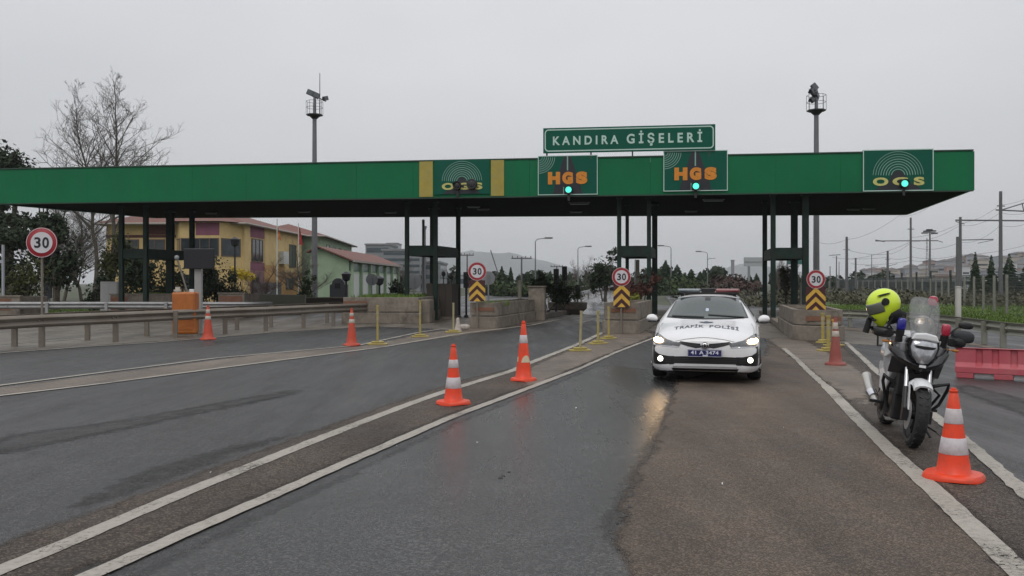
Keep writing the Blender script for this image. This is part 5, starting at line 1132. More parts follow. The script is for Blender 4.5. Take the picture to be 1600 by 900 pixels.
# ================================================================ BUILDINGS
M_by = mat('yellow_render', (.60, .44, .20), .8, var=.1, scale=1, dirt=(.44, .31, .15), damt=.4, dscale=.8)
M_bo = mat('ochre_render', (.50, .29, .11), .8, var=.1, scale=1, dirt=(.28, .16, .07), damt=.4, dscale=.8)
M_bp = mat('purple_render', (.21, .075, .115), .8, var=.12, scale=1)
M_bg = mat('green_render', (.27, .35, .24), .8, var=.08, scale=1, dirt=(.16, .24, .14), damt=.4, dscale=.6)
M_bg2 = mat('pale_green_render', (.38, .46, .34), .8, var=.06, scale=1)
M_tile = mat('roof_tile', (.165, .068, .052), .8, var=.3, scale=6, bump=.6, bscale=8, dirt=(.10, .08, .07), damt=.6, dscale=1)
M_eave = mat('eave', (.30, .27, .24), .7, var=.1)
M_glass = mat('window_glass', (.035, .045, .05), .12, var=.4, scale=1.5)
M_wframe = mat('window_frame', (.10, .07, .06), .6, var=.1); M_wwhite = mat('window_white', (.5, .52, .5), .5, var=.05)
def window(t, x0, x1, z0, z1, y, m=None, bars=1, axis='x', name='window', glass=None):
    """a window set 2 cm proud of a wall face; axis x: the face looks to -y at y; axis y: the face looks to +x at x=y"""
    w = MB(); g = MB(); m = m or M_wframe; th = .09
    def bx(mb, a0, a1, c0, c1, o0, o1):
        if axis == 'x': mb.box((a0, y-o1, c0), (a1, y-o0, c1))
        else: mb.box((y+o0, a0, c0), (y+o1, a1, c1))
    bx(w, x0, x1, z0, z0+th, .003, .07); bx(w, x0, x1, z1-th, z1, .003, .07); bx(w, x0, x0+th, z0+th, z1-th, .003, .07); bx(w, x1-th, x1, z0+th, z1-th, .003, .07)
    for i in range(1, bars+1): xm = x0+(x1-x0)*i/(bars+1); bx(w, xm-.04, xm+.04, z0+th, z1-th, .003, .065)
    o = w.build(name, m, t); bx(g, x0+th, x1-th, z0+th, z1-th, .004, .03); g.build('pane', glass or M_glass, o); return o
# yellow house, local frame: origin at its front right corner
t = thing('yellow_house', 'yellow and purple two storey house with a glazed bay behind the left columns', 'house', (-24.2, 78, 0), -.03)
mb = MB(); mb.box((-12.6, 0, 0), (0, 19, 7.0)); mb.build('wall', M_by, t)
mb = MB(); mb.box((-5.6, -2.2, 0), (-.9, -.003, 7.0)) if False else None
by = [(-6.1, -.003), (-4.9, -2.2), (-1.4, -2.2), (-.2, -.003)]
mb = MB(); mb.prism(by, 0, 7.0); mb.build('bay', M_by, t)
mb = MB(); e = .03; mb.box((-3.5, -2.2-e, 5.85), (-1.42, -2.203, 6.95)); mb.build('purple_panel', M_bp, t)
k = .5
window(t, -4.85, -1.45, 4.0, 5.6, -2.2, M_wframe, 3, name='bay_window')
def slantwin(a, b, z0, z1):
    a = Vector(a); b = Vector(b); d = (b-a).normalized(); nn = Vector((d.y, -d.x)); w = MB(); p = a+d*.15; q_ = b-d*.15
    w.prism([tuple(v) for v in (p+nn*.004, q_+nn*.004, q_+nn*.05, p+nn*.05)], z0, z1); o = w.build('bay_window', M_wframe, t)
    g = MB(); p += d*.1; q_ -= d*.1; g.prism([tuple(v) for v in (p+nn*.052, q_+nn*.052, q_+nn*.06, p+nn*.06)], z0+.1, z1-.1); g.build('pane', M_glass, o)
slantwin(by[0], by[1], 4.0, 5.6); slantwin(by[2], by[3], 4.0, 5.6)
window(t, -11.6, -9.6, 4.2, 5.6, 0, None, 1); window(t, -9.0, -7.2, 4.2, 5.6, 0, None, 1); window(t, -4.7, -1.5, 1.0, 2.4, -2.2, None, 2)
mb = MB(); mb.box((-12.6, -.03, 5.75), (-6.2, -.003, 6.0)); mb.box((-8.8, -.035, 6.02), (-6.3, -.003, 6.95)); mb.build('brown_band', mat('brown_render', (.10, .035, .03), .8, var=.2), t)
# right hand side wall of the house (faces +x)
for y0, y1, z0, z1, m in ((.05, 1.6, 0, 6.95, M_by), (1.62, 5.7, 5.9, 6.95, M_bp), (1.62, 5.7, 2.8, 3.6, M_bp), (1.62, 5.7, .2, 2.78, mat('mauve_render', (.24, .13, .14), .8, var=.1)), (5.9, 12.5, .1, 3.4, M_bo), (5.9, 12.5, 3.42, 6.9, M_by), (12.6, 18.9, .1, 2.8, M_bo), (12.6, 18.9, 2.82, 6.9, M_by)):
    mb = MB(); mb.box((.003, y0, z0), (.04, y1, z1)); mb.build('render_panel', m, t)
window(t, 2.0, 5.2, 3.65, 5.8, .04, None, 2, 'y'); window(t, 14, 16.6, 3.3, 5.8, .04, None, 1, 'y'); window(t, 12.8, 15.5, 1.0, 2.2, .04, None, 1, 'y')
window(t, 1.9, 4.0, .1, 2.3, .04, None, 1, 'y', 'door')
mb = MB(); mb.box((.05, 10.4, 3.6), (.55, 12.2, 4.9)); mb.cyl((.55, 11.3, 4.25), (.57, 11.3, 4.25), .45, n=16); mb.build('air_conditioner', M_wwhite, t)
mb = MB(); mb.box((.1, 2.2, .05), (1.8, 5.4, 1.7)); mb.build('porch_box', mat('grey_box', (.12, .12, .13), .6, var=.1), t)
hip = lambda x0, y0, x1, y1, z, h, o: [(x0-o, y0-o, z), (x1+o, y0-o, z), (x1+o, y1+o, z), (x0-o, y1+o, z)]
def hiproof(t, x0, y0, x1, y1, z, h, o=.6, m=None, along='y'):
    a = hip(x0, y0, x1, y1, z, h, o); cx, cy = (x0+x1)/2, (y0+y1)/2; W = min(x1-x0, y1-y0)/2+o
    if y1-y0 > x1-x0: r_ = [(cx, y0-o+W, z+h), (cx, y1+o-W, z+h)]; fs = [(0, 1, 4), (1, 2, 5, 4), (2, 3, 5), (3, 0, 4, 5)]
    else: r_ = [(x0-o+W, cy, z+h), (x1+o-W, cy, z+h)]; fs = [(0, 1, 5, 4), (1, 2, 5), (2, 3, 4, 5), (3, 0, 4)]
    mb = MB(); mb.add(a+r_, fs+[(3, 2, 1, 0)]); mb.build('roof', m or M_tile, t)
    mb = MB(); e = .12
    for (p, q_) in ((0, 1), (1, 2), (2, 3), (3, 0)): mb.cyl(Vector(a[p])-Vector((0, 0, .1)), Vector(a[q_])-Vector((0, 0, .1)), .1, n=5)
    mb.build('gutter', M_eave, t)
hiproof(t, -12.6, -.5, 0, 19, 7.05, 2.2)
mb = MB(); mb.add([(-6.6, -.6, 7.05), (-5.1, -2.8, 7.05), (-1.2, -2.8, 7.05), (.3, -.6, 7.05), (-3.1, 2.5, 8.0)], [(0, 1, 4), (1, 2, 4), (2, 3, 4), (0, 4, 3), (3, 2, 1, 0)]); mb.build('bay_roof', M_tile, t)
# green hall
t = thing('green_hall', 'green rendered hall with a red tiled hip roof right of the yellow house', 'building', (-21.7, 98, 0), .055)
mb = MB(); mb.box((-9, 0, 0), (0, 27, 7.0)); mb.build('wall', M_bg, t); hiproof(t, -9, 0, 0, 27, 7.05, 1.6, .7)
for i in range(4): window(t, 4+5*i, 6.4+5*i, 5.2, 6.2, 0, M_wframe, 1, 'y')
# low lean-to wing with garages
t = thing('garage_wing', 'low pale green garage wing with white doors and a sloping red tiled roof', 'building', (-15.1, 80, 0), -.046); L = 25
mb = MB(); mb.prism([(-3.6, 0), (0, 0), (0, 3.75), (-2.75, 4.85), (-3.6, 4.5)], 0, L, plane='XZ'); mb.build('wall', M_bg, t)
mb = MB(); mb.add([(.45, -.5, 3.72), (.45, L+.4, 3.72), (-2.78, L+.4, 5.0), (-2.78, -.5, 5.0), (-3.9, -.5, 4.5), (-3.9, L+.4, 4.5)], [(0, 1, 2, 3), (3, 2, 5, 4)]); mb.build('roof', M_tile, t, solid=.12)
mb = MB(); mb.box((.46, -.5, 3.58), (.6, L+.4, 3.78)); mb.build('gutter', M_eave, t)
mb = MB(); mb.box((.003, .1, 0), (.05, L-.1, 2.75)); mb.build('pale_facing', M_bg2, t)
mb = MB(); mb.box((.003, .1, 2.8), (.12, L-.1, 3.5)); mb.build('window_band', mat('teal_glass', (.05, .10, .075), .3, var=.3), t)
for i in range(7): y = .3+4.05*i; mb = MB(); mb.box((.06, y-.14, 0), (.34, y+.14, 3.55)); mb.build('column', M_bg, t)
for i, y in enumerate((1.2, 5.2, 9.3, 13.3, 17.4, 21.3)): mb = MB(); mb.box((.052, y, .05), (.11, y+2.4, 2.5)); mb.build('door', M_wwhite, t)
# hazy office building far behind
M_off = mat('office_grey', (.19, .20, .21), .6, var=.1, scale=.1); M_offd = mat('office_glass', (.055, .075, .085), .25, var=.25, scale=.3)
def office(label, x0, x1, top, Y, floors, depth=18, m=None, name='office_building', gap=None):
    k = Y/F; a, b = gx(x0, Y), gx(x1, Y); t = thing(name, label, 'building', ((a.x+b.x)/2, Y, 0), 0); w = b.x-a.x; h = CH+(HY-top)*k
    mb = MB(); mb.box((-w/2, 0, gap or 0), (w/2, depth, h)); mb.build('wall', m or M_off, t); fh = (h-(gap or 0))/floors
    if gap: 
        for i in range(4): x = -w/2+.6+(w-1.2)*i/3; mb = MB(); mb.box((x-.4, .3, 0), (x+.4, 1.1, gap-.003)); mb.build('pillar', M_off, t)
    for i in range(floors): z = (gap or 0)+fh*i+fh*.35; mb = MB(); mb.box((-w/2+.3, -.06, z), (w/2-.3, -.004, z+fh*.42)); mb.build('window_strip', M_offd, t)
    for y in (.3,): 
        for i in range(floors): z = (gap or 0)+fh*i+fh*.35; mb = MB(); mb.box((w/2+.004, .5, z), (w/2+.06, depth-.5, z+fh*.42)); mb.build('window_strip', M_offd, t)
    mb = MB(); mb.box((-w/2-.2, -.2, h+.003), (w/2+.2, depth+.2, h+.4)); mb.build('roof', M_off, t); return t
office('hazy grey office building with window strips between the green wing and booth frame', 597, 658, 392, 170, 4, 20, gap=3.2)
office('hazy flat topped grey block just above the garage roof', 571, 609, 383, 210, 4, 14)
office('faint pale tower block rising behind the flat topped grey block', 604, 621, 381, 330, 6, 12, mat('pale_block', (.32, .33, .34), .6))
office('hazy grey wing of the office seen between the booth columns', 656, 687, 411, 175, 3, 20)
office('faint low pale block under the distant mountain', 690, 760, 431, 300, 1, 15, mat('pale_block', (.32, .33, .34), .6))
# hillside houses on the right
M_h = [mat('house_cream', (.38, .34, .28), .8), mat('house_grey', (.26, .27, .29), .8), mat('house_white', (.48, .48, .48), .8), mat('house_pink', (.32, .22, .19), .8)]
rnd = random.Random(21); M_roofd = mat('dull_roof', (.13, .115, .11), .85, var=.2)
hprof = [(1330, 438), (1400, 434), (1440, 425), (1462, 414), (1500, 412), (1530, 403), (1556, 405), (1600, 392), (1680, 376)]
def skyl(px):
    k = max(q for q in range(len(hprof)) if hprof[q][0] <= px); k = min(k, len(hprof)-2); a, b = hprof[k], hprof[k+1]; return a[1]+(b[1]-a[1])*(px-a[0])/(b[0]-a[0])
for i in range(80):
    px = rnd.uniform(1345, 1640); top = skyl(px); py = rnd.uniform(top+1, min(441, top+34)); s = (py-top)/(443-top+.1); Y = 640-150*max(0, s); w = rnd.uniform(5, 10); h = rnd.uniform(5, 11); p = P(px, py, Y)
    mi = rnd.randrange(4); t = thing('hillside_house', ['small cream house on the hazy hillside at the right', 'small grey house on the hazy hillside at the right', 'small white house on the hazy hillside at the right', 'small pinkish house on the hazy hillside at the right'][mi], 'house', (p.x, p.y, p.z-3), rnd.uniform(-.5, .5), 'houses on the hazy hillside')
    mb = MB(); mb.box((-w/2, -w/2, -6), (w/2, w/2, h)); mb.build('wall', M_h[mi], t)
    mb = MB(); mb.add([(-w/2-.4, -w/2-.4, h+.01), (w/2+.4, -w/2-.4, h+.01), (w/2+.4, w/2+.4, h+.01), (-w/2-.4, w/2+.4, h+.01), (0, -w*.2, h+1.4), (0, w*.2, h+1.4)], [(0, 1, 4), (1, 2, 5, 4), (2, 3, 5), (3, 0, 4, 5), (3, 2, 1, 0)]); mb.build('roof', M_roofd, t)
    for f_ in range(int(h/2.8)):
        mb = MB(); z = .9+2.8*f_
        mb.box((-w/2+.8, -w/2-.05, z), (w/2-.8, -w/2-.003, z+1.2)); mb.build('window_band', M_glass, t)
# flag poles
M_flag = mat('flag_red', (.35, .02, .02), .7, var=.15)
def flag(label, px, top, m, hang):
    Y = 60; k = Y/F; z = CH+(HY-top)*k; t = thing('flag_pole', label, 'flag pole', gx(px, Y), 0, 'flag poles before the houses'); mb = MB(); mb.cyl((0, 0, 0), (0, 0, z), .05, .035, 7); mb.build('pole', M_wwhite, t)
    z0, z1 = z-hang[1]*k, z-hang[0]*k; mb = MB(); rings = []
    for i in range(9): s = i/8; w = .06+.22*s*(1-.3*s); rings.append([(.05, 0, z1+(z0-z1)*s), (.05+w*.5, .08*math.sin(5*s), z1+(z0-z1)*s), (.05+w, -.06*math.sin(4*s+1), z1+(z0-z1)*s-.1)])
    mb.loft(rings, cap=False, closed=False); mb.build('flag', m, t, solid=.01)
flag('white flag pole with a limp orange flag before the yellow house end', 433, 342, mat('flag_orange', (.40, .14, .04), .7, var=.3), (14, 32))
flag('white flag pole with a limp dark red flag before the green hall', 466.5, 349, M_flag, (6, 33))
# parked vans far right
def far_car(label, px, m):
    Y = 108; t = thing('parked_car', label, 'car', gx(px, Y), -.1, 'cars parked beyond the wire fence'); w = 2.0
    rings = []
    for y, zt, ww in ((0, .75, .8), (.25, .85, .95), (1.2, 1.0, 1.0), (1.9, 1.5, .82), (3.2, 1.5, .82), (4.0, 1.05, .95), (4.4, .9, .85)): rings.append([(-ww, y, .3), (ww, y, .3), (ww, y, .8), (ww*.92, y, zt*.95), (ww*.6, y, zt), (-ww*.6, y, zt), (-ww*.92, y, zt*.95), (-ww, y, .8)])
    mb = MB(); mb.loft(rings); mb.build('body', m, t, smooth=40); mb = MB(); mb.prism([(-.8, 1.0), (.8, 1.0), (.65, 1.42), (-.65, 1.42)], 1.15, 1.6, plane='XZ'); mb.build('windscreen', M_glass, t)
    for x in (-.8, .8):
        for y in (.9, 3.5): mb = MB(); mb.lathe([(.3, -.1), (.32, -.08), (.32, .08), (.3, .1)], (x, y, .32), 'X', 14); mb.build('wheel', M_rubber, t)
far_car('pale car parked beyond the wire fence under the first and second cypress', 1534, M_white); far_car('pale car parked beyond the wire fence under the tallest railway pole', 1565, mat('car_silver', (.4, .4, .4), .4)); far_car('pale pinkish car parked beyond the fence at the right edge', 1593, M_h[3])
# ================================================================ POLICE CAR  (local: x right as seen from the front, y rearward, z up; origin under the front bumper)
M_carw = mat('car_white', (.74, .74, .75), .28, var=.02, coat=.6, dirt=(.55, .54, .52), damt=.25, dscale=3)
M_cglass = mat('car_glass', (.045, .06, .058), .06, var=.1, coat=.3)
M_cblk = mat('car_black_trim', (.012, .012, .013), .35, var=.2)
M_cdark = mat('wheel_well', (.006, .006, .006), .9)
M_hl = mat('headlamp_glass', (.13, .135, .14), .08, .3, var=.3, scale=14, coat=.5)
M_lampon = mat('headlamp_lit', (.8, .8, .75), .3, emit=((1, .62, .28), 110))
M_fogon = mat('foglamp_lit', (.8, .8, .75), .3, emit=((1, .93, .78), 4))
M_rimm = mat('alloy', (.35, .36, .38), .3, .9, var=.05)
car = thing('police_car', 'white traffic police saloon with headlights on and a light bar facing the camera', 'police car', (3.06, 13.72, .006), R(-14.2))
ST = [  # y, half section (x,z) from the underside centre to the top centre
 (.03, [(0,.24),(.34,.24),(.54,.25),(.59,.36),(.60,.48),(.58,.56),(.47,.615),(.30,.66),(.15,.67),(0,.675)]),
 (.09, [(0,.19),(.45,.19),(.72,.20),(.775,.34),(.78,.48),(.76,.60),(.64,.675),(.43,.71),(.2,.73),(0,.735)]),
 (.22, [(0,.17),(.55,.17),(.80,.185),(.845,.33),(.848,.48),(.835,.64),(.74,.735),(.50,.775),(.25,.795),(0,.80)]),
 (.45, [(0,.17),(.56,.17),(.83,.19),(.865,.34),(.865,.50),(.85,.68),(.77,.79),(.55,.83),(.28,.86),(0,.865)]),
 (.95, [(0,.17),(.58,.17),(.85,.19),(.885,.36),(.89,.54),(.87,.76),(.79,.865),(.58,.905),(.30,.93),(0,.935)]),
 (1.22,[(0,.17),(.58,.17),(.855,.19),(.885,.36),(.89,.56),(.875,.82),(.80,.90),(.62,.94),(.32,.965),(0,.97)]),
 (1.40,[(0,.17),(.58,.17),(.86,.19),(.885,.36),(.89,.58),(.88,.85),(.82,.93),(.70,1.00),(.36,1.03),(0,1.035)]),
 (1.80,[(0,.17),(.58,.17),(.86,.19),(.885,.36),(.89,.60),(.88,.88),(.83,.95),(.665,1.19),(.36,1.245),(0,1.255)]),
 (2.15,[(0,.17),(.58,.17),(.86,.19),(.885,.36),(.89,.62),(.88,.89),(.83,.96),(.60,1.335),(.36,1.40),(0,1.41)]),
 (2.70,[(0,.17),(.58,.17),(.86,.19),(.885,.36),(.89,.64),(.88,.91),(.835,.97),(.585,1.38),(.36,1.45),(0,1.46)]),
 (3.25,[(0,.17),(.58,.17),(.86,.19),(.885,.36),(.89,.65),(.88,.93),(.835,.99),(.58,1.34),(.36,1.42),(0,1.43)]),
 (3.75,[(0,.18),(.58,.18),(.86,.20),(.885,.38),(.89,.66),(.875,.95),(.82,1.01),(.58,1.18),(.36,1.23),(0,1.24)]),
 (4.10,[(0,.19),(.58,.19),(.85,.22),(.875,.40),(.88,.68),(.86,.96),(.78,1.03),(.58,1.06),(.36,1.075),(0,1.08)]),
 (4.45,[(0,.22),(.56,.22),(.80,.25),(.84,.42),(.84,.70),(.81,.94),(.72,1.01),(.55,1.035),(.3,1.05),(0,1.05)]),
 (4.60,[(0,.32),(.50,.32),(.68,.34),(.74,.45),(.74,.70),(.70,.88),(.62,.93),(.45,.95),(.25,.96),(0,.96)])]
mb = MB(); rings = []
for y, hs in ST:
    full = [(x, y, z) for x, z in hs]+[(-x, y, z) for x, z in reversed(hs[1:-1])]
    rings.append([Vector(p) for p in full])
mb.loft(rings)
body = mb.build('body', [M_carw, M_cdark], car, smooth=180, sub=2); bake(body)
def bvh_of(o):
    return BVHTree.FromPolygons([v.co for v in o.data.vertices], [tuple(p.vertices) for p in o.data.polygons])
bv = bvh_of(body)
# wheel arches
wc = MB()
for y in (.93, 3.63):
    for s in (-1, 1): wc.lathe([(.355, .62), (.355, 1.1)] if s > 0 else [(.355, -1.1), (.355, -.62)], (0, y, .315), 'X', 36)
cut = wc.build('cutter', M_cdark, car); 
for p in cut.data.polygons: p.material_index = 0
bo = body.modifiers.new('b', 'BOOLEAN'); bo.object = cut; bo.operation = 'DIFFERENCE'; bo.solver = 'EXACT'; bo.material_mode = 'TRANSFER'
bpy.context.view_layer.update(); bake(body); body.data.set_sharp_from_angle(angle=R(50)); bpy.data.objects.remove(cut)
def proj(polys, d='front', off=.004, thick=.0, step=.035, bvx=None):
    """lay a flat outline on the body: front = seen along +y (x,z), top = along -z (x,y), side = along the x axis (y,z)"""
    bvx = bvx or bv; mb = MB()
    for poly in polys:
        pts = []; n = len(poly)
        for i in range(n):
            a, b = Vector(poly[i]), Vector(poly[(i+1) % n]); k = max(1, int((b-a).length/step))
            pts += [a.lerp(b, j/k) for j in range(k)]
        m = len(pts); xs = [p.x for p in pts]; ys = [p.y for p in pts]; ed = [(i, (i+1) % m) for i in range(m)]
        x = min(xs)+step/2
        while x < max(xs):
            y = min(ys)+step/2
            while y < max(ys): pts.append(Vector((x, y))); y += step
            x += step
        r = delaunay_2d_cdt(pts, ed, [], 1, 1e-5)
        out = []
        for v in r[0]:
            if d == 'front': o, di = Vector((v.x, -1, v.y)), Vector((0, 1, 0))
            elif d == 'top': o, di = Vector((v.x, v.y, 3)), Vector((0, 0, -1))
            elif d == 'right': o, di = Vector((2, v.x, v.y)), Vector((-1, 0, 0))
            elif d == 'left': o, di = Vector((-2, v.x, v.y)), Vector((1, 0, 0))
            elif d == 'back': o, di = Vector((v.x, 6, v.y)), Vector((0, -1, 0))
            h, nn, _, _ = bvx.ray_cast(o, di)
            if h is None: h = o+di*(1.2 if d == 'front' else 1.1); nn = -di
            if nn.dot(di) > 0: nn = -nn
            out.append(h+nn*off)
        used = sorted({i for f in r[2] for i in f}); ix = {v: k for k, v in enumerate(used)}
        mb.add([out[i] for i in used], [tuple(ix[i] for i in f) for f in r[2]])
    return mb
def mir(p): return [(-x, z) for x, z in reversed(p)]
def pb(name, polys, m, d='front', off=.004, parent=car, solid=.004, step=.035, lab=None):
    o = proj(polys, d, off, step=step).build(name, m, parent, smooth=60, solid=0); 
    if lab: tag(o, lab)
    return o
# windscreen, side and rear windows
ws = [(-.665, 1.01), (-.4, .995), (0, .99), (.4, .995), (.665, 1.01), (.60, 1.17), (.53, 1.31), (.3, 1.345), (0, 1.352), (-.3, 1.345), (-.53, 1.31), (-.60, 1.17)]
frame = [(-.70, .995), (-.4, .978), (0, .972), (.4, .978), (.70, .995), (.625, 1.175), (.55, 1.322), (.3, 1.358), (0, 1.366), (-.3, 1.358), (-.55, 1.322), (-.625, 1.175)]
pb('windscreen_seal', [frame], M_cblk, off=.002); wsn = pb('windscreen', [ws], M_cglass, off=.006)
# faint interior shapes: mirror, sticker and wipers
mb = proj([[(-.045, 1.29), (.045, 1.29), (.05, 1.335), (-.05, 1.335)]], off=.012); mb.build('inner_mirror', M_cblk, car)
pb('windscreen_sticker', [[(-.02, 1.10), (.02, 1.10), (.03, 1.12), (.02, 1.15), (-.02, 1.15), (-.03, 1.12)]], mat('sticker', (.45, .5, .6), .4), off=.009)
for x0, x1, z0, z1 in ((-.60, -.05, 1.012, 1.0), (.02, .62, 1.035, 1.0)):
    pts = proj([[(x0, z0), (x1, z1), (x1, z1+.012), (x0, z0+.014)]], off=.016, step=.05); pts.build('wiper', M_cblk, car, solid=.008)
for d, s in (('right', 1), ('left', -1)):
    pb('side_window', [[(1.75, 1.0), (2.62, 1.01), (2.62, 1.33), (2.3, 1.33), (2.0, 1.22)]], M_cglass, d, .004); pb('side_window', [[(2.70, 1.01), (3.45, 1.03), (3.62, 1.08), (3.35, 1.27), (3.0, 1.33), (2.70, 1.34)]], M_cglass, d, .004)
    for y0 in (1.42, 2.66, 3.6): pb('door_seam', [[(y0, .28), (y0+.008, .28), (y0+.008, .93), (y0, .93)]], M_cblk, d, .003, step=.05)
    for y0 in (2.4, 3.4): k = proj([[(y0, .80), (y0+.2, .80), (y0+.2, .83), (y0, .83)]], d, .02); k.build('door_handle', M_carw, car, solid=.02)
    pb('blue_stripe', [[(1.3, .62), (3.2, .62), (3.2, .72), (1.3, .72)]], mat('police_blue', (.02, .04, .25), .4), d, .003)
    k = proj([[(.1+4.15, .78), (4.5, .78), (4.52, .9), (4.2, .9)]], d, .006); k.build('tail_light', mat('tail_red', (.3, .01, .01), .2), car)
pb('rear_window', [[(-.58, 1.08), (.58, 1.08), (.5, 1.30), (-.5, 1.30)]], M_cglass, 'back', .004)
# bonnet cut line, crease lines and lettering
def strip(pts, w): # thin polygon along a polyline
    a = [Vector(p) for p in pts]; L = []; Rr = []
    for i, p in enumerate(a):
        d_ = (a[min(i+1, len(a)-1)]-a[max(0, i-1)]).normalized(); nn = Vector((-d_.y, d_.x)); L.append(tuple(p+nn*w/2)); Rr.append(tuple(p-nn*w/2))
    return L+Rr[::-1]
M_seam = mat('panel_gap', (.10, .10, .10), .6)
pb('bonnet_seam', [strip([(-.46, .665), (-.3, .70), (-.12, .723), (0, .73), (.12, .723), (.3, .70), (.46, .665)], .006)], M_seam, off=.003)
for s in (-1, 1): pb('bonnet_seam', [strip([(s*.74, .30), (s*.77, .6), (s*.775, .9), (s*.74, 1.2)], .006)], M_seam, 'top', .003)
M_let = mat('blue_grey_letters', (.05, .065, .095), .5)
def hood_text(body_, x0, x1, yc, hgt, arc=.10):
    tm = text_mb(body_, .2, .006, 1.15, extrude=0); fit(tm, x0, x1, -hgt/2, hgt/2, 0); bm = bmesh.new(); me = bpy.data.meshes.new('x'); me.from_pydata([tuple(v) for v in tm.v], [], tm.f); bm.from_mesh(me)
    bmesh.ops.remove_doubles(bm, verts=bm.verts, dist=1e-5); bmesh.ops.triangulate(bm, faces=bm.faces)
    bmesh.ops.subdivide_edges(bm, edges=[e for e in bm.edges if e.calc_length() > .04], cuts=1); bm.to_mesh(me); bm.free()
    out = []
    for v in me.vertices:
        x = v.co.x; y = yc+v.co.z-arc*(1-(x/.5)**2)*-1*.6
        h, nn, _, _ = bv.ray_cast(Vector((x, y, 3)), Vector((0, 0, -1))); out.append((h or Vector((x, y, .9)))+Vector((0, 0, .003)))
    r = MB(); r.add(out, [tuple(p.vertices) for p in me.polygons]); return r
hood_text('TRAFİK', -.51, -.03, .60, .27).build('lettering', M_let, car, autofix=False)
hood_text('POLİSİ', .06, .53, .60, .27).build('lettering', M_let, car, autofix=False)
em = [[(-.12, .93), (-.05, .88), (0, .86), (.05, .88), (.12, .93), (.085, .98), (.12, 1.03), (.05, 1.02), (0, 1.07), (-.05, 1.02), (-.12, 1.03), (-.085, .98)]]
pb('bonnet_emblem', em, M_let, 'top', .003, step=.02)
M_finm = mat('fin_grey', (.06, .06, .06), .4)
# front end: bumper black surround, grille, lamps, plate
pb('lower_grille', [[(-.50, .315), (.50, .315), (.58, .40), (.50, .425), (.34, .43), (-.34, .43), (-.50, .425), (-.58, .40)]], M_cblk, off=.004)
for s in (-1, 1):
    f = lambda p: p if s > 0 else mir(p)
    pb('fog_surround', [f([(.48, .30), (.55, .295), (.80, .29), (.86, .31), (.868, .46), (.85, .575), (.815, .595), (.775, .59), (.80, .55), (.79, .50), (.72, .455), (.58, .43), (.48, .43)])], M_cblk, off=.005)
    pb('headlight', [f([(.40, .585), (.50, .60), (.60, .585), (.78, .60), (.842, .66), (.85, .735), (.80, .775), (.72, .755), (.60, .69), (.46, .655), (.36, .645)])], M_hl, off=.006)
    pb('headlight_lens', [f([(.655, .655), (.69, .637), (.76, .638), (.805, .658), (.81, .688), (.78, .706), (.71, .70), (.665, .685)])], M_lampon, off=.014, step=.02)
    pb('headlight_rim', [f(strip([(.40, .578), (.55, .585), (.78, .592), (.835, .635)], .012))], M_chrome, off=.011)
    pb('grille_wing', [f([(.05, .575), (.14, .562), (.26, .59), (.42, .635), (.38, .668), (.22, .648), (.07, .635)])], M_cblk, off=.006)
    for k_ in range(1): pb('grille_slat', [f(strip([(.08, .592+.03*k_), (.2, .600+.034*k_), (.38, .645+.02*k_)], .004))], M_finm, off=.010)
    for k_ in range(3): pb('surround_fin', [f(strip([(.53, .345+.03*k_), (.66, .335+.035*k_), (.80, .325+.035*k_)], .005))], M_finm, off=.009)
    c, nn, _, _ = bv.ray_cast(Vector((s*.70, -1, .385)), Vector((0, 1, 0)))
    mb = MB(); mb.lathe([(.04, -.012), (.044, -.005), (.044, .03)], (c.x, c.y-.01, c.z), 'Y', 20); o = mb.build('fog_light', M_fogon, car)
    mb = MB(); mb.lathe([(.045, -.016), (.062, -.016), (.062, .04), (.045, .04)], (c.x, c.y-.01, c.z), 'Y', 20, closed=True); mb.build('fog_light_ring', M_cblk, car)
    pb('bumper_lip', [f([(.50, .215), (.70, .215), (.86, .245), (.855, .31), (.70, .285), (.56, .305)])], M_carw, off=.03)
pb('bumper_lip', [strip([(-.50, .265), (-.3, .27), (0, .272), (.3, .27), (.50, .265)], .022)], mat('lip_silver', (.36, .36, .37), .35), off=.02)
pb('lower_valance', [[(-.62, .155), (.62, .155), (.84, .19), (.82, .225), (.5, .24), (-.5, .24), (-.82, .225), (-.84, .19)]], M_cblk, off=.005)
for i in range(3): pb('grille_slat', [strip([(-.5, .335+.03*i), (.5, .335+.03*i)], .004)], M_finm, off=.009)
mb = MB(); n = 24
for i in range(n):
    for (rx, rz) in ((.062, .042),): a0, a1 = 6.2832*i/n, 6.2832*(i+1)/n; mb.add([(rx*math.cos(a), -.005, .605+rz*math.sin(a)) for a in (a0, a1)]+[((rx-.01)*math.cos(a), -.008, .605+(rz-.008)*math.sin(a)) for a in (a1, a0)], [(0, 1, 2, 3)])
for i in range(n):
    a0, a1 = 6.2832*i/n, 6.2832*(i+1)/n; mb.add([(.028*math.cos(a), -.006, .605+.036*math.sin(a)) for a in (a0, a1)]+[((.02)*math.cos(a), -.009, .605+(.028)*math.sin(a)) for a in (a1, a0)], [(0, 1, 2, 3)])
    mb.add([(.045*math.cos(a), -.006, .622+.016*math.sin(a)) for a in (a0, a1)]+[((.038)*math.cos(a), -.009, .622+(.010)*math.sin(a)) for a in (a1, a0)], [(0, 1, 2, 3)])
mb.xf(Matrix.Translation((0, .005, 0))); mb.build('front_emblem', M_chrome, car, solid=.006)
mb = MB(); mb.lathe([(.055, 0), (.055, .03)], (0, .004, .605), 'Y', 20); mb.build('emblem_back', M_cblk, car)
pl = MB(); pl.box((-.265, -.028, .43), (.265, .03, .545)); plo = pl.build('number_plate', mat('plate_blue', (.012, .012, .09), .35, var=.1), car, bevel=.004)
M_pl = mat('plate_white', (.6, .62, .72), .4)
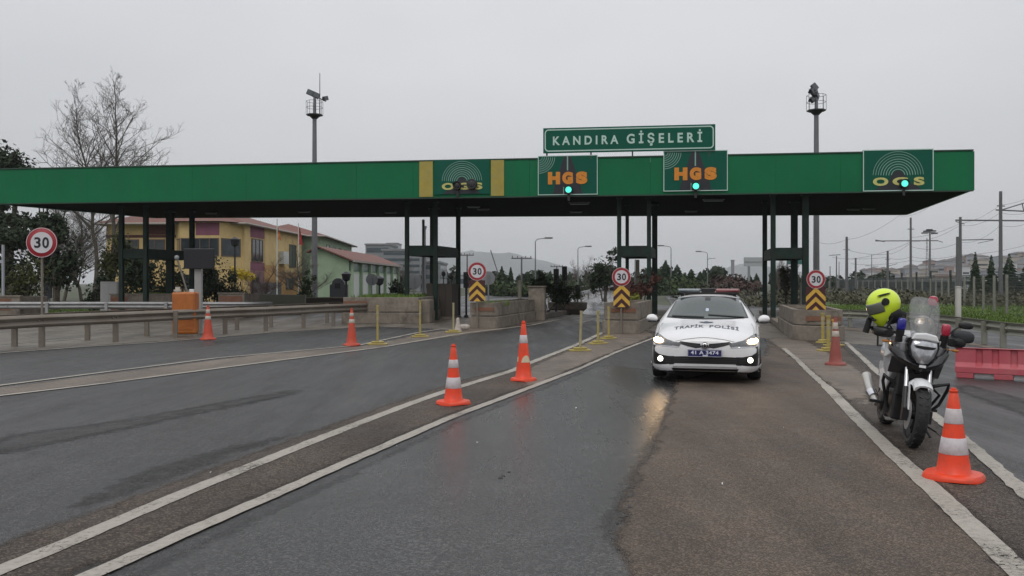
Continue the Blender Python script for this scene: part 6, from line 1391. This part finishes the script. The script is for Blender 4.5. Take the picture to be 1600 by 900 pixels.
fit(text_mb('41 A 3474', .1, .003, 1.1, extrude=.002), -.215, .215, .468, .528, -.0295).build('lettering', M_pl, plo)
mb = MB(); e = .006
for a_, b_ in (((-.262, .433), (.262, .438)), ((-.262, .537), (.262, .542)), ((-.262, .4385), (-.257, .5365)), ((.257, .4385), (.262, .5365))): mb.box((a_[0], -.0305, a_[1]), (b_[0], -.0285, b_[1]))
mb.build('plate_border', M_pl, plo); mb = MB(); mb.box((-.03, -.0305, .442), (.05, -.0285, .460)); mb.build('plate_maker_mark', M_pl, plo)
# mirrors
def superring2(x, y0, z, w, h, n=16): return [(x, y0+w*math.cos(6.2832*k/n), z+h*math.copysign(abs(math.sin(6.2832*k/n))**.8, math.sin(6.2832*k/n))) for k in range(n)]
for s in (-1, 1):
    mb = MB(); mb.loft([superring2(s*x_, 1.53, .985+dz_, .07, hh_) for x_, dz_, hh_ in ((.865, -.02, .02), (.885, -.012, .05), (.94, 0, .066), (1.0, .0, .062), (1.04, -.004, .045), (1.055, -.008, .015))]); o = mb.build('door_mirror', M_carw, car, smooth=60)
    k = MB(); k.box((.90, 1.60, .94), (1.02, 1.606, 1.03)) if s > 0 else k.box((-1.02, 1.60, .94), (-.90, 1.606, 1.03)); k.build('mirror_glass', M_chrome, o)
    k = MB(); k.tube([(s*.84, 1.58, .945), (s*.93, 1.54, .935)], [.03, .035], 8); k.blob((s*.96, 1.52, .924), (.085, .072, .022), .8, 14, 6); k.build('mirror_arm', M_cblk, o)
# roof light bar
mb = MB(); mb.box((-.52, 2.22, 1.425), (.52, 2.50, 1.455)); mb.box((-.50, 2.25, 1.360), (-.44, 2.45, 1.424)); mb.box((.44, 2.25, 1.360), (.50, 2.45, 1.424)); bar = mb.build('light_bar', M_cblk, car, bevel=.008)
M_lbb = mat('bar_lens_grey', (.08, .11, .13), .15, var=.2, scale=10, coat=.5); M_lbr = mat('bar_lens_red', (.17, .025, .03), .3, var=.15, scale=10, coat=.5)
for (x0, x1, m, lab) in ((-.56, -.13, M_lbb, 'clear grey blue half of the light bar'), (.12, .56, M_lbr, 'red half of the light bar')):
    k = MB(); k.box((x0, 2.2, 1.456), (x1, 2.50, 1.522)); o = k.build('light_bar_lens', m, bar, bevel=.03); tag(o, lab)
k = MB(); k.box((-.127, 2.21, 1.456), (.117, 2.51, 1.530)); k.build('speaker_box', M_cblk, bar, bevel=.01)
for o_ in [bar]: o_.location.z = -.022
# wheels
for y in (.93, 3.63):
    for s in (-1, 1):
        x = s*.775; tmb = MB(); tmb.lathe([(.20, -.10), (.29, -.108), (.312, -.085), (.316, -.03), (.316, .03), (.312, .085), (.29, .108), (.20, .10)], (x, y, .316), 'X', 36, closed=True); ty = tmb.build('wheel', M_rubber, car, smooth=50); tag(ty, None)
        rm = MB(); rm.lathe([(.205, s*.02), (.205, s*.085), (.19, s*.09), (.18, s*.03)], (x, y, .316), 'X', 32, closed=True)
        for k_ in range(10):
            a = 6.2832*k_/10; rm.tube([(x+s*.075, y+.03*math.cos(a), .316+.03*math.sin(a)), (x+s*.085, y+.19*math.cos(a), .316+.19*math.sin(a))], .014, 6)
        rm.lathe([(.05, s*.06), (.045, s*.09), (.01, s*.092)], (x, y, .316), 'X', 16); rm.build('rim', M_rimm, ty, smooth=50)
        dk = MB(); dk.lathe([(.2, s*.0), (.2, s*.015)], (x, y, .316), 'X', 20); dk.build('brake_disc', M_cdark, ty)
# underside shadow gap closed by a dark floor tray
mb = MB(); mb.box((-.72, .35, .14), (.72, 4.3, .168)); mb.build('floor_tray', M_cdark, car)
# ================================================================ POLICE MOTORCYCLE  (local: x forward, y to its left, z up)
M_bblk = mat('bike_black', (.010, .010, .011), .42, var=.2, scale=20); M_bgloss = mat('bike_gloss_black', (.012, .012, .014), .15, var=.1, coat=.4)
M_bwhite = mat('bike_white', (.68, .69, .70), .25, var=.03, coat=.5); M_bsil = mat('bike_silver', (.42, .43, .45), .3, .2, var=.06)
M_tyre = mat('bike_tyre', (.016, .016, .017), .72, var=.2, scale=30, bump=.4, bscale=40)
fr, rr = Vector((3.89, 8.42, 0)), Vector((4.25, 9.84, 0)); hd = (fr-rr).normalized(); ang = math.atan2(hd.y, hd.x); ctr = (fr+rr)/2
bike = thing('police_motorcycle', 'white and black police motorcycle on its side stand facing the camera', 'motorcycle', (ctr.x, ctr.y, .010), ang)
bike.rotation_euler = (Matrix.Rotation(ang, 3, 'Z') @ Matrix.Rotation(R(-8), 3, 'X')).to_euler()
FW, RW = (.74, 0, .312), (-.74, 0, .315)
STEER = Matrix.Translation((.46, 0, 0)) @ Matrix.Rotation(R(0), 4, 'Z') @ Matrix.Translation((-.46, 0, 0))
def bp(fn, name, m, smooth=50, parent=bike, **k): mb = MB(); fn(mb); return mb.build(name, m, parent, smooth=smooth, **k)
def wheel(c, w, r):
    def ty(mb):
        n = 12; prof = [(r-.075, -w*.42)]+[(r-.075+.075*math.sin(math.pi*k/n)**.75 if 0 < k < n else r-.072, -w/2*math.cos(math.pi*k/n)) for k in range(1, n)]+[(r-.075, w*.42)]
        mb.lathe(prof, c, 'Y', 48, closed=True)
    def tr(mb):                                                   # tread grooves as raised blocks
        for k in range(26):
            a = 6.2832*k/26
            for s in (-1, 1):
                M = Matrix.Translation(c) @ Matrix.Rotation(-a, 4, 'Y') @ Matrix.Translation((r-.006, s*w*.2, 0)) @ Matrix.Rotation(s*.5, 4, 'X')
                q = MB(); q.box((-.004, -w*.13, -.012), (.0075, w*.13, .016)); q.xf(M); mb.add(q.v, q.f)
    o = bp(lambda mb: (ty(mb), tr(mb)), 'wheel', M_tyre, 35)
    def rim(mb):
        mb.lathe([(r-.068, -w*.4), (r-.062, -w*.4), (r-.085, -w*.2), (r-.085, w*.2), (r-.062, w*.4), (r-.068, w*.4), (r-.1, 0)], c, 'Y', 40, closed=True)
        for k in range(5):
            a = 6.2832*k/5+.3
            for e in (-.14, .14): mb.tube([(c[0]+.04*math.cos(a), c[1], c[2]+.04*math.sin(a)), (c[0]+(r-.09)*math.cos(a+e), c[1], c[2]+(r-.09)*math.sin(a+e))], .011, 6)
        mb.lathe([(.045, -.07), (.045, .07)], c, 'Y', 16)
    bp(rim, 'rim', M_bblk, 50, o)
    return o
bp_ = wheel(FW, .125, .312); wheel(RW, .16, .315)
for s in (-1, 1):
    bp(lambda mb: mb.lathe([(.06, s*.075), (.15, s*.075), (.15, s*.08), (.06, s*.08)], FW, 'Y', 28, closed=True), 'brake_disc', M_steel)
    bp(lambda mb: (mb.cyl((.735, s*.105, .30), (.615, s*.105, .56), .032, .028, 12), mb.box((.70, s*.105-.03, .25), (.78, s*.105+.03, .37))), 'fork_leg', M_bblk)
    bp(lambda mb: mb.cyl((.617, s*.105, .555), (.47, s*.105, .90), .021, n=12), 'fork_tube', M_chrome)
    bp(lambda mb: mb.loft([[(.80+.0, s*.088+.02*c_, .36), (.76, s*.088+.02*c_, .46), (.70, s*.085+.02*c_, .56), (.64, s*.08+.02*c_, .62), (.60, s*.08+.02*c_, .60), (.66, s*.085+.02*c_, .50), (.70, s*.088+.02*c_, .40)] for c_ in (-.3, .3)]), 'fender_stay', M_bwhite)
def fender(mb):
    rings = []
    for k in range(11):
        a = R(58+8.4*k); ro = .345; rings.append([(FW[0]+(ro-d)*math.cos(a), y, FW[2]+(ro-d)*math.sin(a)) for y, d in ((-.085, .055), (-.078, .012), (-.045, -.012), (0, -.02), (.045, -.012), (.078, .012), (.085, .055), (.07, .05), (.04, .006), (0, .0), (-.04, .006), (-.07, .05))])
    mb.loft(rings)
bp(fender, 'front_fender', M_bwhite)
bp(lambda mb: (mb.box((.40, -.14, .87), (.56, .14, .92)), mb.box((.38, -.13, .73), (.54, .13, .76)), mb.cyl((.50, 0, .70), (.42, 0, .98), .035)), 'triple_clamp', M_bblk, None, bevel=.008)
# headlamp nose
def superring(x, y0, z, w, h, n=18, e=.8, dx=0): return [(x+dx*math.sin(6.2832*k/n), y0+w*math.copysign(abs(math.cos(6.2832*k/n))**e, math.cos(6.2832*k/n)), z+h*math.copysign(abs(math.sin(6.2832*k/n))**e, math.sin(6.2832*k/n))) for k in range(n)]
hl = [(-.115, 1.045), (-.04, 1.06), (.04, 1.06), (.115, 1.045), (.125, .97), (.10, .88), (.05, .815), (0, .80), (-.05, .815), (-.10, .88), (-.125, .97)]
bp(lambda mb: mb.loft([[(.40, y*1.3, z) for y, z in hl], [(.56, y*1.25, z) for y, z in hl], [(.635, y*1.12, (z-.93)*1.08+.93) for y, z in hl]]), 'nose_cowl', M_bgloss)
lampo = bp(lambda mb: mb.loft([[(.637-.06*(z-.93)*3, y, z) for y, z in hl], [(.665-.06*(z-.93)*3, y*.93, (z-.93)*.94+.93) for y, z in hl], [(.685-.06*(z-.93)*3, y*.6, (z-.93)*.6+.93) for y, z in hl]]), 'headlight', mat('bike_lamp_glass', (.40, .41, .43), .08, .6, var=.35, scale=18, coat=.5))
bp(lambda mb: mb.prism([(-.10, .985), (.10, .985), (.085, .965), (0, .955), (-.085, .965)], .655, .69, plane='YZ'), 'lamp_divider', M_bblk, None, lampo)
bp(lambda mb: mb.prism([(-.13, 1.035), (-.10, 1.10), (0, 1.115), (.10, 1.10), (.13, 1.035), (.0, 1.045)], .50, .66, plane='YZ'), 'nose_top', M_bwhite, None, bevel=.015)
def beak(mb):
    rings = []
    for s_, y in [(k/8, -.27+.54*k/8) for k in range(9)]:
        c_ = 1-abs(y)/.27; x = .44+.22*math.sqrt(max(0, c_)); z0 = .90-.15*math.sqrt(max(0, c_))-.0; rings.append([(x, y, z0-.02), (x+.03, y, z0+.02), (x-.02, y, z0+.07+.03*(1-c_)), (x-.14, y, z0+.10), (x-.16, y, z0)])
    mb.loft(rings)
bp(beak, 'beak', M_bgloss)
bp(lambda mb: mb.box((.685, -.03, .775), (.70, .03, .80)), 'beak_badge', M_bwhite, None)
# windscreen
def screen(mb):
    rows = []
    for i in range(11):
        s = i/10; z = 1.06+.40*s; x0 = .63-.23*s; w = (.118+.026*math.sin(min(1, s*1.3)*math.pi*.55)) if s < .8 else .14*math.sqrt(max(.02, 1-((s-.8)/.2)**2*.55))
        rows.append([(x0-.06*(k/6)**2*1.2, w*k/6, z) for k in range(-6, 7)])
    mb.loft(rows, cap=False, closed=False)
m_ = mat('clear_screen', (.30, .31, .31), .25, var=.05, scale=8, alpha=.36, spec=.3); bp(screen, 'windscreen', m_, 180, solid=.004)
bp(lambda mb: (mb.lathe([(.085, 0), (.1, .01), (.1, .05)], (0, 0, 0), 'X', 24),) and None, 'instrument_pod', M_bblk) if False else None
def pod(mb):
    q = MB(); q.lathe([(.005, .045), (.06, .04), (.095, .015), (.10, -.03)], (0, 0, 0), 'X', 28); q.xf(Matrix.Translation((.50, -.01, 1.19)) @ Matrix.Rotation(R(-25), 4, 'Y')); mb.add(q.v, q.f)
bp(pod, 'round_lamp_pod', mat('pod_glass', (.35, .36, .36), .15, .5, var=.6, scale=35, dirt=(.55, .35, .15), dscale=22, damt=.8))
# tank, fairings, seat
def lof(secs, n=16, e=.75): return lambda mb: mb.loft([superring(x, y0, z, w, h, n, e) for x, y0, z, w, h in secs])
bp(lof([(.42, 0, .90, .10, .07), (.32, 0, .94, .20, .12), (.15, 0, .97, .22, .14), (-.02, 0, .93, .17, .13), (-.18, 0, .87, .11, .08)]), 'fuel_tank', M_bwhite)
for s in (-1, 1):
    sg = lambda pts, x0, x1: [(x, s*y, z) for x, y, z in pts]
    def side(mb):
        a = [(.54, .17, 1.0), (.40, .26, .96), (.18, .29, .87), (.10, .25, .68), (.22, .22, .56), (.34, .20, .66), (.46, .19, .82)]
        mb.loft([[(x, s*y, z) for x, y, z in a], [(x, s*(y-.06), z) for x, y, z in a]])
    bp(side, 'side_fairing', M_bsil, None, bevel=.012)
    def tri(mb):
        a = [(.49, .165, 1.05), (.40, .25, 1.04), (.22, .285, .96), (.26, .275, .80), (.42, .225, .88)]; mb.loft([[(x, s*(y+.012), z) for x, y, z in a], [(x, s*(y-.04), z) for x, y, z in a]])
    bp(tri, 'fairing_panel', M_bwhite, None, bevel=.01)
    def low(mb):
        a = [(.34, .21, .74), (.16, .25, .80), (-.02, .25, .66), (.02, .24, .46), (.18, .21, .42)]; mb.loft([[(x, s*(y+.01), z) for x, y, z in a], [(x, s*(y-.03), z) for x, y, z in a]])
    bp(low, 'side_cover', M_bwhite, None, bevel=.01)
    bp(lambda mb: mb.loft([[(x, s*y, z) for x, y, z in ((.60, .13, .80), (.44, .25, .84), (.30, .245, .66), (.46, .16, .68))], [(x, s*y, z) for x, y, z in ((.56, .10, .80), (.42, .20, .84), (.30, .20, .66), (.46, .12, .68))]]), 'cowl_skirt', M_bblk, None, bevel=.008)
    bp(lof([(-.28, s*.13, .80, .05, .07), (-.50, s*.14, .82, .06, .06), (-.78, s*.10, .88, .05, .04), (-.95, s*.06, .92, .03, .02)], 12), 'tail_cover', M_bwhite if s > 0 else M_bsil)
bp(lof([(-.10, 0, .88, .11, .05), (-.28, 0, .86, .15, .05), (-.45, 0, .88, .15, .05), (-.50, 0, .93, .13, .05), (-.75, 0, .95, .12, .045), (-.88, 0, .95, .08, .03)]), 'seat', M_bblk)
# engine and chassis
bp(lambda mb: (mb.box((.12, -.17, .20), (.42, .17, .48)), mb.box((-.18, -.19, .18), (.14, .19, .46)), mb.lathe([(.11, -.22), (.12, -.2), (.12, .2), (.11, .22)], (-.05, 0, .33), 'Y', 22), mb.box((.34, -.16, .45), (.44, .16, .74))), 'engine', M_bblk, None, bevel=.02)
bp(lambda mb: [mb.box((.445, -.15, .46+.016*k), (.452, .15, .466+.016*k)) for k in range(16)], 'radiator', M_rubber, None)
bp(lambda mb: (mb.tube([(.46, .06, .92), (.2, .16, .72), (-.25, .17, .55), (-.35, .14, .40)], .025, 8), mb.tube([(.46, -.06, .92), (.2, -.16, .72), (-.25, -.17, .55), (-.35, -.14, .40)], .025, 8), mb.tube([(-.25, .12, .6), (-.85, .09, .88)], .016, 6), mb.tube([(-.25, -.12, .6), (-.85, -.09, .88)], .016, 6)), 'frame', M_bblk)
bp(lambda mb: (mb.tube([(-.28, .11, .36), (-.74, .11, .315)], [.035, .028], 8), mb.tube([(-.28, -.11, .36), (-.74, -.11, .315)], [.035, .028], 8), mb.cyl((-.74, -.13, .315), (-.74, .13, .315), .02)), 'swingarm', M_bblk)
bp(lambda mb: (mb.tube([(.38, -.05, .40), (.36, -.10, .20), (.10, -.14, .16), (-.22, -.17, .24)], .022, 8)), 'exhaust_pipe', M_steel)
bp(lambda mb: mb.tube([(-.22, -.20, .26), (-.34, -.25, .34), (-.66, -.285, .51)], [.035, .050, .053], 18), 'silencer', mat('silencer_steel', (.50, .49, .46), .3, .7, var=.1))
bp(lambda mb: mb.tube([(-.295, -.232, .318), (-.38, -.254, .36)], [.055, .058], 18), 'silencer_shield', M_chrome)
bp(lof([(-.74, 0, .66, .10, .012), (-.95, 0, .56, .09, .012), (-1.02, 0, .46, .08, .012)], 10), 'rear_fender', M_bblk)
bp(lambda mb: mb.box((-1.045, -.10, .52), (-1.03, .10, .68)), 'number_plate', M_bwhite, None)
# crash bars, stand, pegs
for s in (-1, 1):
    cw = .34 if s > 0 else .27
    bp(lambda mb: (mb.tube([(.34, s*.14, .56), (.36, s*.24, .60), (.34, s*cw, .63), (.31, s*cw, .56), (.28, s*(cw-.05), .40), (.24, s*.16, .24)], .017, 8), mb.tube([(.33, s*.20, .56), (.29, s*(cw-.06), .50), (.26, s*.20, .34)], .015, 8)), 'crash_bar', M_bblk, 60)
    bp(lambda mb: mb.box((.02, s*.2 if s > 0 else -.33, .30), (.08, s*.33 if s > 0 else -.2, .33)), 'footpeg', M_bblk, None)
bp(lambda mb: (mb.cyl((.05, .17, .22), (.16, .33, -.012), .014, n=8), mb.box((.12, .30, -.02), (.22, .38, -.008))), 'side_stand', M_bblk)
bp(lambda mb: (mb.cyl((.56, .24, .16), (.60, .30, .115), .008, n=6), mb.cyl((.60, .30, .115), (.60, .34, .12), .012, n=6), mb.cyl((.3, .14, .2), (.56, .24, .16), .01, n=6)), 'gear_lever', M_bblk)
# handlebar, guards, mirrors
bp(lambda mb: mb.tube([(.22, -.40, 1.075), (.30, -.30, 1.085), (.38, -.12, 1.04), (.38, .12, 1.04), (.30, .30, 1.085), (.22, .40, 1.075)], .012, 8), 'handlebar', M_bblk)
for s in (-1, 1):
    bp(lambda mb: mb.cyl((.19, s*.43, 1.072), (.285, s*.31, 1.082), .021, n=12), 'grip', M_bblk)
    bp(lambda mb: mb.loft([superring(.30, s*.36, 1.06, .085, .05, 12, .7), superring(.36, s*.34, 1.06, .095, .055, 12, .7), superring(.40, s*.30, 1.06, .05, .03, 12, .7)]), 'hand_guard', M_bblk)
    bp(lambda mb: mb.tube([(.33, s*.22, 1.08), (.40, s*.33, 1.075), (.33, s*.43, 1.065)], .008, 6), 'lever', M_bblk)
bp(lambda mb: (mb.tube([(.33, .25, 1.09), (.34, .30, 1.17), (.30, .36, 1.215)], .009, 8), mb.blob((.30, .42, 1.235), (.02, .07, .036), .7, 14, 8)), 'mirror', M_bblk)
bp(lambda mb: (mb.tube([(.33, -.25, 1.09), (.34, -.30, 1.15), (.30, -.36, 1.18)], .009, 8), mb.blob((.30, -.42, 1.185), (.05, .09, .03), .7, 14, 8)), 'mirror', M_bblk)
bp(lambda mb: mb.blob((.33, .40, 1.12), (.045, .11, .062), .7, 16, 10), 'mitt', mat('mitt_grey', (.022, .026, .030), .6, var=.3))
# indicator and beacon lamps
M_blue = mat('beacon_blue', (.012, .010, .22), .2, coat=.5, var=.1); M_bred = mat('beacon_red', (.36, .012, .04), .2, coat=.5, var=.1)
for s, m, lab in ((-1, M_blue, 'blue front beacon'), (1, M_bred, 'red front beacon')):
    tag(bp(lambda mb: (mb.blob((.47, s*.205, 1.165), (.045, .042, .062), .5, 18, 12)), 'front_beacon', m), lab)
    bp(lambda mb: (mb.cyl((.45, s*.20, 1.0), (.465, s*.205, 1.11), .035, .042, 12), mb.box((.40, s*.205-.03, .98), (.47, s*.205+.03, 1.03))), 'beacon_mount', M_bblk, 40)
    bp(lambda mb: (mb.cyl((-.62, s*.22, .86), (-.62, s*.28, 1.38), .011, n=8), mb.cyl((-.62, s*.28, 1.37), (-.62, s*.28, 1.40), .035, n=12), mb.tube([(-.62, s*.22, .87), (-.62, 0, .90)], .012, 6)), 'beacon_pole', M_bblk)
    tag(bp(lambda mb: mb.lathe([(.05, 1.40), (.052, 1.46), (.04, 1.495), (.01, 1.505)], (-.62, s*.28, 0), 'Z', 18), 'rear_beacon', m), 'blue rear beacon on a pole' if s < 0 else 'red rear beacon on a pole')
    bp(lambda mb: (mb.cyl((.42, s*.24, .98), (.44, s*.30, .975), .008, n=6), mb.blob((.445, s*.325, .975), (.02, .035, .015), .8, 10, 6)), 'indicator', mat('amber', (.4, .15, .02), .3))
# ---------------------------------------------------------------- helmet, hung on the right hand mirror
HS = 1.08
M_hv = mat('helmet_yellow', (.62, .80, .03), .22, var=.04, coat=.5, emit=None); M_visor = mat('visor', (.10, .11, .09), .1, var=.2, coat=.5); M_lin = mat('helmet_lining', (.012, .012, .013), .85, var=.4)
Bm = wmat(bike); hp = Bm @ Vector((.28, -.37, 1.345))
helm = thing('helmet', 'bright neon yellow full face helmet hung over the motorcycle mirror', 'helmet', hp, 0)
# helmet local: faces -x (image left) and slightly down
Hr = Matrix.Rotation(R(-14), 4, 'Y')          # chin low on the left
def hel(fn, name, m, parent=helm, **k): mb = MB(); fn(mb); mb.xf(Hr @ Matrix.Scale(HS, 4)); return mb.build(name, m, parent, smooth=60, **k)
def shell(mb):
    rings = []; n = 30
    for i in range(14):
        th = R(-62+152*i/13); c_, s_ = math.cos(th), math.sin(th); ring = []
        for k in range(n):
            ph = 6.2832*k/n; x = .158*c_*math.cos(ph); y = .125*c_*math.sin(ph); z = .145*s_
            if z < 0 and math.cos(ph) < 0: z *= 1.15+.55*(-math.cos(ph)); x *= 1.03
            ring.append((x, y, z))
        rings.append(ring)
    mb.loft(rings)
hel(shell, 'shell', M_hv)
def visor(mb):
    rows = []
    for i in range(8):
        z = -.055+.10*i/7; row = []
        for k in range(13):
            ph = R(180-72+144*k/12); rr_ = math.sqrt(max(0, 1-(z/.15)**2)); row.append((.166*rr_*math.cos(ph), .132*rr_*math.sin(ph), z-.02*abs(math.cos(ph))))
        rows.append(row)
    mb.loft(rows, cap=False, closed=False)
hel(visor, 'visor', M_visor, solid=.004)
for s in (-1, 1): hel(lambda mb: mb.lathe([(.036, 0), (.034, .012), (.01, .016)] if s > 0 else [(.036, 0), (.034, -.012), (.01, -.016)], (-.03, s*.128, .028), 'Y', 18), 'visor_hinge', M_lin)
hel(lambda mb: (mb.blob((-.02, -.105, .095), (.07, .02, .008), 1, 12, 6), mb.blob((-.145, -.05, -.125), (.02, .035, .01), 1, 10, 6)), 'air_vent', M_lin)
hel(lambda mb: mb.blob((.045, 0, -.115), (.10, .105, .055), .8, 20, 10), 'lining', M_lin)
hel(lambda mb: mb.tube([(.02, -.09, -.13), (-.05, -.10, -.20), (-.10, -.07, -.27)], .009, 6), 'chin_strap', M_lin)
gl = thing('glove_bag', 'black crumpled gloves and bag tucked under the neon helmet', 'gloves', Bm @ Vector((.22, -.33, 1.19)), 0)
mb = MB(); rnd = random.Random(4); mb.blob((.05, 0, .0), (.17, .09, .055), .8, 18, 10); mb.blob((-.02, -.03, .05), (.12, .09, .05), .8, 16, 8); mb.blob((.14, .02, .035), (.10, .08, .05), .8, 16, 8)
mb.v = [v+Vector(noise.noise_vector(v*14))*.02 for v in mb.v]; mb.build('bag', M_lin, gl, smooth=70)
mb = MB(); mb.tube([(-.16, -.02, -.0), (-.185, -.02, -.08), (-.20, -.01, -.14)], [.028, .03, .032], 10); mb.build('dangling_glove', M_lin, gl, smooth=60)
mb = MB(); mb.tube([(-.19, -.01, -.08), (-.05, .0, -.105), (.08, .02, -.12)], [.016, .02, .018], 8); mb.build('bar_clamp', M_bblk, gl, smooth=60)
